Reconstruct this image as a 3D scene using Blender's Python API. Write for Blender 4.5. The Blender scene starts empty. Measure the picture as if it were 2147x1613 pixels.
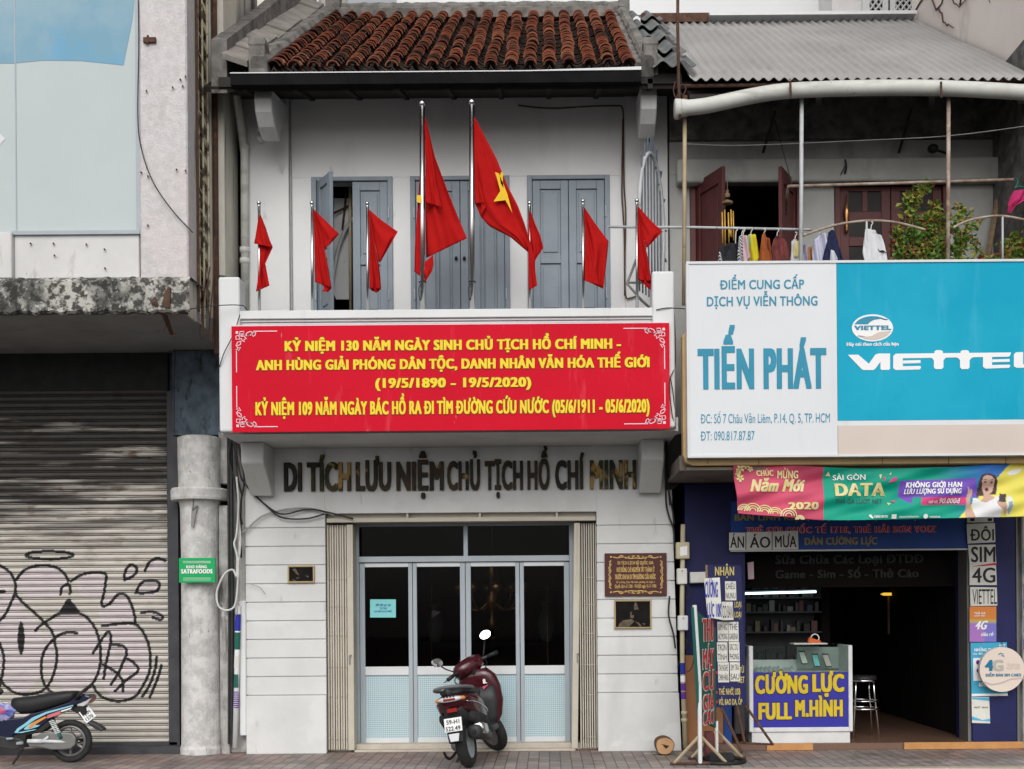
import bpy, bmesh, math, random
import numpy as np
from mathutils import Vector, Matrix

random.seed(7)
np.random.seed(7)
SC = bpy.context.scene
COL = SC.collection
R = math.radians

# ------------------------------------------------------------------ camera
# street-wide view across the road: facade plane is Y = 0, camera 13 m in front of it
CX, CY, F, D0, HC, ROLL = 1150.0, 1276.0, 2470.0, 13.0, 1.58, 0.0078
cam_d = bpy.data.cameras.new('camera')
cam = bpy.data.objects.new('camera', cam_d)
COL.objects.link(cam)
cam_d.sensor_width = 36.0
cam_d.lens = F / 2147 * 36.0
cam_d.shift_x = -(CX - 1073.5) / 2147
cam_d.shift_y = (CY - 806.5) / 2147
cam_d.clip_start = 0.1
cam_d.clip_end = 400
cam.location = (0, -D0, HC)
cam.rotation_euler = (R(90), ROLL, 0)
SC.camera = cam

# ------------------------------------------------------------------ sky, sun, exposure (overcast)
W = bpy.data.worlds.new('World')
SC.world = W
W.use_nodes = True
nt = W.node_tree
bgn = nt.nodes['Background']
sky = nt.nodes.new('ShaderNodeTexSky')
sky.sky_type = 'NISHITA'
sky.sun_disc = False
sky.sun_elevation = R(37)
sky.sun_rotation = R(190)
sky.air_density = 1.0
sky.dust_density = 3.0
hs = nt.nodes.new('ShaderNodeHueSaturation')
hs.inputs['Saturation'].default_value = 0.12
nt.links.new(sky.outputs[0], hs.inputs['Color'])
nt.links.new(hs.outputs[0], bgn.inputs['Color'])
bgn.inputs['Strength'].default_value = 0.13
sun_d = bpy.data.lights.new('sun', 'SUN')
sun_d.energy = 1.5
sun_d.angle = R(50)
sun_d.color = (1.0, 0.985, 0.96)
sun = bpy.data.objects.new('sun', sun_d)
COL.objects.link(sun)
sun.rotation_euler = (R(53), 0, R(8))
sun.location = (2, -20, 30)
SC.view_settings.view_transform = 'Standard'
SC.view_settings.look = 'None'
SC.view_settings.exposure = 0.04
SC.view_settings.gamma = 1.0
SC.cycles.max_bounces = 6
SC.cycles.diffuse_bounces = 4
SC.cycles.transparent_max_bounces = 8

# ------------------------------------------------------------------ photo pixel <-> place
def un(px, py):
    dx, dy = px - CX, py - CY
    return dx - ROLL * dy, dy + ROLL * dx

def P(px, py, Y=0.0):
    x, y = un(px, py)
    k = (D0 + Y) / F
    return Vector((x * k, Y, HC - y * k))

def PX(px, py, Y=0.0):
    return P(px, py, Y).x

def PZ(px, py, Y=0.0):
    return P(px, py, Y).z

# ------------------------------------------------------------------ mesh builder
WLOC = {}

class MB:
    def __init__(s, xf=None):
        s.v = []; s.f = []; s.mi = []; s.m = 0; s.xf = xf; s.cols = None

    def add(s, vs, fs):
        b = len(s.v)
        if s.xf is not None:
            vs = [s.xf @ Vector(v) for v in vs]
        s.v += [tuple(v) for v in vs]
        s.f += [tuple(i + b for i in f) for f in fs]
        s.mi += [s.m] * len(fs)
        return b

    def box(s, x0, x1, y0, y1, z0, z1):
        if x0 > x1: x0, x1 = x1, x0
        if y0 > y1: y0, y1 = y1, y0
        if z0 > z1: z0, z1 = z1, z0
        s.add([(x0, y0, z0), (x1, y0, z0), (x1, y1, z0), (x0, y1, z0), (x0, y0, z1), (x1, y0, z1), (x1, y1, z1), (x0, y1, z1)],
              [(0, 3, 2, 1), (4, 5, 6, 7), (0, 1, 5, 4), (1, 2, 6, 5), (2, 3, 7, 6), (3, 0, 4, 7)])

    def pbox(s, px0, px1, py0, py1, Y0, Y1):
        """box whose front face (at Y0) covers a pixel rectangle of the photo"""
        pm, qm = (px0 + px1) / 2, (py0 + py1) / 2
        s.box(PX(px0, qm, Y0), PX(px1, qm, Y0), Y0, Y1, PZ(pm, py1, Y0), PZ(pm, py0, Y0))

    def poly(s, pts):
        s.add(pts, [tuple(range(len(pts)))])

    def plate(s, pts, d):
        d = Vector(d); n = len(pts)
        pts = [Vector(p) for p in pts]
        fs = [tuple(range(n)), tuple(range(2 * n - 1, n - 1, -1))]
        fs += [(i, i + n, (i + 1) % n + n, (i + 1) % n) for i in range(n)]
        s.add(pts + [p + d for p in pts], fs)

    def pplate(s, pix, Y0, Y1):
        s.plate([P(a, b, Y0) for a, b in pix], (0, Y1 - Y0, 0))

    def tube(s, pts, r, n=8, caps=True):
        pts = [Vector(p) for p in pts]
        m = len(pts)
        rs = r if isinstance(r, (list, tuple)) else [r] * m
        up = None; vs = []; fs = []
        for i, p in enumerate(pts):
            t = (pts[min(i + 1, m - 1)] - pts[max(i - 1, 0)]).normalized()
            if up is None:
                up = Vector((0, 0, 1)) if abs(t.z) < .9 else Vector((0, 1, 0))
            a = t.cross(up)
            if a.length < 1e-5:
                a = t.cross(Vector((1, 0, 0)))
            a.normalize(); b = a.cross(t).normalized(); up = b
            for k in range(n):
                q = 2 * math.pi * k / n
                vs.append(p + (a * math.cos(q) + b * math.sin(q)) * rs[i])
        for i in range(m - 1):
            for k in range(n):
                k2 = (k + 1) % n
                fs.append((i * n + k, i * n + k2, (i + 1) * n + k2, (i + 1) * n + k))
        if caps:
            fs.append(tuple(range(n - 1, -1, -1)))
            fs.append(tuple((m - 1) * n + k for k in range(n)))
        s.add(vs, fs)

    def lathe(s, c, prof, n=20, axis='z', arc=None):
        c = Vector(c); vs = []; fs = []
        for (r, h) in prof:
            for k in range(n):
                q = 2 * math.pi * k / n
                a, b = r * math.cos(q), r * math.sin(q)
                vs.append(c + Vector({'z': (a, b, h), 'y': (a, h, b), 'x': (h, a, b)}[axis]))
        m = len(prof)
        for i in range(m - 1):
            for k in range(n):
                k2 = (k + 1) % n
                fs.append((i * n + k, i * n + k2, (i + 1) * n + k2, (i + 1) * n + k))
        fs.append(tuple(range(n - 1, -1, -1)))
        fs.append(tuple((m - 1) * n + k for k in range(n)))
        s.add(vs, fs)

    def ring(s, c, R_, r, n=28, m=8, axis='y', sx=1.0):
        c = Vector(c); vs = []; fs = []
        for i in range(n):
            q = 2 * math.pi * i / n
            for j in range(m):
                w = 2 * math.pi * j / m
                rr = R_ + r * math.cos(w); h = r * math.sin(w) * sx
                a, b = rr * math.cos(q), rr * math.sin(q)
                vs.append(c + Vector({'z': (a, b, h), 'y': (a, h, b), 'x': (h, a, b)}[axis]))
        for i in range(n):
            for j in range(m):
                i2, j2 = (i + 1) % n, (j + 1) % m
                fs.append((i * m + j, i2 * m + j, i2 * m + j2, i * m + j2))
        s.add(vs, fs)

    def ell(s, c, rx, ry, rz, n=12, m=8):
        c = Vector(c); vs = []; fs = []
        for i in range(1, m):
            a = math.pi * i / m
            for k in range(n):
                q = 2 * math.pi * k / n
                vs.append(c + Vector((rx * math.sin(a) * math.cos(q), ry * math.sin(a) * math.sin(q), rz * math.cos(a))))
        vs.append(c + Vector((0, 0, rz))); vs.append(c - Vector((0, 0, rz)))
        for i in range(m - 2):
            for k in range(n):
                k2 = (k + 1) % n
                fs.append((i * n + k, (i + 1) * n + k, (i + 1) * n + k2, i * n + k2))
        t, b = len(vs) - 2, len(vs) - 1
        for k in range(n):
            fs.append((t, k, (k + 1) % n)); fs.append((b, (m - 2) * n + (k + 1) % n, (m - 2) * n + k))
        s.add(vs, fs)

    def grid(s, fn, nu, nv, closed=False):
        vs = [fn(i / nu, j / nv) for j in range(nv + 1) for i in range(nu + 1)]
        fs = [(j * (nu + 1) + i, j * (nu + 1) + i + 1, (j + 1) * (nu + 1) + i + 1, (j + 1) * (nu + 1) + i) for j in range(nv) for i in range(nu)]
        return s.add(vs, fs)

    def loft(s, secs):
        n = len(secs[0]); vs = [p for q in secs for p in q]; fs = []
        for i in range(len(secs) - 1):
            for k in range(n):
                k2 = (k + 1) % n
                fs.append((i * n + k, i * n + k2, (i + 1) * n + k2, (i + 1) * n + k))
        fs.append(tuple(range(n - 1, -1, -1)))
        fs.append(tuple((len(secs) - 1) * n + k for k in range(n)))
        s.add(vs, fs)

    def build(s, name, mats, parent=None, smooth=False, bevel=0.0, origin=None, solid=0.0, sub=0, bseg=1, fixn=True):
        if not isinstance(mats, (list, tuple)):
            mats = [mats]
        if parent is not None:
            off = WLOC[parent.name]
        elif origin is not None:
            off = Vector(origin)
        else:
            a = np.array(s.v)
            off = Vector(((a[:, 0].min() + a[:, 0].max()) / 2, (a[:, 1].min() + a[:, 1].max()) / 2, a[:, 2].min()))
        me = bpy.data.meshes.new(name)
        me.from_pydata([(v[0] - off.x, v[1] - off.y, v[2] - off.z) for v in s.v], [], s.f)
        for m in mats:
            me.materials.append(m)
        if len(mats) > 1:
            me.polygons.foreach_set('material_index', s.mi)
        if s.cols is not None:
            at = me.color_attributes.new('Col', 'FLOAT_COLOR', 'POINT')
            at.data.foreach_set('color', np.asarray(s.cols, dtype=np.float32).ravel())
        if fixn:
            bm = bmesh.new(); bm.from_mesh(me)
            bmesh.ops.recalc_face_normals(bm, faces=bm.faces)
            bm.to_mesh(me); bm.free()
        if smooth:
            me.polygons.foreach_set('use_smooth', [True] * len(me.polygons))
        me.update()
        o = bpy.data.objects.new(name, me)
        COL.objects.link(o)
        if parent is not None:
            o.parent = parent
        else:
            o.location = off
        WLOC[o.name] = off
        if solid:
            md = o.modifiers.new('thickness', 'SOLIDIFY'); md.thickness = solid; md.offset = 0
        if bevel:
            md = o.modifiers.new('bevel', 'BEVEL'); md.width = bevel; md.segments = bseg; md.limit_method = 'ANGLE'; md.angle_limit = R(40)
        if sub:
            md = o.modifiers.new('sub', 'SUBSURF'); md.levels = sub; md.render_levels = sub
        return o

def tag(o, label, cat, group=None):
    o['label'] = label; o['category'] = cat
    if group:
        o['group'] = group
    return o

def thing(name, loc, label, cat, group=None):
    o = bpy.data.objects.new(name, None)
    COL.objects.link(o)
    o.empty_display_size = .1
    o.location = loc
    WLOC[o.name] = Vector(loc)
    return tag(o, label, cat, group)

def struct(o):
    o['kind'] = 'structure'
    return o

# ------------------------------------------------------------------ lettering (built-in font, turned into mesh)
_tc = {}
_gc = {}
def _curve(t, solid=False):
    c = bpy.data.curves.new('tmp', 'FONT')
    c.body = t; c.resolution_u = 3
    c.extrude = 0.5 if solid else 0.0
    o = bpy.data.objects.new('tmp', c)
    COL.objects.link(o)
    me = bpy.data.meshes.new_from_object(o.evaluated_get(bpy.context.evaluated_depsgraph_get()))
    vs = [tuple(v.co) for v in me.vertices]; fs = [tuple(p.vertices) for p in me.polygons]
    bpy.data.objects.remove(o); bpy.data.curves.remove(c); bpy.data.meshes.remove(me)
    return vs, fs
_HH = []
# letters with a horn or a bar are put together from their plain letter, a horn and a bar
HORN = dict(zip('ƠỚỜỞỠỢơớờởỡợ', 'OÓÒỎÕỌoóòỏõọ'))
BAR = {'Đ': 'D', 'đ': 'd'}
def glyph(ch, solid):
    k = (ch, solid)
    if k in _gc: return _gc[k]
    if not _HH: _HH.append(max(v[0] for v in _curve('HH')[0]))
    base = HORN.get(ch, BAR.get(ch, ch))
    if ch == ' ':
        _gc[k] = ([], [], .27); return _gc[k]
    adv = max(v[0] for v in _curve('H' + base + 'H')[0]) - _HH[0]
    vs, fs = _curve(base, solid)
    vs, fs = list(vs), list(fs)
    extra = []
    if ch in HORN:
        xm = max(v[0] for v in vs if v[1] < .5); top = .66 if ch.isupper() else .45
        extra = [[(xm - .10, top - .08), (xm - .02, top - .16), (xm + .075, top - .02), (xm + .085, top + .10), (xm + .0, top + .10), (xm - .005, top + .01)]]
    if ch == 'Đ': extra = [[(-.005, .30), (.34, .30), (.34, .385), (-.005, .385)]]
    if ch == 'đ':
        xm = max(v[0] for v in vs); extra = [[(xm - .27, .585), (xm + .05, .585), (xm + .05, .65), (xm - .27, .65)]]
    for pl in extra:
        b_ = len(vs); n = len(pl)
        if solid:
            vs += [(x, y, .5) for x, y in pl] + [(x, y, -.5) for x, y in pl]
            fs += [tuple(b_ + q for q in range(n))] + [(b_ + q, b_ + (q + 1) % n, b_ + n + (q + 1) % n, b_ + n + q) for q in range(n)]
        else:
            vs += [(x, y, .08) for x, y in pl]; fs += [tuple(b_ + q for q in range(n))]
    _gc[k] = (vs, fs, adv)
    return _gc[k]
def text2d(t, bold=0.0, solid=False):
    k = (t, bold, solid)
    if k not in _tc:
        vs, fs, x = [], [], 0.0
        for ch in t:
            gv, gf, adv = glyph(ch, solid)
            b_ = len(vs)
            vs += [(v[0] + x, v[1], v[2]) for v in gv]; fs += [tuple(j + b_ for j in f) for f in gf]
            x += adv + bold * .9
        # heavier strokes: slightly shifted copies, each a hair in front of the last
        offs = [(0, 0)]
        if bold > 0:
            offs += [(-bold, bold * .28), (bold, bold * .28), (-bold, -bold * .28), (bold, -bold * .28)]
            if bold > .055: offs += [(0, bold * .28), (0, -bold * .28), (-bold * .5, -bold * .28), (bold * .5, -bold * .28), (-bold * .5, bold * .28), (bold * .5, bold * .28)]
        V2, F2 = [], []
        for i, (dx, dy) in enumerate(offs):
            b_ = len(V2)
            V2 += [(x_ + dx, y_ + dy, z_, i + (.5 if (not solid and z_ > .01) else 0)) for (x_, y_, z_) in vs]
            F2 += [tuple(j + b_ for j in f) for f in fs]
        _tc[k] = (V2, F2)
    return _tc[k]

def txt(mb, t, O, u, v, n, width, cap, bold=0.03, ext=0.0, lift=0.004, shear=0.0, warp=None):
    """one line of text: O baseline start, u right, v up, n outward; fitted to width and capital height"""
    vs, fs = text2d(t, bold, ext > 0)
    O, u, v, n = Vector(O), Vector(u), Vector(v), Vector(n)
    x0 = min(p[0] for p in vs); x1 = max(p[0] for p in vs)
    sx = width / (x1 - x0); sy = cap / (0.682 + .56 * bold)
    out = []
    for p in vs:
        yy = (p[1] + bold * .28) * sy
        q = O + u * ((p[0] - x0) * sx + shear * yy) + v * yy + n * (lift + ((p[2] + .5) * ext if ext else 0) + p[3] * .00022)
        if warp: q = warp(q)
        out.append(q)
    mb.add(out, fs)

def tpx(mb, t, px0, px1, pyb, pyt, Y, bold=0.03, ext=0.0, lift=0.004, shear=0.0, warp=None):
    k = (D0 + Y) / F
    txt(mb, t, P(px0, pyb, Y), (1, 0, 0), (0, 0, 1), (0, -1, 0), (px1 - px0) * k, (pyb - pyt) * k, bold, ext, lift, shear, warp)

def ppoly(mb, pix, Y, lift=0.004, warp=None):
    pts = [P(a, b, Y) - Vector((0, lift, 0)) for a, b in pix]
    if warp: pts = [warp(p) for p in pts]
    mb.poly(pts)

def pstroke(mb, pix, wpx, Y, lift=0.004, closed=False, warp=None):
    """flat painted stroke of constant width along a pixel polyline, on the plane Y"""
    pts = [P(a, b, Y) - Vector((0, lift, 0)) for a, b in pix]
    ribbon(mb, pts, wpx * (D0 + Y) / F, Vector((0, -1, 0)), closed, warp)

def ribbon(mb, pts, w, n, closed=False, warp=None):
    m = len(pts); L = []; Rr = []
    for i in range(m):
        a = pts[(i - 1) % m] if closed else pts[max(i - 1, 0)]
        b = pts[(i + 1) % m] if closed else pts[min(i + 1, m - 1)]
        t = (b - a).normalized(); s_ = t.cross(n) * (w / 2)
        L.append(pts[i] + s_); Rr.append(pts[i] - s_)
    vs = L + Rr
    if warp: vs = [warp(p) for p in vs]
    k = m if closed else m - 1
    mb.add(vs, [(i, (i + 1) % m, (i + 1) % m + m, i + m) for i in range(k)])

def ellpix(cx, cy, rx, ry, n=24, a0=0, a1=360):
    return [(cx + rx * math.cos(R(a0 + (a1 - a0) * i / n)), cy + ry * math.sin(R(a0 + (a1 - a0) * i / n))) for i in range(n + (0 if a1 - a0 == 360 else 1))]

def smooth_line(pts, k=6):
    """Catmull-Rom through the points"""
    pts = [Vector(p) for p in pts]; out = []
    for i in range(len(pts) - 1):
        p0 = pts[max(i - 1, 0)]; p1 = pts[i]; p2 = pts[i + 1]; p3 = pts[min(i + 2, len(pts) - 1)]
        for j in range(k):
            t = j / k
            out.append(0.5 * ((2 * p1) + (p2 - p0) * t + (2 * p0 - 5 * p1 + 4 * p2 - p3) * t * t + (3 * p1 - p0 - 3 * p2 + p3) * t ** 3))
    out.append(pts[-1])
    return out

# ------------------------------------------------------------------ materials
def pmat(name, c, rough=.75, c2=None, nscale=3., thr=(.35, .65), metal=0., spec=.3, bump=0., bscale=40., layers=(), attr=False, emit=None, trans=0.):
    """layers: (colour, (sx,sy,sz) noise scale, lo, hi, amount)  patches of dirt, rust or peeled paint with a shape of their own"""
    m = bpy.data.materials.new(name)
    m.use_nodes = True
    t = m.node_tree; N = t.nodes; L = t.links
    b = N['Principled BSDF']
    b.inputs['Roughness'].default_value = rough
    b.inputs['Metallic'].default_value = metal
    b.inputs['Specular IOR Level'].default_value = spec
    geo = N.new('ShaderNodeNewGeometry')
    def noise(scale, detail=5., rgh=.6):
        mp = N.new('ShaderNodeMapping'); mp.inputs['Scale'].default_value = scale
        L.new(geo.outputs['Position'], mp.inputs['Vector'])
        n = N.new('ShaderNodeTexNoise'); n.inputs['Scale'].default_value = 1.0
        n.inputs['Detail'].default_value = detail; n.inputs['Roughness'].default_value = rgh
        L.new(mp.outputs[0], n.inputs['Vector'])
        return n.outputs['Fac']
    def ramp(fac, lo, hi, amt):
        r = N.new('ShaderNodeMapRange'); r.inputs['From Min'].default_value = lo; r.inputs['From Max'].default_value = hi
        r.inputs['To Max'].default_value = amt
        L.new(fac, r.inputs['Value'])
        return r.outputs[0]
    def mix(fac, a, c_):
        x = N.new('ShaderNodeMix'); x.data_type = 'RGBA'
        L.new(fac, x.inputs['Factor'])
        for s_, val in (('A', a), ('B', c_)):
            if isinstance(val, (tuple, list)):
                [i for i in x.inputs if i.name == s_ and i.type == 'RGBA'][0].default_value = (*val, 1)
            else:
                L.new(val, [i for i in x.inputs if i.name == s_ and i.type == 'RGBA'][0])
        return [o for o in x.outputs if o.type == 'RGBA'][0]
    if attr:
        an = N.new('ShaderNodeVertexColor'); an.layer_name = 'Col'
        cur = an.outputs['Color']
    else:
        if c2 is None:
            c2 = tuple(x * .9 for x in c)
        sc3 = nscale if isinstance(nscale, tuple) else (nscale,) * 3
        cur = mix(ramp(noise(sc3), thr[0], thr[1], 1.0), c, c2)
    for (lc, ls, lo, hi, amt) in layers:
        cur = mix(ramp(noise(ls), lo, hi, amt), cur, lc)
    L.new(cur, b.inputs['Base Color'])
    if bump:
        bn = N.new('ShaderNodeBump'); bn.inputs['Strength'].default_value = bump; bn.inputs['Distance'].default_value = .01
        L.new(noise((bscale,) * 3, 4.), bn.inputs['Height'])
        L.new(bn.outputs[0], b.inputs['Normal'])
    if emit:
        b.inputs['Emission Color'].default_value = (*emit[0], 1); b.inputs['Emission Strength'].default_value = emit[1]
    if trans:
        tb = N.new('ShaderNodeBsdfTranslucent'); L.new(cur, tb.inputs['Color'])
        ms = N.new('ShaderNodeMixShader'); ms.inputs[0].default_value = trans
        L.new(b.outputs[0], ms.inputs[1]); L.new(tb.outputs[0], ms.inputs[2])
        L.new(ms.outputs[0], N['Material Output'].inputs['Surface'])
    return m

def glassmat(name, tint=(.8, .85, .85), gloss=.03, rough=.02):
    m = bpy.data.materials.new(name); m.use_nodes = True
    t = m.node_tree; N = t.nodes; L = t.links
    N.remove(N['Principled BSDF'])
    tr = N.new('ShaderNodeBsdfTransparent'); tr.inputs[0].default_value = (*tint, 1)
    gl = N.new('ShaderNodeBsdfGlossy'); gl.inputs['Roughness'].default_value = rough
    ms = N.new('ShaderNodeMixShader'); ms.inputs[0].default_value = gloss
    L.new(tr.outputs[0], ms.inputs[1]); L.new(gl.outputs[0], ms.inputs[2])
    L.new(ms.outputs[0], N['Material Output'].inputs['Surface'])
    return m

M = {}
soot = (.05, .047, .042)
M['white_wall'] = pmat('white_wall', (.64, .64, .63), .85, (.56, .56, .55), 1.3, bump=.08, bscale=25,
    layers=[((.44, .43, .40), (2.2, 2.2, .45), .54, .76, .45), ((.33, .31, .28), (7, 7, 2.2), .645, .72, .55), ((.22, .20, .18), (26, 26, 14), .72, .75, .5), ((.70, .70, .69), (1.1, 1.1, 1.6), .56, .60, .35)])
M['upper_wall'] = pmat('upper_wall', (.74, .74, .73), .85, (.66, .66, .66), 1.1, bump=.1, bscale=18,
    layers=[((.50, .49, .48), (1.6, 1.6, .5), .54, .75, .5), ((.30, .28, .26), (5, 5, 2.4), .66, .74, .5), ((.2, .19, .17), (22, 22, 12), .71, .74, .5)])
M['clean_white'] = pmat('clean_white', (.67, .68, .68), .7, (.63, .64, .64), 2, layers=[((.45, .45, .43), (5, 5, .8), .58, .76, .4), ((.3, .3, .28), (20, 20, 6), .69, .74, .4)])
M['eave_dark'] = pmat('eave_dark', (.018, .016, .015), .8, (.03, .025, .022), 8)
M['gutter'] = pmat('gutter', (.009, .009, .010), .85, (.014, .013, .013), 5, spec=.03)
M['tile'] = pmat('tile', (1, 1, 1), .85, attr=True, bump=.3, bscale=60,
    layers=[((.045, .04, .036), (7, 7, 7), .52, .66, .75), ((.5, .22, .12), (16, 16, 16), .62, .75, .4)])
M['pan'] = pmat('pan_tile', (.085, .06, .05), .9, (.03, .027, .025), 9, bump=.4, bscale=50, layers=[((.26, .1, .065), (6, 6, 6), .60, .72, .75)])
M['cement'] = pmat('old_cement', (.22, .205, .19), .9, (.12, .115, .105), 5, bump=.5, bscale=30,
    layers=[((.05, .048, .043), (6, 6, 3), .50, .68, .8), ((.36, .34, .31), (11, 11, 11), .66, .74, .5)])
M['fibre'] = pmat('fibre_cement', (.17, .175, .175), .85, (.11, .115, .115), 4, bump=.2,
    layers=[((.06, .06, .06), (8, 8, 4), .55, .7, .7), ((.3, .3, .3), (20, 20, 20), .66, .72, .5)])
M['shutter_paint'] = pmat('grey_shutter_paint', (.225, .265, .305), .5, (.19, .225, .26), 3, spec=.35,
    layers=[((.12, .14, .16), (4, 4, 1), .62, .75, .5)])
M['steel'] = pmat('stainless_steel', (.62, .62, .62), .22, (.55, .55, .55), 2, metal=1.0)
M['flag'] = pmat('flag_red', (.54, .016, .014), .85, (.48, .012, .012), 6, trans=.25, spec=.05)
M['star'] = pmat('flag_yellow', (.75, .48, .02), .75, (.7, .45, .02), 6)
M['alu'] = pmat('grey_aluminium', (.36, .40, .43), .45, (.32, .36, .39), 3, spec=.4)
M['alu_light'] = pmat('pale_aluminium', (.62, .63, .64), .4, (.57, .58, .59), 3, spec=.4)
M['gate'] = pmat('cream_gate', (.50, .46, .385), .55, (.44, .40, .33), 3, layers=[((.2, .16, .12), (14, 14, 4), .70, .78, .6)])
M['stone_step'] = pmat('cream_step', (.50, .45, .38), .7, (.42, .37, .31), 6)
M['glass'] = glassmat('dark_glass', (.55, .56, .56), .004)
M['case_glass'] = glassmat('case_glass', (.85, .9, .88), .03)
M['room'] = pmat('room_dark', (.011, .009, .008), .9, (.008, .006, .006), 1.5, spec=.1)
M['room_red'] = pmat('room_red', (.16, .03, .03), .9, (.12, .025, .025), 1.5)
M['black'] = pmat('black', (.012, .012, .013), .5, (.02, .02, .02), 8)
M['blackmat'] = pmat('black_matte', (.02, .02, .02), .85, (.03, .03, .03), 8)
M['cable'] = pmat('black_cable', (.018, .018, .019), .55, (.03, .03, .03), 10)
M['cable_grey'] = pmat('grey_cable', (.35, .35, .34), .5, (.28, .28, .27), 10)
M['cable_white'] = pmat('white_cable', (.62, .62, .6), .5, (.5, .5, .48), 10)
M['rust'] = pmat('rust', (.11, .055, .035), .85, (.06, .032, .024), 14, bump=.3, layers=[((.22, .10, .05), (18, 18, 9), .6, .7, .6)])
M['wood'] = pmat('wood', (.25, .17, .10), .8, (.18, .12, .07), (6, 6, 30))
M['bamboo'] = pmat('bamboo', (.42, .34, .22), .6, (.32, .25, .15), (8, 8, 3), layers=[((.12, .08, .05), (10, 10, 6), .62, .7, .6)])
M['brass'] = pmat('brass', (.55, .30, .12), .3, (.4, .2, .08), 8, metal=.9)
M['gold'] = pmat('gold_letter', (.62, .42, .13), .45, (.5, .32, .1), 10)
M['banner_red'] = pmat('banner_red', (.60, .008, .026), .6, (.54, .008, .024), 1.5, spec=.06, layers=[((.66, .06, .09), (9, 9, 1.4), .60, .74, .6), ((.70, .35, .40), (22, 22, 5), .715, .74, .5)])
M['yellow_ink'] = pmat('yellow_ink', (.82, .62, .02), .55, (.80, .58, .02), 8)
M['brown_ink'] = pmat('brown_outline', (.20, .05, .01), .6)
M['pink_ink'] = pmat('pink_ink', (.82, .60, .66), .55)
M['white_ink'] = pmat('white_ink', (.8, .8, .8), .6, (.77, .77, .77))
M['black_ink'] = pmat('black_ink', (.02, .02, .02), .6)
M['sign_white'] = pmat('sign_white', (.66, .675, .695), .45, (.63, .645, .665), 1, spec=.15, layers=[((.52, .52, .51), (6, 6, .5), .58, .76, .3), ((.4, .4, .38), (18, 18, 4), .70, .74, .35)])
M['teal'] = pmat('sign_teal', (.002, .31, .47), .5, (.010, .35, .51), .9, spec=.12, thr=(.4, .62), layers=[((.05, .40, .55), (5, 5, .8), .58, .74, .5), ((.2, .42, .5), (25, 25, 8), .72, .74, .5)])
M['teal_ink'] = pmat('teal_ink', (.02, .25, .38), .5)
M['beige'] = pmat('sign_beige', (.55, .47, .42), .45, (.60, .51, .45), 1)
M['plaque_brown'] = pmat('plaque_brown', (.085, .026, .024), .45, (.07, .02, .019), 4, spec=.2)
M['cyan_paper'] = pmat('cyan_paper', (.22, .60, .60), .7)
M['paper'] = pmat('paper', (.66, .65, .60), .8, (.58, .57, .52), 6)
M['maroon_door'] = pmat('maroon_door', (.105, .026, .026), .5, (.08, .02, .02), 6)
M['yellow_tile'] = pmat('yellow_tile', (.50, .34, .15), .5, (.42, .28, .12), 4, spec=.4, layers=[((.12, .08, .04), (6, 6, 2), .64, .75, .5)])
M['grey_wall'] = pmat('grey_wall', (.42, .42, .40), .9, (.33, .33, .315), 1.4, bump=.15,
    layers=[((.15, .145, .135), (2.5, 2.5, .8), .56, .75, .6)])
M['rough_dark'] = pmat('rough_dark_render', (.20, .195, .185), .95, (.085, .08, .078), 7, bump=1.0, bscale=20)
M['metal_roof'] = pmat('metal_roof', (.345, .335, .325), .7, (.28, .27, .262), 1.2, metal=.0, spec=.3,
    layers=[((.20, .18, .16), (3, 1, 1), .58, .78, .5), ((.08, .07, .06), (8, 8, 8), .735, .76, .8)])
M['pvc'] = pmat('pvc_white', (.60, .60, .56), .5, (.48, .48, .44), 3, layers=[((.22, .21, .18), (1.6, 7, 7), .52, .72, .6), ((.10, .08, .06), (14, 14, 9), .68, .73, .6)])
M['pipe_grey'] = pmat('pipe_grey', (.48, .49, .50), .5, (.4, .41, .42), 6, layers=[((.16, .10, .07), (20, 20, 6), .62, .7, .6)])
M['pipe_rust'] = pmat('pipe_rust', (.42, .36, .30), .6, (.2, .12, .08), 9)
M['beige_pipe'] = pmat('beige_pipe', (.52, .46, .30), .5, (.42, .37, .25), 6)
M['blue_paint'] = pmat('blue_paint', (.012, .014, .085), .6, (.009, .010, .06), 3, layers=[((.15, .15, .2), (9, 9, 4), .70, .76, .4)])
M['blue_sign'] = pmat('blue_sign', (.010, .055, .26), .5, (.01, .045, .2), 3)
M['counter_blue'] = pmat('counter_blue', (.03, .028, .30), .45, (.028, .026, .27), 3)
M['counter_yellow'] = pmat('counter_yellow', (.62, .45, .02), .55)
M['counter_white'] = pmat('counter_white', (.66, .66, .66), .5, (.58, .58, .57), 4)
M['orange_brown'] = pmat('brown_board', (.36, .16, .07), .7, (.28, .12, .055), (3, 3, 1))
M['green_sign'] = pmat('green_sign', (.0, .36, .10), .5, (.0, .33, .09), 3)
M['dark_green'] = pmat('dark_green', (.012, .11, .085), .6)
M['red_ink'] = pmat('red_ink', (.55, .03, .04), .6)
M['blue_ink'] = pmat('blue_ink', (.02, .03, .32), .6)
M['purple_ink'] = pmat('purple_ink', (.12, .03, .3), .6)
M['stucco'] = pmat('stucco', (.61, .59, .59), .95, (.51, .485, .485), 16, bump=1.0, bscale=45,
    layers=[((.62, .54, .54), (1.2, 1.2, 1.2), .45, .65, .5), ((.38, .37, .36), (3, 3, 1), .64, .8, .5), ((.1, .08, .07), (14, 14, 14), .765, .785, .8)])
M['spandrel'] = pmat('spandrel', (.63, .62, .615), .9, (.56, .55, .54), 2, bump=.2,
    layers=[((.22, .16, .13), (5, 5, 1.6), .60, .74, .7), ((.08, .07, .06), (16, 16, 8), .70, .75, .8)])
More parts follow.
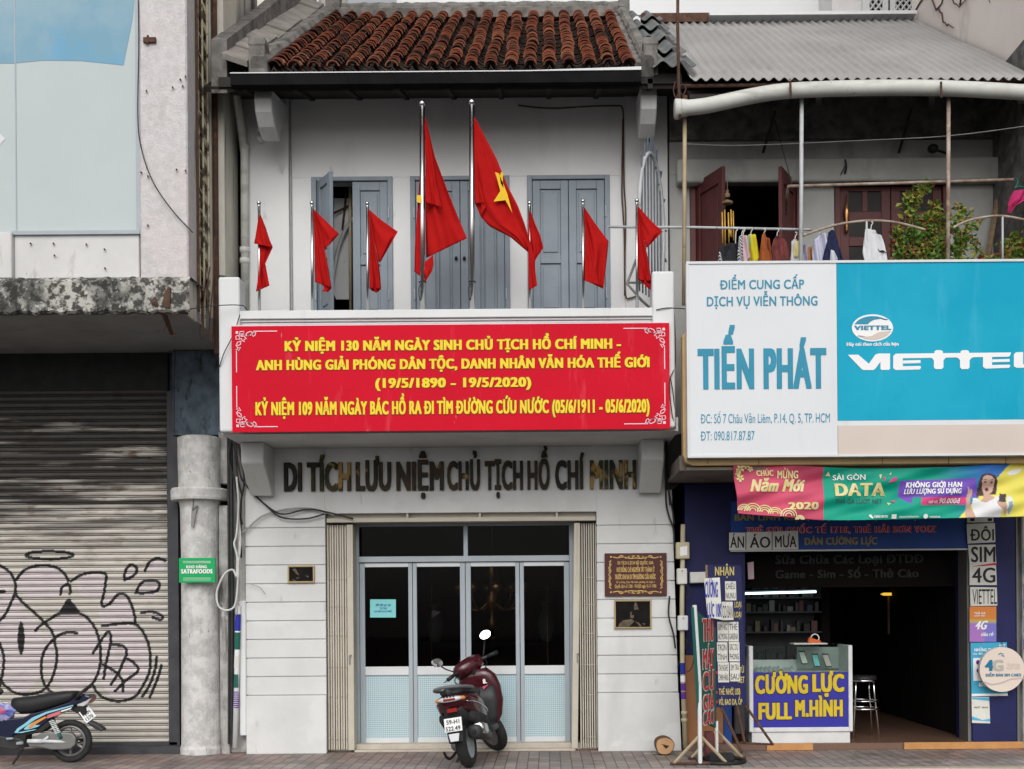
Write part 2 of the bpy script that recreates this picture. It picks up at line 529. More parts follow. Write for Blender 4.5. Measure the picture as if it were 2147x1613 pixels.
M['mould'] = pmat('moulded_concrete', (.46, .45, .41), .95, (.07, .066, .06), 15, bump=1.0, bscale=30, thr=(.45, .55),
    layers=[((.035, .033, .03), (3, 3, 2), .46, .62, .85), ((.62, .60, .55), (24, 24, 24), .60, .68, .7), ((.3, .33, .25), (8, 8, 8), .62, .7, .4)])
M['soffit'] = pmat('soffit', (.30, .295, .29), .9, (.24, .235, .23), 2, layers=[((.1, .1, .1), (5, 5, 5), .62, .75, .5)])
M['frost'] = pmat('frosted_glass', (.42, .475, .475), .45, (.46, .515, .51), .6, spec=.35)
M['poster_blue'] = pmat('blue_poster', (.17, .33, .43), .6, (.28, .40, .47), .8, thr=(.4, .6), layers=[((.10, .34, .58), (1.1, 1.1, 1.1), .52, .68, .7)])
M['shutter'] = pmat('roller_shutter', (1, 1, 1), .6, attr=True, spec=.3)
M['dark_metal'] = pmat('dark_metal', (.055, .055, .06), .6, (.035, .035, .04), 5)
M['column'] = pmat('rough_white_column', (.60, .585, .57), .95, (.46, .45, .435), 7, bump=1.0, bscale=28, thr=(.42, .58),
    layers=[((.25, .23, .21), (7, 7, 2.5), .57, .70, .6), ((.10, .08, .06), (13, 13, 8), .67, .72, .75), ((.70, .69, .68), (20, 20, 20), .60, .66, .5)])
M['peel'] = pmat('peeling_wall', (.42, .41, .39), .95, (.28, .27, .26), 7, bump=.8, bscale=30,
    layers=[((.06, .055, .05), (10, 10, 1.2), .54, .66, .85), ((.6, .59, .57), (9, 9, 5), .60, .68, .6)])
M['peel_blue'] = pmat('peeling_blue_wall', (.13, .17, .21), .95, (.07, .09, .11), 6, bump=.8, layers=[((.03, .03, .03), (9, 9, 3), .56, .66, .8)])
M['cream_stained'] = pmat('cream_stained_wall', (.62, .60, .52), .95, (.5, .48, .42), 2, layers=[((.06, .055, .05), (14, 14, .5), .62, .70, .85), ((.3, .27, .22), (6, 6, 1.2), .58, .72, .5)])
M['stained'] = pmat('rain_stained_wall', (.52, .50, .45), .95, (.42, .41, .36), 2, bump=.2,
    layers=[((.05, .045, .04), (9, 4, .5), .52, .64, .9), ((.16, .12, .09), (4, 4, .8), .58, .72, .5)])
M['bg_white'] = pmat('far_white_wall', (.77, .78, .79), .85, (.73, .74, .75), .4, layers=[((.62, .62, .61), (2, 2, .15), .62, .78, .4)])
M['bg_beige'] = pmat('far_stained_wall', (.78, .74, .67), .9, (.70, .66, .59), .8, layers=[((.10, .09, .085), (4, 4, .5), .58, .68, .85)])
M['bg_pink'] = pmat('far_cracked_wall', (.86, .79, .74), .9, (.80, .72, .67), .8, bump=.2, layers=[((.42, .36, .30), (1.5, 1.5, .8), .62, .75, .5)])
M['tyre'] = pmat('tyre', (.018, .018, .018), .8, (.028, .028, .028), 20)
M['rim'] = pmat('rim_grey', (.22, .22, .22), .4, (.18, .18, .18), 8, metal=.4)
M['engine'] = pmat('engine_metal', (.20, .20, .195), .5, (.18, .18, .17), 14, metal=.5)
M['chrome'] = pmat('chrome', (.75, .75, .75), .12, (.7, .7, .7), 5, metal=1.0)
M['maroon'] = pmat('maroon_paint', (.055, .007, .011), .18, (.05, .006, .010), 5, spec=.6)
M['bike_blue'] = pmat('dark_blue_paint', (.006, .009, .032), .22, (.007, .01, .04), 5, spec=.6)
M['seat'] = pmat('black_seat', (.016, .016, .018), .5, (.022, .022, .024), 10)
M['mirror'] = pmat('mirror_glass', (.95, .95, .95), .02, (.95, .95, .95), 3, metal=1.0)
M['red_lens'] = pmat('red_lens', (.28, .01, .01), .2, spec=.6)
M['orange_lens'] = pmat('orange_lens', (.65, .22, .02), .25, spec=.6)
M['clear_lens'] = pmat('clear_lens', (.6, .62, .62), .15, spec=.7)
M['grey_plastic'] = pmat('grey_plastic', (.028, .028, .030), .45, (.035, .035, .038), 8)
# ================================================================== ground
def paver_mat():
    m = pmat('pavers', (.30, .21, .19), .6, (.25, .22, .205), .9, thr=(.42, .58), bump=.25, spec=.35,
             layers=[((.09, .075, .07), (2.5, 2.5, 2.5), .52, .70, .6), ((.30, .25, .22), (14, 14, 14), .64, .74, .4)])
    t = m.node_tree; N = t.nodes; L = t.links
    b = N['Principled BSDF']
    src = b.inputs['Base Color'].links[0].from_socket
    geo = [n for n in N if n.type == 'NEW_GEOMETRY'][0]
    # the outer band towards the kerb is laid in greyer pavers
    sp = N.new('ShaderNodeSeparateXYZ'); L.new(geo.outputs['Position'], sp.inputs[0])
    gt_ = N.new('ShaderNodeMath'); gt_.operation = 'LESS_THAN'; gt_.inputs[1].default_value = -.90; L.new(sp.outputs['Y'], gt_.inputs[0])
    hv = N.new('ShaderNodeHueSaturation'); hv.inputs['Saturation'].default_value = .45; hv.inputs['Value'].default_value = 1.2
    L.new(src, hv.inputs['Color'])
    m1 = N.new('ShaderNodeMix'); m1.data_type = 'RGBA'; L.new(gt_.outputs[0], m1.inputs['Factor'])
    rg1 = [i for i in m1.inputs if i.type == 'RGBA']; L.new(src, rg1[0]); L.new(hv.outputs[0], rg1[1])
    src = [o for o in m1.outputs if o.type == 'RGBA'][0]
    br = N.new('ShaderNodeTexBrick')
    br.inputs['Scale'].default_value = 1.0
    br.inputs['Brick Width'].default_value = .225
    br.inputs['Row Height'].default_value = .112
    br.inputs['Mortar Size'].default_value = .006
    br.inputs['Mortar Smooth'].default_value = .3
    br.inputs['Color1'].default_value = (.72, .72, .72, 1)
    br.inputs['Color2'].default_value = (1.15, 1.1, 1.05, 1)
    br.inputs['Mortar'].default_value = (.25, .25, .25, 1)
    mp = N.new('ShaderNodeMapping'); mp.inputs['Rotation'].default_value = (0, 0, R(90))
    L.new(geo.outputs['Position'], mp.inputs[0]); L.new(mp.outputs[0], br.inputs['Vector'])
    mx = N.new('ShaderNodeMix'); mx.data_type = 'RGBA'; mx.blend_type = 'MULTIPLY'; mx.inputs['Factor'].default_value = 1
    rg = [i for i in mx.inputs if i.type == 'RGBA']
    L.new(src, rg[0]); L.new(br.outputs['Color'], rg[1])
    L.new([o for o in mx.outputs if o.type == 'RGBA'][0], b.inputs['Base Color'])
    return m
M['pavers'] = paver_mat()
mb = MB(); mb.box(-14, 14, -1.44, 9, -.16, 0); struct(mb.build('pavement', M['pavers']))
mb = MB(); mb.box(-14, 14, -1.60, -1.443, -.16, .004); struct(mb.build('kerb', pmat('kerb', (.46, .41, .31), .8, (.36, .32, .26), 4, bump=.3), bevel=.01))
mb = MB(); mb.box(-60, 60, -60, -1.6, -.3, -.13); struct(mb.build('road', pmat('asphalt', (.055, .055, .057), .8, (.04, .04, .042), 2, bump=.4)))
mb = MB(); mb.box(-60, 60, 9, 60, -.3, -.02); struct(mb.build('ground', pmat('ground_earth', (.12, .11, .10), .9)))

# ================================================================== buildings far behind
t = thing('white_building', (1.6, 8, 0), 'plain white tower wall rising behind the tiled roof', 'building')
mb = MB(); mb.box(-2.62, 5.08, 8, 16, 0, 16); mb.build('wall', M['bg_white'], t)
mb = MB(); mb.tube([(PX(1741, 20, 7.95), 7.93, 0), (PX(1741, 20, 7.95), 7.93, 15)], .06); mb.build('downpipe', M['rust'], t)
t = thing('stained_building', (-4.2, 5.2, 0), 'beige building with black rain streaks behind the left roof verge', 'building')
mb = MB(); mb.box(-6.4, PX(668, 10, 5.2), 5.2, 7.9, 0, 15); mb.build('wall', M['bg_beige'], t)
t = thing('lattice_building', (6, 7, 0), 'pale building with two lattice windows above the metal roof', 'building')
Yb = 7.0
mb = MB(); mb.box(PX(1745, 20, Yb), 12, Yb, 14, 0, 16); mb.build('wall', pmat('far_grey_wall', (.72, .70, .70), .9), t)
for (a, b_) in ((1820, 1850), (1874, 1912)):
    mb = MB(); mb.pbox(a, b_, -40, 36, Yb - .02, Yb + .0); w = mb.build('window', M['black'], t)
    mb = MB()
    x0, x1, z0, z1 = PX(a, 20, Yb), PX(b_, 20, Yb), PZ(36, 36, Yb), PZ(-40, -40, Yb)
    hh = x1 - x0
    for k in range(14):
        zz = z0 - .3 + k * .13
        for sg in (1, -1):
            p0 = Vector((x0, Yb - .05, zz)); p1 = Vector((x1, Yb - .05, zz + hh * 1.3))
            if sg < 0: p0, p1 = Vector((x1, Yb - .04, zz)), Vector((x0, Yb - .04, zz + hh * 1.3))
            mb.tube([p0, p1], .016, 4)
    for xx in (x0 - .05, x1 + .05):
        mb.box(xx - .06, xx + .06, Yb - .06, Yb - .001, z0 - .2, z1 + .3)
    mb.build('lattice', M['clean_white'], w)
t = thing('cracked_wall_building', (5.6, 3, 0), 'pinkish cracked flank wall beside the right end of the metal roof', 'building')
mb = MB(); mb.box(4.98, 9, -1.0, 2.95, 6.9, 16); mb.box(5.3, 9, .6, 2.95, 0, 6.9); mb.build('wall', M['bg_pink'], t)
mb = MB()
for pts in ([(4.97, 2.9, 9.55), (4.97, 2.3, 9.5), (4.97, 1.9, 9.15), (4.97, 1.5, 9.1), (4.97, 1.1, 8.75), (4.97, .5, 8.65), (4.97, .1, 8.3)],
            [(4.97, 2.3, 9.5), (4.97, 2.1, 9.8), (4.97, 2.2, 10.0)], [(4.97, 1.5, 9.1), (4.97, 1.2, 9.3), (4.97, .9, 9.25)], [(4.97, 1.1, 8.75), (4.97, .8, 8.9), (4.97, .5, 8.85)],
            [(4.97, 1.9, 9.15), (4.97, 1.6, 8.8), (4.97, 1.3, 8.6)], [(4.97, .5, 8.65), (4.97, .3, 8.8), (4.97, 0, 8.75)]):
    q = smooth_line(pts, 5)
    q = [p + Vector((0, random.uniform(-.03, .03), random.uniform(-.03, .03))) for p in q]
    mb.tube(q, [.013 - .009 * i / len(q) for i in range(len(q))], 4)
mb.build('crack', M['rust'], t)

# ================================================================== left concrete building
XF = -3.52
LB = thing('concrete_building', (-5.6, -.5, 0), 'weathered pale concrete building with frosted upper window and graffiti roller shutter', 'building')
Yu = -1.4
mb = MB()
mb.box(PX(292, 300, Yu), XF, Yu, -1.15, PZ(583, 583, Yu), 13)          # pillar
mb.build('pillar', M['stucco'], LB, bevel=.015)
mb = MB()
mb.pbox(30, 292, 490, 584, Yu + .06, -1.0)
mb.pbox(-120, 24, 486, 584, Yu, -1.0)
mb.build('spandrel', M['spandrel'], LB, bevel=.008)
mb = MB()
x0, x1 = PX(-160, 600, -1.5), PX(397, 620, -1.5)
z0, z1 = PZ(200, 656, -1.5), PZ(200, 583, -1.5)
def ledge(u, v):
    x = x0 + (x1 - x0) * u
    a = math.sin(x * 23) * .012 + math.sin(x * 51 + 1) * .008
    prof = [(-1.0, z1 + .02), (-1.46, z1 + .01), (-1.5, z1 - .03), (-1.505, (z0 + z1) / 2), (-1.5, z0 + .02), (-1.47, z0), (-1.42, z0 + .03)]
    i = v * 6; k = min(int(i), 5); f = i - k
    return (x, prof[k][0] * (1 - f) + prof[k + 1][0] * f + a * .5, prof[k][1] * (1 - f) + prof[k + 1][1] * f + a)
mb.grid(ledge, 80, 18)
mb.build('ledge', M['mould'], LB, smooth=False)
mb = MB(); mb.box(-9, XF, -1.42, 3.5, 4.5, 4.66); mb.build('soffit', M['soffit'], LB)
mb = MB(); mb.box(x1 - .06, XF + .002, -1.42, -1.15, 4.49, PZ(400, 583, Yu)); mb.build('corner_block', M['stained'], LB)
# flank wall with rusted louvre
mb = MB()
mb.box(XF - .25, XF, -1.15, -1.10, 4.66, 13); mb.box(XF - .25, XF, -.58, -.5, 4.66, 13)
mb.box(XF - .25, XF - .005, -.5, 1.5, 4.66, 13)
mb.build('flank_wall', M['stained'], LB, bevel=.01)
mb = MB(); mb.box(XF - .26, XF - .2, -1.1, -.58, 4.66, 13); lv = mb.build('louvre', M['blackmat'], LB)
mb = MB(); mb.box(XF - .02, -3.405, -.5, .06, PZ(468, 579, -.5), 13); mb.build('rain_pilaster', M['cream_stained'], LB, bevel=.01)
mb = MB()
for k in range(40):
    z = 4.8 + k * .2
    mb.plate([(XF - .02, -1.1, z + .16), (XF - .02, -.58, z), (XF - .02, -.58, z + .10), (XF - .02, -1.1, z + .13)], (-.12, 0, .06))
for y in (-1.02, -.86, -.68):
    mb.tube([(XF + .0, y, 4.5), (XF - .01, y + .02, 8), (XF, y, 13)], .012, 5)
mb.build('slat', pmat('louvre_slat', (.58, .52, .38), .9, (.10, .07, .05), 6, thr=(.50, .60)), lv)
mb = MB(); mb.tube([(XF + .03, -.53, 4.3), (XF + .03, -.53, 13)], .03); mb.tube([(XF + .02, -1.13, 4.6), (XF + .02, -1.13, 13)], .014); mb.build('downpipe', M['rust'], LB)
# window: frosted glass with poster behind
Yw = -1.33
mb = MB(); mb.pbox(-160, 284, -60, 486, Yw, Yw + .03)
wn = mb.build('window', M['frost'], LB)
mb = MB(); mb.pplate([(-160, -40), (286, -40), (278, 40), (259, 137), (170, 128), (90, 127), (30, 133), (-160, 133)], Yw - .003, Yw - .0005); mb.build('poster', M['poster_blue'], wn)
mb = MB()
mb.pbox(284, 293, -60, 490, Yw - .03, Yw + .05); mb.pbox(-160, 293, 484, 492, Yw - .04, Yw + .05); mb.pbox(31, 33.5, -60, 485, Yw - .006, Yw - .001)
mb.build('frame', M['alu'], wn)
mb = MB(); mb.pplate([(-60, 240), (0, 281), (11, 291), (0, 303), (-60, 340)], Yw - .004, Yw - .001); mb.build('broken_patch', M['alu_light'], wn)
mb = MB(); mb.box(-9, -4.02, -1.28, -1.2, 4.7, 13); mb.build('inner_wall', M['alu_light'], LB)
# roller shutter
Ys = .3
sx0, sx1 = PX(-330, 1200, Ys), PX(352, 1200, Ys)
sz0, sz1 = .10, 4.2
pitch = .0716
prof = [(0, .010), (.05, -.003), (.2, -.009), (.36, -.011), (.52, -.009), (.63, -.003), (.68, .009), (.735, .009), (.785, .001), (.835, -.001), (.885, .001), (.935, .010)]
ns = int((sz1 - sz0) / pitch)
zz = []; yy = []
for k in range(ns):
    for (a, b_) in prof:
        zz.append(sz0 + (k + a) * pitch); yy.append(Ys + b_)
zz = np.array(zz); yy = np.array(yy)
nx = 440
xs = np.linspace(sx0, sx1, nx)
XX, ZZ = np.meshgrid(xs, zz)
YY = np.repeat(yy[:, None], nx, 1)
# paint, rust, grime and painted overhang shade of the shutter, worked out per vertex
def vnoise(x, z, seed):
    rs = np.random.RandomState(seed); g = rs.rand(64, 64)
    xi = np.floor(x).astype(int); zi = np.floor(z).astype(int)
    fx = x - xi; fz = z - zi
    fx = fx * fx * (3 - 2 * fx); fz = fz * fz * (3 - 2 * fz)
    G = lambda a, b_: g[a % 64, b_ % 64]
    return (G(xi, zi) * (1 - fx) + G(xi + 1, zi) * fx) * (1 - fz) + (G(xi, zi + 1) * (1 - fx) + G(xi + 1, zi + 1) * fx) * fz
def fbm(x, z, seed, o=4):
    r = 0; a = .5
    for i in range(o):
        r = r + a * vnoise(x * 2 ** i, z * 2 ** i, seed + i); a *= .5
    return r / (1 - .5 ** o)
base = np.zeros(XX.shape + (3,)); base[:] = (.56, .52, .465)
kF = (D0 + Ys) / F
def tozoom(px, py):
    return px, py
# pixel coordinates of every vertex (the graffiti was traced on the shutter plane)
xr = XX / kF; yr = (HC - ZZ) / kF
PXg = CX + xr + ROLL * yr; PYg = CY + yr - ROLL * xr
zx = PXg / .3304; zy = (PYg - 1080) / .3304
pink = np.zeros(XX.shape)
for (cx_, cy_, rx_, ry_) in ((270, 430, 165, 105), (455, 870, 185, 245), (130, 870, 150, 260), (780, 930, 165, 240), (740, 620, 110, 130), (585, 450, 95, 80), (50, 620, 90, 130), (0, 420, 80, 80), (940, 470, 70, 60), (990, 640, 50, 35), (985, 330, 60, 40), (820, 370, 35, 45)):
    pink = np.maximum(pink, ((zx - cx_) / rx_) ** 2 + ((zy - cy_) / ry_) ** 2 < 1)
n1 = fbm(XX * 1.3, ZZ * 9, 3); n2 = fbm(XX * 6, ZZ * 22, 11); n3 = fbm(XX * 1.1, ZZ * 16, 23)
base = base * (.78 + .36 * n1[..., None])
pk = np.array((.60, .535, .535)) * (.9 + .16 * n1[..., None])
base = np.where(pink[..., None] > .5, pk, base)
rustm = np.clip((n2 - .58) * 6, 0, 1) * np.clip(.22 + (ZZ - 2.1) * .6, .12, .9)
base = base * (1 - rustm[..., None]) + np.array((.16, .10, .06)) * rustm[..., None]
grime_shade = np.clip((n3 - .42) * 4 + (ZZ - 2.5) * 1.1, 0, .95) * np.clip((ZZ - 2.0) * 1.2, 0.0, 1)  # streaky dirt, deepened upward to put the overhang's shade into the colour
base = base * (1 - grime_shade[..., None]) + np.array((.035, .03, .028)) * grime_shade[..., None]
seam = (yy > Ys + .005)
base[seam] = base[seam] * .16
STRK = [(0, ellpix(315, 255, 150, 25)), (0, [(0, 320), (60, 360), (95, 420), (100, 480), (70, 560), (30, 640), (0, 670), (-60, 760)]),
 (0, [(105, 410), (150, 355), (220, 325), (300, 320), (370, 340), (415, 380), (435, 420)]),
 (0, [(100, 500), (150, 560), (220, 620), (290, 690), (330, 740), (350, 790)]),
 (0, [(225, 735), (260, 700), (320, 660), (370, 630), (440, 620), (520, 630), (570, 670), (610, 730), (635, 820), (640, 920), (620, 1010), (580, 1080), (530, 1120)]),
 (0, [(490, 750), (440, 745), (380, 760), (320, 810), (280, 870), (262, 950), (270, 1040), (300, 1100), (340, 1130)]),
 (0, [(345, 800), (362, 880), (355, 960), (330, 1040), (290, 1100), (230, 1130), (150, 1140), (80, 1120), (20, 1070), (0, 1040), (-40, 960)]),
 (0, [(-20, 800), (0, 820), (25, 900), (20, 990), (0, 1080), (-30, 1130)]),
 (0, [(385, 505), (395, 460), (435, 440), (447, 470), (445, 500)]),
 (0, [(452, 420), (520, 380), (600, 365), (670, 375), (672, 420), (660, 500), (645, 560), (660, 580), (700, 560), (750, 505), (800, 510), (835, 570), (855, 640), (860, 680)]),
 (0, [(790, 412), (795, 360), (830, 315), (870, 340), (850, 385), (790, 412)]), (0, [(920, 355), (950, 300), (1000, 275), (1050, 290)]),
 (0, [(865, 490), (900, 430), (960, 415), (1010, 430), (1000, 480), (930, 495), (860, 495)]), (0, [(900, 620), (970, 615), (1030, 640), (1020, 665), (970, 650)]),
 (0, [(650, 705), (760, 690), (850, 690), (900, 730), (940, 810), (955, 900), (950, 990), (910, 1080), (860, 1150), (780, 1180), (700, 1175), (630, 1140), (590, 1080)]),
 (0, [(590, 880), (640, 800), (690, 740), (705, 790), (690, 870), (670, 960), (660, 1040)]), (0, [(700, 825), (780, 830), (805, 870), (790, 920)]),
 (0, [(655, 950), (740, 1000), (780, 1060), (780, 1120)]), (0, [(705, 1075), (760, 990), (800, 910), (880, 980), (800, 1050), (730, 1120)]),
 (0, [(995, 900), (985, 980), (950, 1080), (905, 1150)]), (0, [(1025, 955), (1000, 1040), (950, 1160)]), (0, [(-30, 490), (30, 485)])]
ink = np.zeros(XX.shape, bool)
for (_, st) in STRK:
    if len(st) == 24: st = st + [st[0]]
    pts = smooth_line([(a, b_, 0) for a, b_ in st], 4)
    for p, q in zip(pts[:-1], pts[1:]):
        bx = (zx > min(p.x, q.x) - 14) & (zx < max(p.x, q.x) + 14) & (zy > min(p.y, q.y) - 14) & (zy < max(p.y, q.y) + 14)
        if not bx.any(): continue
        ax, ay = q.x - p.x, q.y - p.y; l2 = ax * ax + ay * ay + 1e-6
        tt = np.clip(((zx - p.x) * ax + (zy - p.y) * ay) / l2, 0, 1)
        ink |= bx & ((zx - p.x - tt * ax) ** 2 + (zy - p.y - tt * ay) ** 2 < 88)
ink |= ((zx - 135) / 22) ** 2 + ((zy - 782) / 105) ** 2 < 1
tri = (zy > 530) & (zy < 622) & (zx > 430 - (zy - 530) * .66) & (zx < 445 + (zy - 530) * .75)
ink |= tri
base[ink] = (.016, .015, .016)
mb = MB()
mb.v = list(zip(XX.ravel().tolist(), YY.ravel().tolist(), ZZ.ravel().tolist()))
nr = len(zz)
mb.f = [(j * nx + i, j * nx + i + 1, (j + 1) * nx + i + 1, (j + 1) * nx + i) for j in range(nr - 1) for i in range(nx - 1)]
mb.mi = [0] * len(mb.f)
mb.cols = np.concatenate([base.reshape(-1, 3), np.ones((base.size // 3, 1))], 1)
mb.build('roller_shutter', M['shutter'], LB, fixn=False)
mb = MB(); mb.box(sx0, sx1 + .02, Ys - .02, Ys + .45, sz1 - .12, 4.5); mb.build('shutter_box', M['blackmat'], LB)
mb = MB(); mb.pbox(352, 374, 820, 1568, Ys - .10, Ys + .1); mb.box(sx0, sx1 + .12, Ys - .1, Ys + .05, .085, .115); mb.build('guide_rail', M['dark_metal'], LB)
mb = MB(); mb.box(-9, PX(378, 1570, 0), .05, .6, .001, .085); mb.build('threshold', M['dark_metal'], LB)
mb = MB(); mb.box(-9, -3.56, .35, .5, 0, 4.49); mb.box(-4.18, -3.56, .16, .34, 3.55, 4.49); mb.build('ground_wall', M['peel_blue'], LB)
mb = MB(); mb.pbox(460, 480, 1060, 1590, .04, .3); mb.pbox(458, 478, 905, 1015, .1, .3); mb.build('pilaster', M['peel'], LB, bevel=.01)
# round column with collar
cxx = PX(421, 1300, .1); cY = .1
mb = MB()
def cn(r, h): return (r, h)
mb.lathe((cxx, cY, 0), [(.228, .002), (.230, .06), (.218, .10), (.212, .8), (.207, 1.6), (.205, 2.2), (.212, 2.72), (.228, 2.8), (.228, 2.81), (.230, 3.0), (.236, 3.5), (.2, 3.515)], 36)
col = mb.build('column', M['column'], LB, smooth=False)
mb = MB(); mb.lathe((cxx, cY, 0), [(.22, 2.80), (.305, 2.805), (.312, 2.83), (.312, 2.915), (.30, 2.935), (.22, 2.94)], 36); mb.build('collar', M['column'], col)
mb = MB(); mb.plate([P(402, 1062, -.14), P(414, 1060, -.14), P(405, 1106, -.15), P(400, 1105, -.15)], (0, .012, 0)); mb.tube([P(406, 1044, -.13), P(404, 1070, -.15), P(414, 1060, -.15)], .006, 5); mb.build('bracket', M['engine'], col)
# loose bits on the building
mb = MB(); mb.pbox(300, 326, 78, 88, Yu - .03, Yu - .001); mb.tube([P(310, 75, Yu - .01), P(308, 92, Yu - .03)], .012, 6); mb.build('clamp', M['rust'], LB)
for (a, b_) in ((307, 190), (378, 166), (383, 180), (362, 183), (389, 160), (370, 355), (389, 357), (310, 369), (310, 472), (296, 361)):
    mb = MB(); mb.tube([P(a, b_, Yu + .01), P(a, b_ + 1, Yu - .03)], .008, 6); mb.build('nail', M['rust'], LB)
for (a, b_) in ((64, 510), (112, 510), (181, 512), (219, 522), (220, 562), (114, 535)):
    mb = MB(); mb.tube([P(a, b_, Yu + .07), P(a, b_ + 1, Yu + .03)], .008, 6); mb.build('nail', M['rust'], LB)
mb = MB(); mb.pplate([(340, 632), (352, 601), (357, 603), (356, 645), (345, 645)], -1.53, -1.51); mb.build('broken_strut', M['rust'], LB)

o = MB(); o.tube(smooth_line([P(290, 0, Yu - .015), P(291, 100, Yu - .02), P(289, 240, Yu - .02), P(296, 310, Yu - .03), P(320, 380, Yu - .04), P(360, 440, Yu - .04), P(404, 488, Yu - .02)], 6), .006, 5)
tag(o.build('loose_cable', M['cable'], smooth=True), 'thin black cable curving down the stucco pillar of the concrete building', 'cable')
o = MB(); o.tube([P(322, 632, -1.52), P(345, 660, -1.4), P(360, 700, -1.2)], [.03, .026, .02], 6); o.tube(smooth_line([P(352, 672, -1.3), P(345, 690, -1.3), P(334, 700, -1.3)], 4), .005, 5); o.tube(smooth_line([P(360, 700, -1.2), P(366, 706, -1.2), P(369, 698, -1.2)], 4), .008, 5)
tag(o.build('rusty_bracket', M['rust'], smooth=True), 'bent rusty iron bracket dangling under the stained ledge', 'bracket')
tl = thing('tube_lamp', (-5.6, -.25, 4.4), 'unlit tube lamp fixed under the soffit above the roller shutter', 'lamp')
mb = MB(); mb.pbox(-90, 168, 701, 711, -.25, -.15); mb.build('housing', M['dark_metal'], tl)
mb = MB(); mb.tube([P(-90, 715, -.26), P(166, 713, -.26)], .016); mb.build('tube', M['alu_light'], tl, smooth=True)

# green warehouse sign
sg = thing('green_sign', P(413, 1223, -.2), 'small green sign board with white lettering on the round column', 'sign')
mb = MB(); mb.pbox(375, 451, 1170, 1222, -.2, -.175); mb.build('board', M['green_sign'], sg, bevel=.003)
mb = MB(); tpx(mb, 'KHO HÀNG', 391, 434, 1192, 1186, -.2, .05); tpx(mb, 'SATRAFOODS', 380, 446, 1203, 1194, -.2, .07)
for y in (1177, 1180, 1212, 1216): ppoly(mb, [(384, y), (442, y), (442, y + .8), (384, y + .8)], -.2)
mb.build('lettering', M['white_ink'], sg)

# ================================================================== heritage shophouse
XL, XR = -3.34, 1.35
H = thing('heritage_shophouse', (-1.0, 0, 0), 'white two-storey shophouse with red tiled roof, grey shutters and glass door', 'house')
gx0, gx1, gz1 = -2.458, .537, 2.645
grooves = [2.492 - k * .2053 for k in range(10)]
def courses(mb, xa, xb, xbt=None):
    zs = [3.37] + grooves
    for a, b_ in zip(zs[:-1], zs[1:]):
        mb.box(xa, xb, 0, .03, b_ + .005, a - (.005 if a < 3.3 else 0))
mb = MB()
courses(mb, XL, gx0)
mb.box(XL + .01, gx0 - .006, .018, .32, 0, 3.37)
mb.box(XL, gx0, -.018, .03, 0, grooves[-1] - .004)
# right block: slightly battered outer edge
zs = [3.37] + grooves
for a, b_ in zip(zs[:-1], zs[1:]):
    e1 = 1.36 + (3.37 - a) * .024; e0 = 1.36 + (3.37 - b_) * .024
    aa = a - (.005 if a < 3.3 else 0); bb = b_ + .005
    mb.plate([(gx1, 0, bb), (e0, 0, bb), (e1, 0, aa), (gx1, 0, aa)], (0, .03, 0))
mb.box(gx1 + .006, 1.355, .018, .32, 0, 3.37)
mb.plate([(gx1, -.018, 0), (1.455, -.018, 0), (1.43, -.018, grooves[-1] - .004), (gx1, -.018, grooves[-1] - .004)], (0, .05, 0))
mb.plate([(1.35, .03, 0), (1.44, .03, 0), (1.36, .03, 3.37), (1.35, .03, 3.37)], (0, .29, 0))
mb.box(gx0, gx1, 0, .32, gz1, 3.37)
mb.build('lower_wall', M['white_wall'], H, bevel=.004)
# upper wall with three french windows
wins = [(-2.574, -1.69), (-1.484, -.40), (-.195, .705)]
WT, WB = 6.35, 3.55
mb = MB()
xs_ = [XL] + [x for w in wins for x in w] + [XR]
for i in range(0, 8, 2):
    mb.box(xs_[i], xs_[i + 1], 0, .28, 3.37, WT)
mb.box(XL, XR, 0, .28, WT, 7.42)
for w in wins: mb.box(w[0], w[1], 0, .28, 3.37, WB)
mb.box(XL, -2.82, -.045, 0, 3.52, 7.3); mb.box(.88, XR, -.03, 0, 3.52, 7.3)
mb.build('upper_wall', M['upper_wall'], H, bevel=.006)
mb = MB(); mb.tube([(-2.80, -.02, 3.6), (-2.805, -.02, 7.25)], .012, 6); mb.build('wall_bead', M['cable_grey'], H)
# floors and rooms behind
mb = MB()
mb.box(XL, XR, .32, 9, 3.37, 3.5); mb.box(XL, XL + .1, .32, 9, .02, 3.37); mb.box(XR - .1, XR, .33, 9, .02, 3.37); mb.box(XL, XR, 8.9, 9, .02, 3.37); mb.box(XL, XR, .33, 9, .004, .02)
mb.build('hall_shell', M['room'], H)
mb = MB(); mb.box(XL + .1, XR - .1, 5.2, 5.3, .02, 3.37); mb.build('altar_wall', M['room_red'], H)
mb = MB(); mb.box(XL, XL + .1, .29, 6, 3.5, 7.7); mb.box(XR - .1, XR, .29, 6, 3.5, 7.7); mb.box(XL, XR, 2.6, 2.7, 3.5, 9); mb.build('upper_room_shell', M['room'], H)

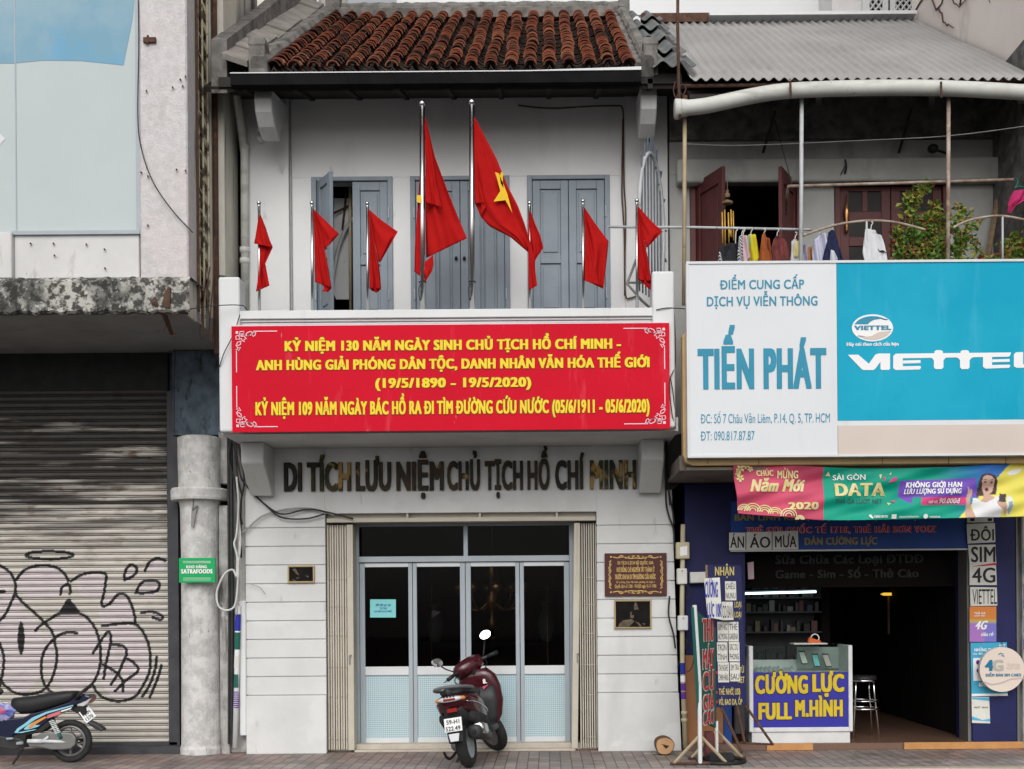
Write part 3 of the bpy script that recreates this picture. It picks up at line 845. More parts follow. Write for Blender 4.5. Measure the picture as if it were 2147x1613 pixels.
def leaf(mbp, x0, x1, z0, z1, y, panels, xf=None):
    """panelled shutter leaf; panels = (frac0, frac1, columns)"""
    w = x1 - x0; h = z1 - z0; st = .085
    mbp.box(x0, x0 + st, y, y + .04, z0, z1); mbp.box(x1 - st, x1, y, y + .04, z0, z1)
    last = 0.0
    for (a, b_, c_) in panels:
        mbp.box(x0 + st, x1 - st, y + .001, y + .039, z0 + last * h, z0 + a * h)
        last = b_
    mbp.box(x0 + st, x1 - st, y + .001, y + .039, z0 + last * h, z1)
    for (a, b_, c_) in panels:
        mbp.box(x0 + st, x1 - st, y + .022, y + .036, z0 + a * h, z0 + b_ * h)
        cw = (w - 2 * st) / c_
        for k in range(c_):
            xa = x0 + st + k * cw; xb = xa + cw
            mbp.box(xa + .028, xb - .028, y + .010, y + .024, z0 + a * h + .03, z0 + b_ * h - .03)
            if k: mbp.box(xa - .012, xa + .012, y + .002, y + .03, z0 + a * h, z0 + b_ * h)
std = [(.045, .16, 1), (.185, .44, 1), (.475, .665, 1), (.70, .965, 1)]
for wi, (a, b_) in enumerate(wins):
    wf = MB()
    wf.box(a - .005, a + .05, -.025, .06, WB, WT + .005); wf.box(b_ - .05, b_ + .005, -.025, .06, WB, WT + .005); wf.box(a + .05, b_ - .05, -.024, .06, WT - .04, WT + .005)
    win = wf.build('window', M['shutter_paint'], H, bevel=.004)
    win['label'] = ['grey window with its left shutter leaf swung open', 'closed grey middle window with tall narrow panels', 'closed grey right window with square panels'][wi]
    x0_, x1_ = a + .05, b_ - .05; mid = (x0_ + x1_) / 2
    pan = [(.05, .34, 1), (.37, .96, 2)] if wi == 1 else std
    for s_ in (0, 1):
        lm = MB()
        if wi == 0 and s_ == 0:
            hx = x0_
            lm.xf = Matrix.Translation((hx, 0, 0)) @ Matrix.Rotation(R(-58), 4, 'Z') @ Matrix.Translation((-hx, 0, 0))
        xa, xb = (x0_ + .003, mid - .003) if s_ == 0 else (mid + .003, x1_ - .003)
        leaf(lm, xa, xb, WB + .02, WT - .045, 0.0, pan)
        lf = lm.build('shutter_leaf', M['shutter_paint'], win, bevel=.004)
    if wi == 1:
        lm = MB()
        for s_ in (-1, 1): lm.ell((mid + s_ * .045, -.02, PZ(960, 543)), .018, .02, .022, 8, 6)
        lm.build('knob', M['black'], win, smooth=True)
    hm = MB()
    for hz in (4.2, 5.05, 5.95):
        for hx in (x0_ - .012, x1_ + .012):
            hm.tube([(hx, -.03, hz - .06), (hx, -.03, hz + .06)], .010, 6)
    hm.build('hinge', M['alu'], win)

# balcony
bY = -1.05
bz0 = 3.37
B_ = []
mb = MB(); mb.box(-3.30, 1.33, bY + .002, 0, bz0, bz0 + .14); bal = mb.build('balcony', M['white_wall'], H)
pzT = PZ(950, 652, bY)
mb = MB()
mb.box(-3.11, 1.14, bY, bY + .10, bz0 + .14, pzT - .10)
mb.build('parapet', M['clean_white'], bal)
mb = MB()
mb.box(-3.13, 1.16, bY - .07, bY + .13, pzT - .085, pzT)
mb.box(-3.13, 1.15, bY - .045, bY + .10, pzT - .112, pzT - .088); mb.box(-3.13, 1.15, bY - .03, bY + .1, pzT - .14, pzT - .115)
mb.build('coping', M['clean_white'], bal, bevel=.006)
for (a, b_, t_, bo) in ((458, 503, 580, 906), (1368, 1415, 568, 897)):
    mb = MB(); q = (a + b_) / 2
    mb.box(PX(a, 700, bY - .09), PX(b_, 700, bY - .09), bY - .09, bY + .16, PZ(q, bo, bY - .09), PZ(q, t_, bY - .09))
    mb.build('end_pillar', M['clean_white'], bal, bevel=.025, bseg=3)
for x in (-3.26, 1.19):
    mb = MB(); mb.plate([(x, bY + .16, 3.5), (x, -.05, 3.5), (x, -.05, 4.55), (x, bY + .16, 4.85)], (.1, 0, 0))
    mb.build('side_parapet', M['white_wall'], bal)
for (xa, xb) in ((-3.25, -3.01), (1.0, 1.24)):
    mb = MB()
    mb.plate([(xa, 0, bz0), (xa, -.50, bz0), (xa, -.50, bz0 - .22), (xa, -.45, bz0 - .26), (xa, -.12, bz0 - .53), (xa, 0, bz0 - .53)], (xb - xa, 0, 0))
    mb.build('bracket', M['white_wall'], bal, bevel=.01)
# lettering on the fascia
LT = [('DI', 597, 634), ('TÍCH', 645, 737), ('LƯU', 747, 821), ('NIỆM', 832, 931), ('CHỦ', 938, 1007), ('TỊCH', 1017, 1097), ('HỒ', 1106, 1153), ('CHÍ', 1164, 1225), ('MINH', 1237, 1334)]
lm = pmat('tarnished_letters', (.052, .034, .018), .5, (.018, .013, .010), 3, spec=.12, thr=(.4, .6),
          layers=[((.30, .19, .06), (3.2, 3.2, 3.2), .64, .67, .85), ((.03, .035, .02), (4.3, 4.3, 4.3), .57, .63, .8)])
lm2 = pmat('half_gilt_letters', (.05, .042, .02), .55, (.02, .024, .012), 5, spec=.12, thr=(.45, .55), layers=[((.34, .21, .06), (5, 5, 3), .52, .56, .85)])
mb = MB()
for w, a, b_ in LT:
    yb = 1031 - (a - 597) * .0078
    if w in ('DI', 'TÍCH', 'MINH'):
        mb.m = 1 if w != 'DI' else 0
        tpx(mb, w, a, b_, yb, yb - 60, 0, .056, ext=.04, lift=.002)
    else:
        mb.m = 0
        tpx(mb, w, a, b_, yb, yb - 60, 0, .056, ext=.04, lift=.002)
mb.build('lettering', [lm, lm2], H)

# folding gate, door frame, glass doors
mb = MB()
mb.box(gx0, gx1, .10, .26, gz1 - .10, gz1 - .0); mb.box(gx0 + .02, gx1 - .01, -.02, .09, gz1 - .10, gz1 - .055)
for x in (-1.55, -.75, .1): mb.box(x - .012, x + .012, .0, .11, gz1 - .1, gz1 - .005)
mb.build('gate_track', M['gate'], H, bevel=.003)
for (a, b_, lean) in ((686, 742, 0), (1205, 1253, 1)):
    mb = MB()
    x0_, x1_ = PX(a, 1300, .05), PX(b_, 1300, .05); n = 8
    for k in range(n):
        xa = x0_ + (x1_ - x0_ - .075) * k / n + (.052 if lean else 0) + (k + 1) * (.003 if lean else 0); xb = xa + (x1_ - x0_ - .075) / n - .008
        mb.plate([(xa, .06 + (k % 2) * .012, .03), (xb, .06 + (k % 2) * .012, .03), (xb, .06 + (k % 2) * .012, gz1 - .12), (xa, .06 + (k % 2) * .012, gz1 - .12)], (0, .16, 0))
    ea = x0_ if lean else x1_ - .07
    bx = -.045 if lean else 0
    mb.plate([(ea + bx, .03, .03), (ea + .068 + bx, .03, .03), (ea + .068, .03, gz1 - .12), (ea, .03, gz1 - .12)], (0, .2, 0))
    mb.box(ea + .022, ea + .04, .026, .032, 1.95, 2.5)
    for zz_ in (.15, .62, .95, 1.3, 1.62, 1.92):
        for k in range(n):
            xa = x0_ + (x1_ - x0_ - .075) * (k + .5) / n + (.075 if lean else 0)
            mb.ell((xa, .058, zz_), .007, .006, .007, 6, 4)
    g = mb.build('folding_gate', M['gate'], H, bevel=.003)
    mb = MB(); mb.box(ea + .02, ea + .03, .012, .032, .98, 1.08); mb.box(ea + .028, ea + .045, .01, .032, 1.07, 1.085); mb.build('handle', M['engine'], g)
Yd = .30
dx0, dx1 = PX(745, 1300, Yd), PX(1203, 1300, Yd)
dz1, dzt0, dzt1 = 2.55, PZ(970, 1178, Yd), PZ(970, 1166, Yd)
mb = MB()
fw = .045
mb.box(dx0 - .02, dx0 + fw, Yd, Yd + .09, .08, dz1); mb.box(dx1 - fw, dx1 + .02, Yd, Yd + .09, .08, dz1)
mb.box(dx0 + fw, dx1 - fw, Yd + .002, Yd + .088, dz1 - .03, dz1); mb.box(dx0 + fw, dx1 - fw, Yd - .012, Yd + .088, dzt0, dzt1)
xm = PX(976, 1120, Yd); mb.box(xm - .024, xm + .024, Yd + .004, Yd + .08, dzt1, dz1 - .03)
fr = mb.build('door_frame', M['alu'], H, bevel=.003)
mb = MB(); mb.box(dx0 + fw, xm - .024, Yd + .04, Yd + .046, dzt1, dz1 - .03); mb.box(xm + .024, dx1 - fw, Yd + .04, Yd + .046, dzt1, dz1 - .03); mb.build('transom_glass', M['glass'], fr)
edges = [dx0 + fw] + [PX(q, 1300, Yd) for q in (865, 976, 1090)] + [dx1 - fw]
patt = pmat('patterned_glass', (.46, .58, .62), .35, (.52, .60, .62), 1.6, spec=.4, thr=(.35, .65))
def pattern_grid(m):
    t = m.node_tree; N = t.nodes; L = t.links; b = N['Principled BSDF']
    src = b.inputs['Base Color'].links[0].from_socket
    geo = [n for n in N if n.type == 'NEW_GEOMETRY'][0]
    br = N.new('ShaderNodeTexBrick'); br.offset = 0.0
    br.inputs['Scale'].default_value = 1; br.inputs['Brick Width'].default_value = .0235; br.inputs['Row Height'].default_value = .0235; br.inputs['Mortar Size'].default_value = .0022
    br.inputs['Color1'].default_value = (1, 1, 1, 1); br.inputs['Color2'].default_value = (.94, .97, .98, 1); br.inputs['Mortar'].default_value = (.42, .55, .58, 1)
    sp = N.new('ShaderNodeSeparateXYZ'); cb = N.new('ShaderNodeCombineXYZ')
    L.new(geo.outputs['Position'], sp.inputs[0]); L.new(sp.outputs['X'], cb.inputs['X']); L.new(sp.outputs['Z'], cb.inputs['Y']); L.new(cb.outputs[0], br.inputs['Vector'])
    mx = N.new('ShaderNodeMix'); mx.data_type = 'RGBA'; mx.blend_type = 'MULTIPLY'; mx.inputs['Factor'].default_value = 1
    rg = [i for i in mx.inputs if i.type == 'RGBA']; L.new(src, rg[0]); L.new(br.outputs['Color'], rg[1])
    L.new([o for o in mx.outputs if o.type == 'RGBA'][0], b.inputs['Base Color'])
pattern_grid(patt)
zb0, zb1 = PZ(970, 1562, Yd), PZ(970, 1547, Yd)
zr0, zr1 = PZ(970, 1415, Yd), PZ(970, 1397, Yd)
zg1, zd1 = PZ(970, 1188, Yd), dzt0 - .006
for i in range(4):
    xa, xb = edges[i] + .003, edges[i + 1] - .003
    s_ = .058
    mb = MB()
    sl = s_ if i in (0, 2) else .045; sr = s_ if i in (1, 3) else .045
    mb.box(xa, xa + sl, Yd + .02, Yd + .065, zb0, zd1); mb.box(xb - sr, xb, Yd + .02, Yd + .065, zb0, zd1)
    dr = mb.build('glass_door', M['alu'], H, bevel=.003)
    mb = MB()
    mb.box(xa + sl, xb - sr, Yd + .015, Yd + .062, zb0, zb1); mb.box(xa + sl, xb - sr, Yd + .015, Yd + .062, zr0, zr1); mb.box(xa + sl, xb - sr, Yd + .022, Yd + .062, zg1, zd1)
    mb.build('rail', M['alu_light'], dr, bevel=.003)
    mb = MB(); mb.box(xa + sl, xb - sr, Yd + .038, Yd + .044, zr1, zg1); mb.build('pane', M['glass'], dr)
    mb = MB(); mb.box(xa + sl, xb - sr, Yd + .034, Yd + .046, zb1, zr0); mb.build('patterned_pane', patt, dr)
mb = MB(); mb.box(gx0 + .0, gx1, .14, .5, .001, .078); mb.box(gx0 + .3, gx1 - .25, .02, .139, .001, .028); mb.build('threshold', M['stone_step'], H, bevel=.006)

# ---------------- roof
TH = R(32.7)
RY0, RZ0, RL = -.95, 7.08, 4.76
ct, st_ = math.cos(TH), math.sin(TH)
def RP(x, t, h=0.0):
    return Vector((x, RY0 + t * ct - h * st_, RZ0 + t * st_ + h * ct))
x_first, dxt, ncol = -2.762, .2014, 19
mb = MB(); cols = []
nt_ = 36; ls = (RL - .12) / nt_
for c_ in range(ncol):
    xc = x_first + c_ * dxt
    wob = random.uniform(-.012, .012)
    for k in range(nt_):
        t0 = k * ls + random.uniform(-.012, .012); t1 = t0 + ls * 1.28
        if random.random() < .015: continue
        r0 = .068 + random.uniform(-.005, .006); r1 = .052
        xo = xc + wob * math.sin(k * .35) + random.uniform(-.007, .007)
        h0 = .055 + random.uniform(0, .014); h1 = .030
        vs = []
        for (tt, rr, hh) in ((t0, r0, h0), (t1, r1, h1)):
            for j in range(8):
                a = math.pi * j / 7
                vs.append(RP(xo + rr * math.cos(a), tt, hh + rr * .85 * math.sin(a)))
        for j in range(8):
            a = math.pi * j / 7
            vs.append(RP(xo + (r0 - .014) * math.cos(a), t0, h0 + (r0 - .014) * .85 * math.sin(a)))
        fs = [(j, j + 1, 8 + j + 1, 8 + j) for j in range(7)] + [(16 + j, 16 + j + 1, j + 1, j) for j in range(7)]
        mb.add(vs, fs)
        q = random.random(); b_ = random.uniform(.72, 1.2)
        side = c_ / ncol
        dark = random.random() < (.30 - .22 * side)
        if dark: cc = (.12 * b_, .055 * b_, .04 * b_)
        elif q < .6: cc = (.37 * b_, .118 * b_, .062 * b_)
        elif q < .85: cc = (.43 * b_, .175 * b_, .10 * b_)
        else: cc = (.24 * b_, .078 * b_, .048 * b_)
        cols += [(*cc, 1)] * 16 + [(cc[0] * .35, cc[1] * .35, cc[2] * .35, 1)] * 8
mb.cols = cols
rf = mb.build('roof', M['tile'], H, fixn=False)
mb = MB()
npan = ncol + 1
for c_ in range(npan):
    xc = x_first + (c_ - .5) * dxt
    for k in range(26):
        t0 = k * (RL / 26) + random.uniform(-.01, .01); t1 = t0 + RL / 26 * 1.25
        h0 = .028 + random.uniform(-.004, .012); h1 = .0
        xo = random.uniform(-.006, .006)
        vs = []
        for (tt, hh) in ((t0, h0), (t1, h1)):
            for j in range(7):
                u = -1 + 2 * j / 6
                vs.append(RP(xc + xo + u * .105, tt, hh - .06 + .085 * u * u))
        for j in range(7):
            u = -1 + 2 * j / 6
            vs.append(RP(xc + xo + u * .105, t0, h0 - .078 + .085 * u * u))
        mb.add(vs, [(j, j + 1, 7 + j + 1, 7 + j) for j in range(6)] + [(14 + j, 14 + j + 1, j + 1, j) for j in range(6)])
mb.build('pan_tiles', M['pan'], rf)
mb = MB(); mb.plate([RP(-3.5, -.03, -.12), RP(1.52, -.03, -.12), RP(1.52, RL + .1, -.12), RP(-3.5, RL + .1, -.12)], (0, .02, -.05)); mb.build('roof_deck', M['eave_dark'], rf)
# cement ridge and verges
def rough_bar(mb, fn, n, w, h, jit=.012):
    """fn(t) -> centre bottom point; w along X or Y handled by caller through vectors"""
    secs = []
    for i in range(n + 1):
        p, a, up = fn(i / n)
        j = [random.uniform(-jit, jit) for _ in range(6)]
        secs.append([p - a * (w / 2 + j[0]), p - a * (w / 2 + j[1]) + up * (h * .8), p - a * (w * .3) + up * (h + j[2]), p + a * (w * .3) + up * (h + j[3]), p + a * (w / 2 + j[4]) + up * (h * .8), p + a * (w / 2 + j[5])])
    mb.loft(secs)
mb = MB()
rdY, rdZ = RP(0, RL - .05).y, RP(0, RL - .05).z
rough_bar(mb, lambda t: (Vector((-2.75 + 3.82 * t, rdY + .05, rdZ - .1)), Vector((0, 1, 0)), Vector((0, 0, 1))), 60, .22, .30, .01)
rough_bar(mb, lambda t: (Vector((-2.75 + 3.82 * t, rdY - .12, rdZ - .12)), Vector((0, 1, 0)), Vector((0, 0, 1))), 60, .25, .16, .014)
mb.build('ridge', M['cement'], rf)
upn = Vector((0, -st_, ct)); ax = Vector((1, 0, 0))
mb = MB()
rough_bar(mb, lambda t: (RP(-2.90, -.02 + 4.85 * t, -.06), ax, upn), 40, .17, .22)
mb.build('verge', M['cement'], rf); mb = MB()
rough_bar(mb, lambda t: (RP(1.055, -.02 + 4.9 * t, -.06), ax, upn), 40, .13, .20)
rough_bar(mb, lambda t: (RP(.965, -.0 + 4.8 * t, -.06), ax, upn), 40, .10, .13)
mb.build('verge', M['cement'], rf)
for (x, t_, w, h) in ((-2.93, .05, .17, .34), (-2.86, 4.75, .2, .42), (1.09, 4.72, .15, .46), (1.09, .1, .15, .30)):
    p = RP(x, t_)
    secs = []; mb = MB()
    for (dz, sc) in ((-.1, 1), (h * .7, .95), (h * .72, 1.06), (h * .92, 1.0), (h, .7)):
        secs.append([Vector((p.x + a * w / 2 * sc, p.y + b_ * w / 2 * sc, p.z + dz)) for a, b_ in ((-1, -1), (1, -1), (1, 1), (-1, 1))])
    mb.loft(secs)
    mb.build('verge_post', M['cement'], rf, bevel=.008)
# tall flashing of the party wall on the left
mb = MB()
for k in range(9):
    t0 = .0 + k * .56; t1 = t0 + .54
    h = .10 + random.uniform(-.03, .03); x = -3.14 + random.uniform(-.012, .012)
    mb.plate([RP(x - .13, t0, h + .06), RP(x + .11, t0, h - .02), RP(x + .11, t1, h - .02), RP(x - .13, t1, h + .06)], (0, -.02, .05))
mb.build('coping_tile', pmat('coping_slabs', (.30, .275, .25), .9, (.2, .18, .165), 4, bump=.4), rf)
mb = MB()
mb.plate([(-3.42, -.9, 6.9), (-3.42, 3.9, 9.9), (-3.42, 3.9, 10.75), (-3.42, 2.4, 9.75), (-3.42, 1.0, 8.75), (-3.42, -.9, 7.45)], (.16, 0, 0))
mb.build('party_wall', M['cement'], rf)
# gutter, eave, corbels
mb = MB()
gxa, gxb = -3.19, .985
mb.box(gxa, gxb, -1.03, -.93, 6.925, 7.035)
for x in (-2.8, -2.38, -2.0, -1.35, -.95, -.55, .2, .55): mb.box(x - .008, x + .008, -1.036, -.93, 6.92, 7.037)
gt = mb.build('gutter', M['gutter'], rf)
mb = MB(); mb.box(gxa, gxb - 1.1, -1.04, -.99, 7.037, 7.047); mb.plate([(-.115, -1.042, 7.037), (gxb, -1.042, 7.042), (gxb, -1.042, 7.075), (-.115, -1.042, 7.047)], (0, .05, 0)); mb.build('gutter_lip', M['alu_light'], gt)
mb = MB(); mb.plate([(-3.34, -.93, 6.95), (-3.34, .28, 7.30), (-3.34, .28, 7.40), (-3.34, -.93, 7.05)], (4.75, 0, 0))
for k in range(9): mb.plate([(-3.1 + k * .52, -.93, 6.90), (-3.1 + k * .52, .0, 7.20), (-3.1 + k * .52, .0, 7.3), (-3.1 + k * .52, -.93, 7.0)], (.05, 0, 0))
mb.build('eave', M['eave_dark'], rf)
for (xa, xb) in ((-3.02, -2.84), (1.0, 1.17)):
    mb = MB()
    prof_ = [(0, 7.15), (-.72, 7.02), (-.76, 6.90), (-.72, 6.78), (-.60, 6.67), (-.44, 6.60), (-.34, 6.62), (-.30, 6.74), (-.1, 6.9), (0, 6.95)]
    mb.plate([(xa, y, z) for y, z in prof_], (xb - xa, 0, 0))
    mb.build('corbel', M['white_wall'], rf, bevel=.012)
for (a, b_) in ((544, 272), (545, 291), (1360, 273)):
    mb = MB(); p = P(a, b_, -.1); mb.lathe(p, [(.02, .08), (.036, .06), (.04, .03), (.03, .015), (.042, .0), (.03, -.03), (.01, -.04)], 10, axis='y'); mb.build('insulator', M['clean_white'], H, smooth=True)
mb = MB(); mb.pbox(1357, 1364, 262, 296, -.06, -.03); mb.build('iron_strap', M['rust'], H)

# grey corrugated sheets between the two roofs
FS = thing('cement_sheet_roof', (1.3, -.9, 7.0), 'narrow strip of dark corrugated cement sheets between the tiled and metal roofs', 'roof')
mb = MB()
for k in range(5):
    t0 = -.12 + k * .98; t1 = t0 + 1.06
    def fs_(u, v, t0=t0, t1=t1):
        x = 1.10 + .44 * u
        return RP(x, t0 + (t1 - t0) * v, .02 + .030 * math.cos((x - 1.0) * 2 * math.pi / .2) + (.05 * (1 - v)))
    mb.grid(fs_, 24, 3)
mb.build('sheets', M['fibre'], FS, smooth=True, solid=.006)
# ================================================================== right shophouse
S = thing('phone_shop_house', (3.3, 0, 0), 'grey two-storey shophouse with metal roof and blue phone shop below', 'house')
RXL, RXR = 1.46, 4.97
mb = MB()
mz0 = PZ(1800, 166, -1.15)
my1, mzr = 2.75, PZ(1650, 45, 2.75)
def mroof(u, v):
    x = 1.47 + 3.47 * u
    y = -1.15 + (my1 + 1.15) * v
    ph = (x * 2 * math.pi / .105)
    return Vector((x, y, mz0 + (mzr - mz0) * v + .017 * math.cos(ph) + .008 * math.sin(v * 9 + x)))
mb.grid(mroof, 330, 10)
mrf = mb.build('metal_roof', M['metal_roof'], S, smooth=True, solid=.006)
mb = MB(); mb.box(1.30, 2.2, my1 - .05, my1 + .12, mzr - .02, mzr + .10); mb.build('rusty_flashing', M['rust'], mrf)
mb = MB(); mb.box(2.2, 4.95, my1 - .12, my1 + .10, mzr + .03, mzr + .075); mb.build('ridge_flashing', M['alu_light'], mrf)
mb = MB()
mb.plate([(1.47, -1.05, mz0 - .10), (1.47, my1, mzr - .10), (1.47, my1, mzr - .14), (1.47, -1.05, mz0 - .14)], (3.47, 0, 0))
for x in (1.6, 2.75, 3.9, 4.8): mb.plate([(x, -1.05, mz0 - .14), (x, 0, mz0 + .55), (x, 0, mz0 + .48), (x, -1.05, mz0 - .22)], (.06, 0, 0))
mb.build('roof_frame', M['eave_dark'], mrf)
# upper wall
UW0, UW1 = 3.10, 7.45
dl0, dl1 = PX(1447, 480), PX(1682, 480)
dr0, dr1 = PX(1750, 480), PX(1988, 480)
zdl, zdr = PZ(1560, 366), PZ(1870, 370)
mb = MB()
for (a, b_) in ((XR + .02, dl0), (dl1, dr0), (dr1, RXR)):
    mb.box(a, b_, 0, .25, UW0, zdl)
mb.box(XR + .02, RXR, 0, .25, zdl, 6.72)
mb.build('upper_wall', M['grey_wall'], S, bevel=.006)
mb = MB(); mb.box(XR + .02, RXR, -.06, .24, 6.722, UW1)
mb.build('rough_band', M['rough_dark'], S)
mb = MB(); mb.box(PX(1416, 350), PX(2085, 350), -.16, 0, PZ(1750, 380, -.16), PZ(1750, 330, -.16)); mb.build('lintel', M['grey_wall'], S, bevel=.03, bseg=3)
mb = MB(); mb.box(RXR - .03, RXR + .2, -1.15, 3, 3.1, 7.4); mb.build('side_wall', M['rough_dark'], S)
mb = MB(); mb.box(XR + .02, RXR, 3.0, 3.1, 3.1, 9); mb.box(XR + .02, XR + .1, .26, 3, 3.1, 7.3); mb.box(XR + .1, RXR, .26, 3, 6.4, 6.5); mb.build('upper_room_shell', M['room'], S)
# open left door
dd = MB(); dd.box(dl0, dl0 + .06, -.02, .2, UW0, zdl); dd.box(dl1 - .06, dl1, -.02, .2, UW0, zdl); dd.box(dl0 + .06, dl1 - .06, -.019, .2, zdl - .09, zdl)
dr_ = dd.build('open_door', M['maroon_door'], S, bevel=.004)
dd = MB(); dd.box(PX(1486, 470, .22), PX(1490, 470, .22), .22, .26, 3.2, PZ(1560, 388, .22)); dd.box(PX(1634, 470, .22), PX(1638, 470, .22), .22, .26, 3.2, PZ(1560, 388, .22)); dd.box(PX(1486, 470, .22), PX(1638, 470, .22), .22, .26, PZ(1560, 392, .22), PZ(1560, 385, .22)); dd.build('inner_frame', M['grey_wall'], dr_)
for (hx, sg, an) in ((dl0 + .06, 1, -66), (dl1 - .06, -1, 62)):
    lm = MB(); lm.xf = Matrix.Translation((hx, 0, 0)) @ Matrix.Rotation(R(an), 4, 'Z') @ Matrix.Translation((-hx, 0, 0))
    w = (dl1 - dl0) / 2 - .07
    xa, xb = (hx, hx + w) if sg > 0 else (hx - w, hx)
    leaf(lm, xa, xb, UW0 + .05, zdl - .09, 0.0, [(.05, .3, 1), (.33, .62, 1), (.65, .95, 1)])
    lm.build('door_leaf', M['maroon_door'], dr_, bevel=.004)
# closed right door with panes
dd = MB(); dd.box(dr0, dr0 + .06, -.02, .2, UW0, zdr); dd.box(dr1 - .06, dr1, -.02, .2, UW0, zdr); dd.box(dr0 + .06, dr1 - .06, -.019, .2, zdr - .10, zdr)
dr_ = dd.build('closed_door', M['maroon_door'], S, bevel=.004)
pane_m = pmat('door_pane', (.03, .026, .025), .4, (.018, .016, .016), 4, spec=.12)
for s_ in (0, 1):
    m_ = (dr0 + dr1) / 2
    xa, xb = (dr0 + .063, m_ - .004) if s_ == 0 else (m_ + .004, dr1 - .063)
    lm = MB(); z0_, z1_ = UW0 + .05, zdr - .105
    cuts = [z0_, PZ(1850, 505), PZ(1850, 452), z1_]
    lm.box(xa, xa + .1, .02, .06, z0_, z1_); lm.box(xb - .1, xb, .02, .06, z0_, z1_)
    for zc in cuts: lm.box(xa + .1, xb - .1, .021, .059, max(z0_, zc - .05), min(z1_, zc + .05))
    xm_ = (xa + xb) / 2; lm.box(xm_ - .03, xm_ + .03, .022, .058, cuts[2] + .05, z1_ - .05)
    lf = lm.build('door_leaf', M['maroon_door'], dr_, bevel=.003)
    lm = MB(); lm.box(xa + .1, xb - .1, .035, .045, z0_ + .05, z1_ - .05); lm.build('pane', pane_m, lf)
lm = MB(); lm.lathe(P(1775, 460, -.02), [(.004, .28), (.012, .16), (.028, .12), (.034, .06), (.02, 0), (.02, -.12), (.006, -.16)], 10); lm.build('handle', M['brass'], dr_, smooth=True)
# balcony with yellow tiled parapet
PYr = -1.25
by0, by1 = PZ(1800, 974, PYr), 5.0
mb = MB()
x0_ = PX(1431, 800, PYr)
pts = [(x0_ + .10, by0), (x0_ + .03, by0 + .03), (x0_, by0 + .10), (x0_, PZ(1431, 705, PYr)), (x0_ + .03, PZ(1431, 695, PYr)), (x0_ + .10, PZ(1431, 688, PYr)), (5.15, PZ(1431, 688, PYr)), (5.15, by0)]
mb.plate([(x, PYr, z) for x, z in pts], (0, .14, 0))
bl = mb.build('balcony', M['yellow_tile'], S, bevel=.012, bseg=2)
mb = MB()
for q in (1484, 1591, 1850, 1989, 2109): mb.pbox(q - .6, q + .6, 959, 973, PYr - .003, PYr + .01)
mb.build('tile_joint', M['rust'], bl)
mb = MB(); mb.box(x0_ - .02, 5.15, PYr + .14, 0, by0 - .03, by0 + .12); mb.plate([(PX(1404, 990, -.3), -.02, by0 - .04), (PX(1404, 990, -.3), -.45, by0 - .04), (PX(1440, 990, -1.2), -1.2, by0 - .04), (2.2, -1.2, by0 - .04), (2.2, -.02, by0 - .04)], (0, 0, .03)); mb.build('canopy_slab', pmat('canopy_slab', (.20, .165, .14), .9, (.13, .11, .1), 3), S)
# ---------------- shop front
fz = .075
mb = MB(); mb.box(1.47, 5.2, -.06, 6, .002, fz); mb.build('shop_floor', pmat('shop_floor', (.16, .09, .06), .35, (.12, .07, .05), 2, spec=.5), S)
mb = MB()
M['orange_tile'] = pmat('orange_tile', (.50, .25, .09), .6, (.42, .20, .07), 6)
mb.box(PX(1608, 1565, -.09), PX(1705, 1565, -.09), -.09, -.062, .002, fz + .004); mb.build('step_tile', M['orange_tile'], S, bevel=.004)
mb = MB(); mb.box(PX(1896, 1565, -.09), 5.2, -.09, -.062, .002, fz + .004); mb.build('step_tile', M['orange_tile'], S, bevel=.004)
mb = MB(); mb.box(PX(1437, 1200, .06), PX(1562, 1200, .06), .06, .5, PZ(1500, 1375, .06), by0 - .04); mb.build('blue_pillar', M['blue_paint'], S)
mb = MB(); mb.box(PX(1437, 1450, .05), PX(1516, 1450, .05), .05, .4, fz, PZ(1480, 1374, .05)); mb.build('brown_board', M['orange_brown'], S, bevel=.004)
mb = MB(); mb.box(PX(1517, 1450, .05), PX(1534, 1450, .05), .05, .4, fz, PZ(1480, 1374, .05)); mb.build('blue_strip', M['blue_sign'], S)
mb = MB(); mb.box(PX(2036, 1300, 0), PX(2129, 1300, 0), -.02, .5, fz, by0 - .04); rp = mb.build('blue_pillar', M['blue_paint'], S, bevel=.006)
mb = MB(); mb.box(PX(2026, 1300, .05), PX(2036, 1300, .05), .02, .3, fz, PZ(2030, 1150, .05)); mb.box(PX(2129.5, 1300, 0), PX(2139, 1300, 0), -.03, .4, fz, by0 - .1); mb.build('pillar_edge', M['engine'], S)
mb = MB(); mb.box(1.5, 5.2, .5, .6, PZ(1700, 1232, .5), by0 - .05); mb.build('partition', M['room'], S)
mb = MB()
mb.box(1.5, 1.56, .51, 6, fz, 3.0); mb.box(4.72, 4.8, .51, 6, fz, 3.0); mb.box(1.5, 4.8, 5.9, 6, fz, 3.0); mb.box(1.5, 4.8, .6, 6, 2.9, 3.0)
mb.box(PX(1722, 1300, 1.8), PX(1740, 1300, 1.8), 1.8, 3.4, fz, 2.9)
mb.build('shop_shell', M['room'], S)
mb = MB(); tpx(mb, 'Sửa Chữa Các Loại ĐTDĐ', 1625, 1935, 1183, 1165, .5, .04, ext=.02); tpx(mb, 'Game - Sim - Số - Thẻ Cào', 1625, 1925, 1213, 1196, .5, .04, ext=.02)
mb.build('lettering', pmat('dim_letters', (.022, .022, .022), .6), S)
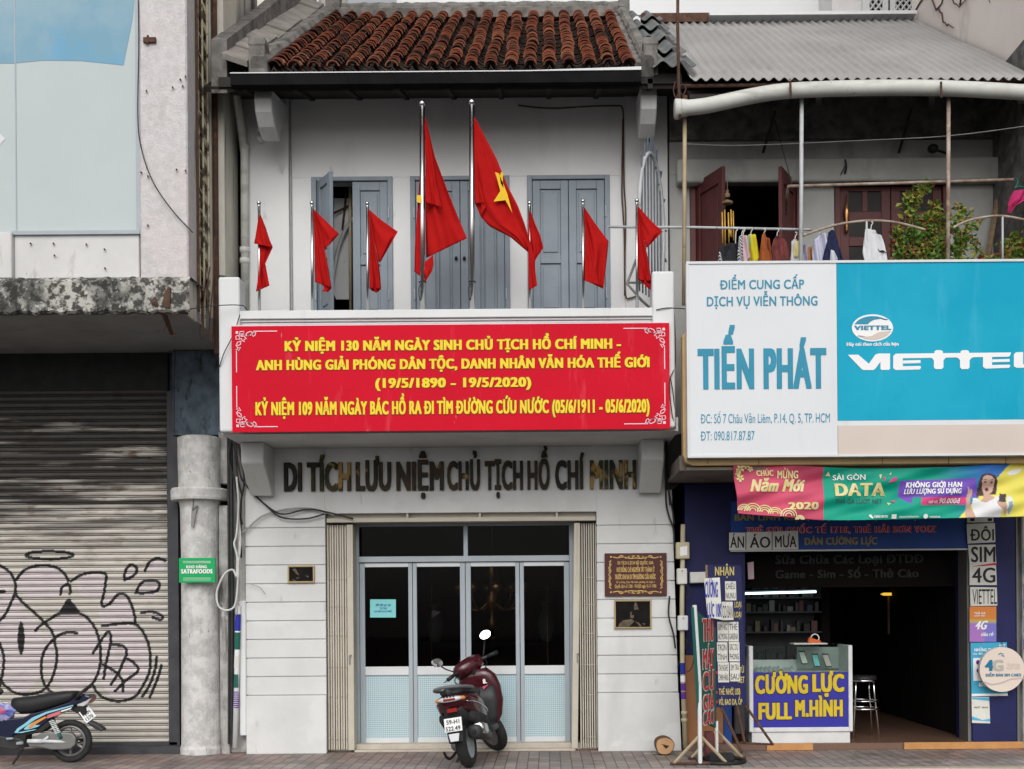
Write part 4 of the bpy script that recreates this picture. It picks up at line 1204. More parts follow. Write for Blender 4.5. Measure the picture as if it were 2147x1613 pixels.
# shelf with goods under the lamp
SH = thing('goods_shelf', (2.7, 1.9, fz), 'dim shelf unit with phone accessories under the tube lamp in the shop', 'shelf')
mb = MB()
sxa, sxb = PX(1556, 1300, 1.9), PX(1715, 1300, 1.9)
for z in (.5, .9, 1.25, 1.5, 1.68): mb.box(sxa, sxb, 1.7, 2.1, z, z + .02)
mb.box(sxa, sxb, 2.1, 2.12, .1, 1.95); mb.box(sxa - .03, sxa, 1.7, 2.12, .1, 1.95)
mb.build('frame', M['dark_metal'], SH)
rs = random.Random(3)
gm = [pmat('dim_goods_%d' % i, c_, .5) for i, c_ in enumerate(((.16, .16, .15), (.10, .04, .03), (.03, .06, .08), (.12, .10, .05), (.05, .05, .05), (.02, .02, .022), (.012, .012, .013), (.012, .012, .013), (.02, .02, .022), (.03, .03, .03)))]
mb = MB()
for z in (.92, 1.27, 1.52, 1.70):
    x = sxa + .03
    while x < sxb - .06:
        w = rs.uniform(.03, .08); h = rs.uniform(.05, .17)
        mb.m = rs.randrange(len(gm)); mb.box(x, x + w, 1.75, 1.8 + rs.uniform(0, .1), z, z + h); x += w + rs.uniform(.0, .05)
mb.build('goods', gm, SH)
tl = thing('tube_lamp', P(1632, 1243, 1.45), 'lit white tube lamp glowing over the shop shelf', 'lamp')
mb = MB(); mb.tube([P(1552, 1245, 1.45), P(1711, 1241, 1.45)], .013, 8); mb.build('tube', pmat('lit_tube', (.8, .9, .9), .5, emit=((.75, .95, 1.0), 3.2)), tl)
mb = MB(); mb.tube([P(1551, 1240, 1.48), P(1715, 1236, 1.48)], .02, 6); mb.build('housing', M['dark_metal'], tl)
t2 = thing('back_lamp', P(1870, 1246, 3.2), 'yellow lamp lighting a back doorway deep in the shop', 'lamp')
mb = MB(); mb.pplate([(1848, 1246), (1855, 1243), (1888, 1243), (1888, 1249), (1855, 1249)], 3.2, 3.26); mb.build('lamp_shade', pmat('lit_yellow', (.8, .5, .05), .5, emit=((1, .58, .06), .9)), t2)
mb = MB(); mb.pbox(1862, 1888, 1251, 1330, 3.3, 3.34); mb.build('back_wall_panel', M['wood'], S)

# ---------------- big sign
BS = thing('shop_signboard', P(1800, 958, -1.36), 'large white and teal shop signboard across the phone shop balcony', 'sign')
SY = -1.36
# board corners follow the sign plane; right end runs past the frame
sx0_, sx1_ = PX(1443, 750, SY), PX(2310, 750, SY)
szt, szb = PZ(1800, 549, SY), PZ(1800, 955, SY)
xdiv = PX(1755, 750, SY)
mb = MB(); mb.box(sx0_ + .01, xdiv, SY, SY + .1, szb + .01, szt - .012); mb.build('white_panel', M['sign_white'], BS)
zt2 = PZ(1950, 881, SY); zb2 = PZ(1950, 891, SY)
mb = MB(); mb.box(xdiv + .004, sx1_, SY, SY + .1, zt2, szt - .012); mb.build('teal_panel', M['teal'], BS)
mb = MB(); mb.box(xdiv, sx1_, SY + .002, SY + .1, zb2, zt2); mb.build('white_band', M['sign_white'], BS)
mb = MB(); mb.box(xdiv + .004, sx1_, SY, SY + .1, szb + .01, zb2); mb.build('beige_band', M['beige'], BS)
mb = MB()
mb.box(sx0_ - .015, sx1_, SY - .012, SY + .1, szt - .012, szt + .012); mb.box(sx0_ - .015, sx1_, SY - .012, SY + .1, szb - .012, szb + .010); mb.box(sx0_ - .015, sx0_ + .01, SY - .010, SY + .1, szb + .010, szt - .012)
mb.build('frame', M['alu_light'], BS)
def Zs(zx, zy): return (1430 + zx * .334, 540 + zy * .334)
mb = MB()
tpx(mb, 'ĐIỂM CUNG CẤP', 1509, 1686, 607, 588, SY, .022); tpx(mb, 'DỊCH VỤ VIỄN THÔNG', 1482, 1714, 642.5, 623, SY, .022)
tpx(mb, 'TIẾN PHÁT', 1463, 1733, 817, 732, SY, .065)
tpx(mb, 'ĐC: Số 7 Châu Văn Liêm, P.14, Q. 5, TP. HCM', 1469, 1740, 888, 869, SY, .0); tpx(mb, 'ĐT: 090.817.87.87', 1469, 1582, 924, 905, SY, .0)
mb.build('teal_lettering', M['teal_ink'], BS)
mb = MB()
def zp(pts, lift=.004): ppoly(mb, [Zs(a, b_) for a, b_ in pts], SY, lift)
zp([(1040, 612), (1105, 611), (1172, 668), (1214, 610), (1232, 604), (1305, 604), (1305, 700), (1297, 707), (1252, 707), (1245, 700), (1245, 655), (1212, 700), (1200, 708), (1140, 708), (1128, 703)])
def rr(x0, y0, x1, y1, r=8): zp([(x0 + r, y0), (x1 - r, y0), (x1, y0 + r), (x1, y1 - r), (x1 - r, y1), (x0 + r, y1), (x0, y1 - r), (x0, y0 + r)])
zp([(1325, 620), (1340, 605), (2065, 597), (2058, 617), (2050, 624), (1385, 634), (1385, 684), (1495, 682), (1500, 690), (1493, 704), (1340, 708), (1325, 696)])
zp([(1386, 648), (1496, 645), (1496, 664), (1386, 667)])
for xc in (1610, 1774):
    zp([(xc - 30, 640), (xc - 26, 590), (xc - 14, 583), (xc + 14, 583), (xc + 26, 590), (xc + 30, 640), (xc + 30, 690), (xc + 20, 702), (xc - 20, 702), (xc - 30, 690)], .005)
    zp([(xc - 65, 626), (xc - 29, 625), (xc - 29, 650), (xc - 40, 634)], .0055); zp([(xc + 29, 625), (xc + 65, 624), (xc + 40, 634), (xc + 29, 650)], .0055)
zp([(1888, 625), (1945, 622), (1945, 676), (2055, 674), (2060, 682), (2052, 694), (1905, 699), (1888, 688)], .005)
zp([(1946, 641), (2056, 638), (2056, 656), (1946, 659)], .005)
zp([(2082, 610), (2095, 596), (2140, 595), (2140, 671), (2260, 668), (2255, 690), (2100, 694), (2082, 684)])
tpx(mb, 'Hãy nói theo cách của bạn', 1775, 1884, 726, 718.5, SY, .045)
el = [Zs(a, b_) for a, b_ in ellpix(1195, 443, 129, 85, 40)]
ppoly(mb, el, SY, .004)
mb.build('white_lettering', M['white_ink'], BS)
mb = MB()
up_ = [(1078, 420), (1165, 420), (1180, 405), (1205, 392), (1245, 386), (1292, 388)] + [(1195 + 118 * math.cos(R(a)), 443 + 74 * math.sin(R(a))) for a in range(-40, -165, -12)]
ppoly(mb, [Zs(a, b_) for a, b_ in up_], SY, .007)
tpx(mb, 'VIETTEL', *[Zs(1080, 0)[0], Zs(1312, 0)[0]], Zs(0, 456)[1], Zs(0, 430)[1], SY, .06, lift=.0085)
mb.build('emblem_teal', M['teal_ink'], BS)
mb = MB()
dn_ = [(1314, 462), (1240, 468), (1215, 478), (1195, 492), (1160, 498), (1098, 496)] + [(1195 + 118 * math.cos(R(a)), 443 + 74 * math.sin(R(a))) for a in range(140, 10, -12)]
ppoly(mb, [Zs(a, b_) for a, b_ in dn_], SY, .007)
mb.build('emblem_beige', M['beige'], BS)

# ---------------- cloth banner under the signboard
NB = thing('cloth_banner', P(1850, 1090, -1.2), 'crumpled new year cloth banner in pink, green and yellow under the signboard', 'banner')
NY = -1.2
kN = (D0 + NY) / F
def wave(x, z):
    return .016 * math.sin(7.3 * (z - .42 * x) * 2.2 + .8 * math.sin(x * 2.1)) + .010 * math.sin(23 * (z + .12 * x) + 2 * math.sin(x * 1.7)) + .012 * math.sin(x * 3.1 + z * 4) + .006 * math.sin(41 * (z - .3 * x))
def bwarp(p): return Vector((p.x, NY + wave(p.x, p.z) + (p.y - NY), p.z))
def edge_top(px): return 968 + 10 * math.exp(-(px - 1535) / 60) * 0 + (px - 1535) * .006 + 14 * math.sin(min(1, (px - 1535) / 620) * math.pi) * .9 - max(0, px - 2000) * .05
def edge_bot(px): return 1078 + min(1, (px - 1548) / 170) * 13 - max(0, px - 1800) * .022
LEFT = 1535
def bpt(px, f):
    lx = 13 * f * max(0, 1 - (px - 1535) / 200)
    return P(px + lx, edge_top(px) * (1 - f) + edge_bot(px) * f, NY)
greens = (.0, .30, .20); blues = (.03, .14, .45); purples = (.13, .05, .40); pinks = (.50, .05, .13); yell = (.70, .62, .10)
zw = lambda pts: [(1840 + a * .143, 960 + b_ * .143) for a, b_ in pts]
INKS = [((.15, .07, .42), [(1886, 1008), (2045, 1003), (2050, 1043), (1915, 1043), (1912, 1056), (1902, 1053), (1883, 1041)]),
 ((.62, .06, .20), [(1930, 1059), (1933, 1043.5), (2025, 1042), (2025, 1058)]),
 ((.055, .03, .028), zw([(1480, 330), (1510, 260), (1570, 235), (1650, 235), (1720, 260), (1755, 330), (1760, 470), (1730, 540), (1560, 560), (1450, 570), (1465, 450)])),
 ((.52, .33, .26), zw([(1525, 330), (1540, 280), (1590, 255), (1660, 270), (1710, 320), (1712, 420), (1690, 500), (1640, 545), (1690, 570), (1700, 600), (1580, 660), (1500, 640), (1545, 590), (1560, 520), (1530, 430)])),
 ((.70, .70, .70), zw([(1395, 600), (1440, 590), (1500, 640), (1580, 660), (1700, 600), (1750, 555), (1830, 590), (1835, 700), (1810, 780), (1800, 890), (1420, 890), (1400, 760), (1370, 690)])),
 ((.52, .33, .26), zw([(1310, 425), (1330, 430), (1350, 480), (1370, 450), (1390, 480), (1385, 540), (1350, 600), (1360, 700), (1400, 800), (1430, 890), (1280, 890), (1300, 560), (1320, 520)])),
 ((.66, .68, .68), zw([(1895, 560), (1940, 560), (1975, 620), (1980, 720), (1930, 850), (1890, 800), (1880, 650)])),
 ((.25, .34, .36), zw([(1905, 650), (1965, 640), (1975, 720), (1930, 840), (1895, 780)])),
 ((.72, .72, .72), zw([(1905, 215), (1990, 175), (2100, 152), (2130, 165), (2120, 195), (2030, 240), (1960, 255), (1915, 245)])),
 ((.055, .04, .04), zw([(1790, 530), (1880, 530), (1870, 640), (1850, 690), (1760, 640)])),
 ((.50, .31, .24), zw([(1740, 640), (1800, 650), (1870, 660), (1880, 720), (1890, 800), (1870, 870), (1830, 760), (1790, 740), (1745, 700)])),
 ((.10, .02, .02), zw([(1585, 455), (1605, 435), (1630, 440), (1640, 470), (1610, 495), (1590, 485)]))]
def inside(x, y, pl):
    r = False; n = len(pl)
    for k in range(n):
        (x1, y1), (x2, y2) = pl[k], pl[(k + 1) % n]
        if (y1 > y) != (y2 > y) and x < (x2 - x1) * (y - y1) / (y2 - y1) + x1: r = not r
    return r
mb = MB(); cols = []
nU, nV = 440, 80
for j in range(nV + 1):
    for i in range(nU + 1):
        px = 1535 + (2290 - 1535) * i / nU; f = j / nV
        p = bwarp(bpt(px, f)); mb.v.append(tuple(p))
        pp = px + 13 * f * max(0, 1 - (px - 1535) / 200); py = edge_top(px) * (1 - f) + edge_bot(px) * f
        if pp < 1727:
            t_ = vnoise(np.array([pp / 40.]), np.array([py / 30.]), 5)[0]
            c = tuple(a * (.8 + .45 * t_) for a in (.50, .06, .12))
        else:
            yb_ = 2110 - (py - 968) * .85
            if py > 1060: yb_ = 2022 - (py - 1060) * .2
            yb2 = 2112 - (py - 975) * .95
            if pp > yb2 + 4: c = yell
            else:
                t_ = max(0, min(1, (pp - 1960) / 110 + (1000 - py) / 260)); t2_ = max(0, min(1, (pp - 1900) / 140))
                c = tuple(greens[k] * (1 - t_) + (blues[k]) * t_ for k in range(3))
        if pp > 1880:
            for ic, ip in INKS:
                if inside(pp, py, ip): c = ic
        cols.append((*c, 1))
mb.f = [(j * (nU + 1) + i, j * (nU + 1) + i + 1, (j + 1) * (nU + 1) + i + 1, (j + 1) * (nU + 1) + i) for j in range(nV) for i in range(nU)]
mb.mi = [0] * len(mb.f); mb.cols = cols
mb.build('cloth', pmat('printed_cloth', (1, 1, 1), .6, attr=True, spec=.3), NB, smooth=True, solid=.004)
cream = pmat('cream_ink', (.72, .60, .36), .6, (.62, .56, .2), 9)
mb = MB()
tpx(mb, 'CHÚC', 1586, 1621, 999, 987, NY, .05, lift=.012, shear=-.1, warp=bwarp); tpx(mb, 'MỪNG', 1629, 1673, 1004, 988, NY, .04, lift=.012, warp=bwarp)
tpx(mb, 'Năm Mới', 1571, 1683, 1032, 1006, NY, .06, lift=.012, shear=.25, warp=bwarp)
tpx(mb, '2020', 1652, 1716, 1069, 1054, NY, .06, lift=.012, warp=bwarp)
tpx(mb, 'DATA', 1750, 1856, 1041, 1014, NY, .06, lift=.012, warp=bwarp)
for (cx_, cy_, r_) in ((1560, 1070, 13), (1578, 1072, 17), (1603, 1074, 15), (1624, 1078, 14), (1652, 1083, 17), (1676, 1090, 9)):
    for k in range(3):
        rr_ = r_ * (1 - k * .3)
        pl = [(cx_ + rr_ * math.cos(R(a)), cy_ - rr_ * math.sin(R(a)) * .95) for a in range(0, 181, 20)]
        pstroke(mb, pl, 2.2, NY, .012, warp=bwarp)
for (cx_, cy_, r_) in ((1551, 984, 9), (1563, 977, 7), (1552, 1003, 8), (1573, 984, 6), (1547, 993, 6)):
    for k in range(5):
        a = k * 72 + 20
        ppoly(mb, [(cx_ + r_ * .25 * math.cos(R(a - 40)), cy_ + r_ * .25 * math.sin(R(a - 40))), (cx_ + r_ * .95 * math.cos(R(a - 22)), cy_ + r_ * .95 * math.sin(R(a - 22))), (cx_ + r_ * 1.05 * math.cos(R(a + 18)), cy_ + r_ * 1.05 * math.sin(R(a + 18))), (cx_ + r_ * .25 * math.cos(R(a + 40)), cy_ + r_ * .25 * math.sin(R(a + 40)))], NY, .013, warp=bwarp)
for tri_ in ([(1731, 998), (1737, 989), (1742, 999)], [(1842, 996), (1848, 995), (1844, 1006)], [(1860, 1054), (1868, 1056), (1862, 1060)], [(1863, 996), (1868, 990), (1866, 997)]): ppoly(mb, tri_, NY, .012, warp=bwarp)
mb.build('cream_print', cream, NB)
mb = MB()
tpx(mb, 'SÀI GÒN', 1747, 1814, 1007, 996, NY, .02, lift=.012, warp=bwarp)
tpx(mb, 'KHÔNG GIỚI HẠN', 1898, 2014, 1023, 1012, NY, .05, lift=.016, shear=.15, warp=bwarp); tpx(mb, 'LƯU LƯỢNG SỬ DỤNG', 1895, 2012, 1036.5, 1026, NY, .05, lift=.016, shear=.15, warp=bwarp)
tpx(mb, 'CHỈ VỚI', 1945, 1964, 1056, 1051, NY, .03, lift=.016, warp=bwarp); tpx(mb, '90.000đ', 1966, 2010, 1056, 1046, NY, .02, lift=.016, shear=.2, warp=bwarp)
ppoly(mb, [(1822, 1080), (1826, 1079), (1831, 1086), (1829, 1088), (1824, 1085)], NY, .012, warp=bwarp); ppoly(mb, [(1869, 1079), (1879, 1079), (1879, 1088), (1869, 1088)], NY, .012, warp=bwarp); ppoly(mb, ellpix(1940, 1083, 5, 5, 12), NY, .012, warp=bwarp)
tpx(mb, 'f', 1873, 1876, 1087, 1081, NY, .03, lift=.013, warp=bwarp)
tpx(mb, '1800.8098', 1833, 1861, 1086, 1081, NY, .03, lift=.012, warp=bwarp); tpx(mb, 'vietteltelecom', 1884, 1926, 1086, 1081, NY, .0, lift=.012, warp=bwarp); tpx(mb, 'viettel.vn', 1948, 1971, 1086, 1081, NY, .02, lift=.012, warp=bwarp)
mb.build('white_print', M['white_ink'], NB)
mb = MB()
for q in ([(1850, 1002), (1856, 1001), (1852, 1011)], [(1861, 1013), (1872, 1001), (1880, 1004), (1876, 1010)], [(1868, 1050), (1878, 1050), (1875, 1055)]): ppoly(mb, q, NY, .012, warp=bwarp)
mb.build('pink_print', pmat('magenta_ink', (.62, .06, .20), .6), NB)
mb = MB()
for (a, b_) in ((1565, 360), (1665, 362)):
    ppoly(mb, [(1840 + x * .143, 960 + y * .143) for x, y in ellpix(a, b_, 20, 11, 10)], NY, .0165, warp=bwarp)
    pstroke(mb, zw([(a - 28, b_ - 28), (a, b_ - 40), (a + 26, b_ - 30)]), 1.1, NY, .0165, warp=bwarp)
tpx(mb, 'THẢ GA LƯỚT NET', 1750, 1850, 1056, 1047, NY, .0, lift=.012, warp=bwarp)
mb.build('face_print', pmat('dark_print_ink', (.06, .05, .07), .6), NB)
mb = MB(); mb.tube([P(1527, 962, -1.24), P(1538, 974, -1.215)], .006, 5); mb.build('tie', M['cable_white'], NB)

# ---------------- lintel sign inside
LS = thing('lintel_sign', P(1780, 1152, .0), 'blue lintel signboard with red and yellow lettering half hidden by the cloth banner', 'sign')
LY = .0
mb = MB(); mb.pbox(1533, 2034, 1050, 1152, LY, LY + .06); mb.build('board', M['blue_sign'], LS)
mb = MB(); mb.pbox(1533, 2034, 1152, 1155, LY - .01, LY + .06); mb.build('edge_strip', M['alu_light'], LS)
mb = MB(); mb.m = 0
tpx(mb, 'THẺ GỌI QUỐC TẾ 1718, THẺ HẢI SƠN VOIZ', 1563, 1963, 1119, 1106, LY, .085, lift=.003); mb.m = 1
tpx(mb, 'THẺ GỌI QUỐC TẾ 1718, THẺ HẢI SƠN VOIZ', 1563, 1963, 1118.5, 1106.5, LY, .04, lift=.006); mb.m = 2
tpx(mb, 'BÁN LINH KIỆN, PHỤ KIỆN ĐIỆN THOẠI', 1540, 1930, 1092, 1079, LY, .05, lift=.005); tpx(mb, 'DÁN CƯỜNG LỰC', 1687, 1839, 1143, 1128, LY, .05, lift=.005)
mb.build('lettering', [M['pink_ink'], M['red_ink'], pmat('dull_yellow_ink', (.30, .23, .08), .6)], LS)

def placard(name, pix, Y, text, label, board=None, ink=None, bold=.02, lines=None, group=None, cat='sign', thick=.008):
    """small flat board or paper: quad of pixels with lines of text (text, x0, x1, baseline, captop)"""
    c = P(sum(p[0] for p in pix) / 4, max(p[1] for p in pix), Y)
    t = thing(name, c, label, cat, group)
    m_ = MB(); m_.pplate(pix, Y, Y + thick); m_.build('board' if thick > .006 else 'sheet', board or M['paper'], t)
    m_ = MB()
    for (s, a, b_, y0, y1) in lines: tpx(m_, s, a, b_, y0, y1, Y, bold, lift=.003)
    m_.build('lettering', ink or M['black_ink'], t)
    return t
placard('letter_card', [(1529, 1117), (1563, 1117), (1563, 1154), (1529, 1154)], LY - .03, '', 'white letter card reading ÁN, leftmost card on the lintel sign', lines=[('ÁN', 1531, 1560, 1149, 1125)], group='letter cards on the lintel sign')
placard('letter_card', [(1565, 1116), (1618, 1115), (1618, 1153), (1565, 1154)], LY - .031, '', 'white letter card reading ÁO on the lintel sign', lines=[('ÁO', 1572, 1615, 1149, 1126)], group='letter cards on the lintel sign')
placard('letter_card', [(1620, 1115), (1673, 1113), (1674, 1152), (1620, 1153)], LY - .03, '', 'white letter card reading MƯA on the lintel sign', lines=[('MƯA', 1625, 1670, 1148, 1124)], group='letter cards on the lintel sign')

# ---------------- cards and posters on the right blue pillar
pY = -.03
pg = 'cards and posters on the right blue pillar'
placard('letter_card', [(2027, 1099), (2086, 1097), (2087, 1137), (2029, 1140)], pY, '', 'white card reading ĐÔI, topmost whole card on the blue pillar', lines=[('ĐÔI', 2034, 2084, 1134, 1110)], group=pg)
placard('letter_card', [(2030, 1143), (2087, 1142), (2089, 1183), (2033, 1184)], pY - .004, '', 'white card reading SIM between two other cards on the blue pillar', lines=[('SIM', 2036, 2087, 1179, 1147)], group=pg)
t = placard('letter_card', [(2033, 1184), (2088, 1181), (2090, 1227), (2033, 1227)], pY, '', 'white card reading 4G with a red stripe along its top', lines=[('4G', 2038, 2087, 1222, 1191)], group=pg)
m_ = MB(); ppoly(m_, [(2037, 1188), (2088, 1180), (2088, 1185), (2060, 1187)], pY, .005); m_.build('red_stripe', M['red_ink'], t)
placard('letter_card', [(2034, 1231), (2090, 1232), (2091, 1270), (2035, 1271)], pY, '', 'white card with narrow tall capitals below the 4G card', lines=[('VIETTEL', 2039, 2090, 1267, 1236)], bold=.0, group=pg)
placard('letter_card', [(2028, 1086), (2083, 1085), (2083, 1095), (2028, 1096)], pY, '', 'slim white card strip right under the cloth banner', lines=[('I I', 2034, 2080, 1093, 1087)], group=pg)
PT = thing('poster', P(2060, 1345, pY), 'orange and purple poster with white 4G lettering on the blue pillar', 'poster', pg)
mb = MB(); cols = []
for j in range(13):
    for i in range(9):
        p = P(2033 + 56 * i / 8, 1272 + 74 * j / 12, pY); mb.v.append(tuple(p))
        d = i / 8 - (j / 12 - .35) * 1.4
        c = (.60, .20, .04) if j < 5 and d > .0 else ((.45, .38, .10) if j < 6 else (.36, .16, .46)); 
        if j >= 6 and i / 8 > .55 + (j - 9) * .02: c = (.18, .16, .5)
        cols.append((*c, 1))
mb.f = [(j * 9 + i, j * 9 + i + 1, (j + 1) * 9 + i + 1, (j + 1) * 9 + i) for j in range(12) for i in range(8)]; mb.mi = [0] * 96; mb.cols = cols
printed = pmat('printed_paper', (1, 1, 1), .6, attr=True)
mb.build('sheet', printed, PT)
mb = MB(); tpx(mb, '4G', 2043, 2067, 1320, 1302, pY, .05, shear=.3, lift=.003); tpx(mb, 'THẢ GA', 2042, 2066, 1288, 1284, pY, .03, lift=.003); tpx(mb, 'LƯỚT NET', 2042, 2066, 1293, 1290, pY, .03, lift=.003); tpx(mb, 'siêu rẻ', 2056, 2082, 1334, 1326, pY, .03, lift=.003, shear=.2); mb.build('lettering', M['white_ink'], PT)
PT = thing('poster', P(2074, 1460, pY), 'light blue poster partly behind the round sign', 'poster', pg)
mb = MB(); mb.pplate([(2035, 1348), (2111, 1347), (2113, 1459), (2037, 1460)], pY, pY + .003); mb.build('sheet', pmat('sky_blue_print', (.05, .36, .55), .6), PT)
mb = MB()
for q in ([(2040, 1380), (2110, 1378), (2110, 1426), (2041, 1428)], [(2037, 1455), (2112, 1454), (2113, 1459), (2037, 1460)]): ppoly(mb, q, pY, .002)
tpx(mb, 'NHỮNG THUÊ BAO', 2043, 2106, 1366, 1360, pY, .04, lift=.003); tpx(mb, 'ưu đãi chỉ từ 5.000đ', 2040, 2106, 1373, 1369, pY, .02, lift=.003); tpx(mb, '60GB', 2052, 2074, 1440, 1431, pY, .05, lift=.003); tpx(mb, 'NET', 2095, 2108, 1356, 1351, pY, .04, lift=.003)
mb.build('white_print', M['white_ink'], PT)
mb = MB()
for (a, b_) in ((2051, 1389), (2052, 1406)): ppoly(mb, ellpix(a, b_, 5, 5, 12), pY, .004)
mb.build('violet_print', M['purple_ink'], PT)
PT = thing('poster', P(2056, 1517, pY), 'white notice with light blue corners, lowest on the blue pillar', 'poster', pg)
mb = MB(); mb.pplate([(2037, 1461), (2074, 1462), (2076, 1517), (2038, 1516)], pY, pY + .003); mb.build('sheet', M['paper'], PT)
mb = MB(); ppoly(mb, [(2038, 1462), (2074, 1463), (2074, 1470), (2038, 1466)], pY, .002); ppoly(mb, [(2038, 1502), (2060, 1510), (2076, 1507), (2076, 1513), (2038, 1510)], pY, .002); mb.build('blue_print', pmat('sky_blue_ink', (.08, .40, .60), .6), PT)
mb = MB(); tpx(mb, 'CUNG CẤP', 2042, 2054, 1485, 1482, pY, .02, lift=.003); tpx(mb, 'DỊCH VỤ', 2059, 2071, 1485, 1482, pY, .02, lift=.003); mb.build('lettering', M['black_ink'], PT)
# round sign
RY_ = -.16
RSg = thing('round_sign', P(2101, 1451, RY_), 'round cream sign with blue 4G lettering on the blue pillar', 'sign')
mb = MB(); mb.pplate(ellpix(2101, 1404, 47, 47, 40), RY_, RY_ + .05); mb.build('disc', pmat('cream_disc', (.70, .60, .52), .5, (.66, .56, .48), 2), RSg)
mb = MB(); mb.m = 0
tpx(mb, '4', 2065, 2083, 1407, 1384, RY_, .07, lift=.003); mb.m = 1; tpx(mb, 'G', 2080, 2104, 1407, 1384, RY_, .07, lift=.004)
mb.m = 0; tpx(mb, 'ĐIỂM BÁN SIM CARD', 2066, 2141, 1419, 1413, RY_, .05, lift=.003)
pstroke(mb, [(2093, 1373), (2097, 1370), (2104, 1372), (2099, 1375), (2106, 1376)], 2.2, RY_, .003)
mb.m = 2; tpx(mb, 'TỐC ĐỘ CAO', 2110, 2138, 1397, 1392, RY_, .0, lift=.003); tpx(mb, 'VƯỢT TRỘI', 2110, 2138, 1404, 1399, RY_, .0, lift=.003)
pstroke(mb, [(2062, 1430), (2080, 1436), (2100, 1432), (2120, 1424), (2146, 1422)], 3, RY_, .003); 
mb.build('lettering', [pmat('deep_teal_ink', (.01, .16, .28), .6), pmat('tan_ink', (.42, .40, .36), .6), pmat('pale_tan_ink', (.5, .42, .4), .6)], RSg)
mb = MB(); mb.tube([P(2101, 1357, RY_ + .02), P(2101, 1345, -.02)], .004, 4); mb.build('hook', M['cable'], RSg)
# neighbouring wall strip with stickers at the right border
NW = thing('neighbour_wall', (5.4, -.05, 0), 'narrow strip of stained wall with old stickers at the right border', 'wall')
mb = MB(); mb.box(PX(2144, 1300, -.1), 6.5, -.1, .4, .002, by0 - .06); mb.build('wall', M['peel'], NW, bevel=.01)
mb = MB()
for k, (y0, y1) in enumerate(((1158, 1205), (1225, 1275), (1292, 1325), (1340, 1360))):
    mb.m = k % 2; ppoly(mb, [(2146, y0), (2170, y0 - 2), (2170, y1), (2146, y1 + 2)], -.1, .003)
mb.build('sticker', [M['teal_ink'], M['blue_ink']], NW)

# ---------------- counter
CT = thing('display_counter', (2.78, .05, fz), 'white glass topped display counter with blue front and yellow lettering', 'counter')
CYo = -.02
mb = MB()
cx0, cx1 = PX(1571, 1450, CYo), PX(1788, 1450, CYo)
zt = PZ(1680, 1354, CYo)
zb_ = PZ(1680, 1535, CYo)
cz = PZ(1680, 1410, CYo)
mb.box(cx0, cx0 + .045, CYo, CYo + .5, zb_, zt); mb.box(cx1 - .045, cx1, CYo, CYo + .5, zb_, zt); mb.box(cx0 + .045, cx1 - .045, CYo + .001, CYo + .5, zb_, zb_ + .05)
mb.build('frame', M['counter_white'], CT, bevel=.006)
mb = MB(); mb.box(cx0 + .03, cx1 - .03, CYo + .02, CYo + .48, fz, zb_); mb.build('plinth', M['counter_white'], CT)
mb = MB(); mb.box(cx0 + .045, cx1 - .045, CYo + .015, CYo + .035, zb_ + .05, cz); mb.build('front_panel', M['counter_blue'], CT)
mb = MB(); mb.box(cx0 + .045, cx1 - .045, CYo + .03, CYo + .5, cz - .02, cz); mb.box(cx0 + .045, cx1 - .045, CYo + .48, CYo + .5, cz, cz + .12); mb.build('shelf', M['counter_white'], CT)
mb = MB(); mb.pplate([(1671, 1357), (1780, 1357), (1780, 1402), (1671, 1402)], CYo + .44, CYo + .45); mb.build('back_panel', pmat('pale_panel', (.40, .44, .42), .6), CT)
mb = MB(); mb.box(cx0 + .045, cx1 - .045, CYo + .018, CYo + .022, cz, zt - .01); mb.box(cx0, cx1, CYo, CYo + .5, zt + .001, zt + .009); mb.build('glass', M['case_glass'], CT)
mb = MB()
def blk(mbx, s, a, b_, y0, y1, Y, **k): tpx(mbx, s, a, b_, y0, y1, Y, **k)
mb.m = 0
for (s, a, b_, y0, y1) in (('CƯỜNG', 1583, 1694, 1455, 1417), ('LỰC', 1703, 1770, 1451, 1414), ('FULL', 1590, 1660, 1509, 1474), ('M.HÌNH', 1667, 1767, 1503, 1468)):
    tpx(mb, s, a - 1.5, b_ + 1.5, y0 + 1.5, y1 - 1.5, CYo + .015, .10, lift=.002)
mb.m = 1
for (s, a, b_, y0, y1) in (('CƯỜNG', 1583, 1694, 1455, 1417), ('LỰC', 1703, 1770, 1451, 1414), ('FULL', 1590, 1660, 1509, 1474), ('M.HÌNH', 1667, 1767, 1503, 1468)):
    tpx(mb, s, a, b_, y0, y1, CYo + .015, .075, lift=.005)
mb.build('lettering', [M['black_ink'], M['counter_yellow']], CT)
def phone(a, b_, lean, mat_screen, label):
    t = thing('phone', P(a, b_, CYo + .28), label, 'phone', 'phones in the display counter')
    m_ = MB(); p = P(a, b_, CYo + .28)
    for (mm, w, h, y, nm) in ((M['black'], .036, .15, 0, 'body'), (mat_screen, .030, .125, -.004, 'screen')):
        m_ = MB(); o_ = (.15 - h) / 2
        m_.plate([(p.x - w + lean * .0, p.y + y, p.z + o_), (p.x + w, p.y + y, p.z + o_), (p.x + w - lean, p.y + y + .05, p.z + o_ + h), (p.x - w - lean, p.y + y + .05, p.z + o_ + h)], (0, .006, 0)); m_.build(nm, mm, t)
phone(1688, 1393, .03, M['paper'], 'dark framed phone with bright screen standing in the display counter')
phone(1714, 1399, .02, M['cyan_paper'], 'phone with blue screen standing in the middle of the display counter')
phone(1738, 1399, .03, M['beige'], 'rightmost phone with pale screen standing in the display counter')
rs = random.Random(5); gp = thing('price_tray', P(1625, 1405, CYo + .2), 'flat tray of clear bags and tags lying on the left of the counter shelf', 'tray')
mb = MB()
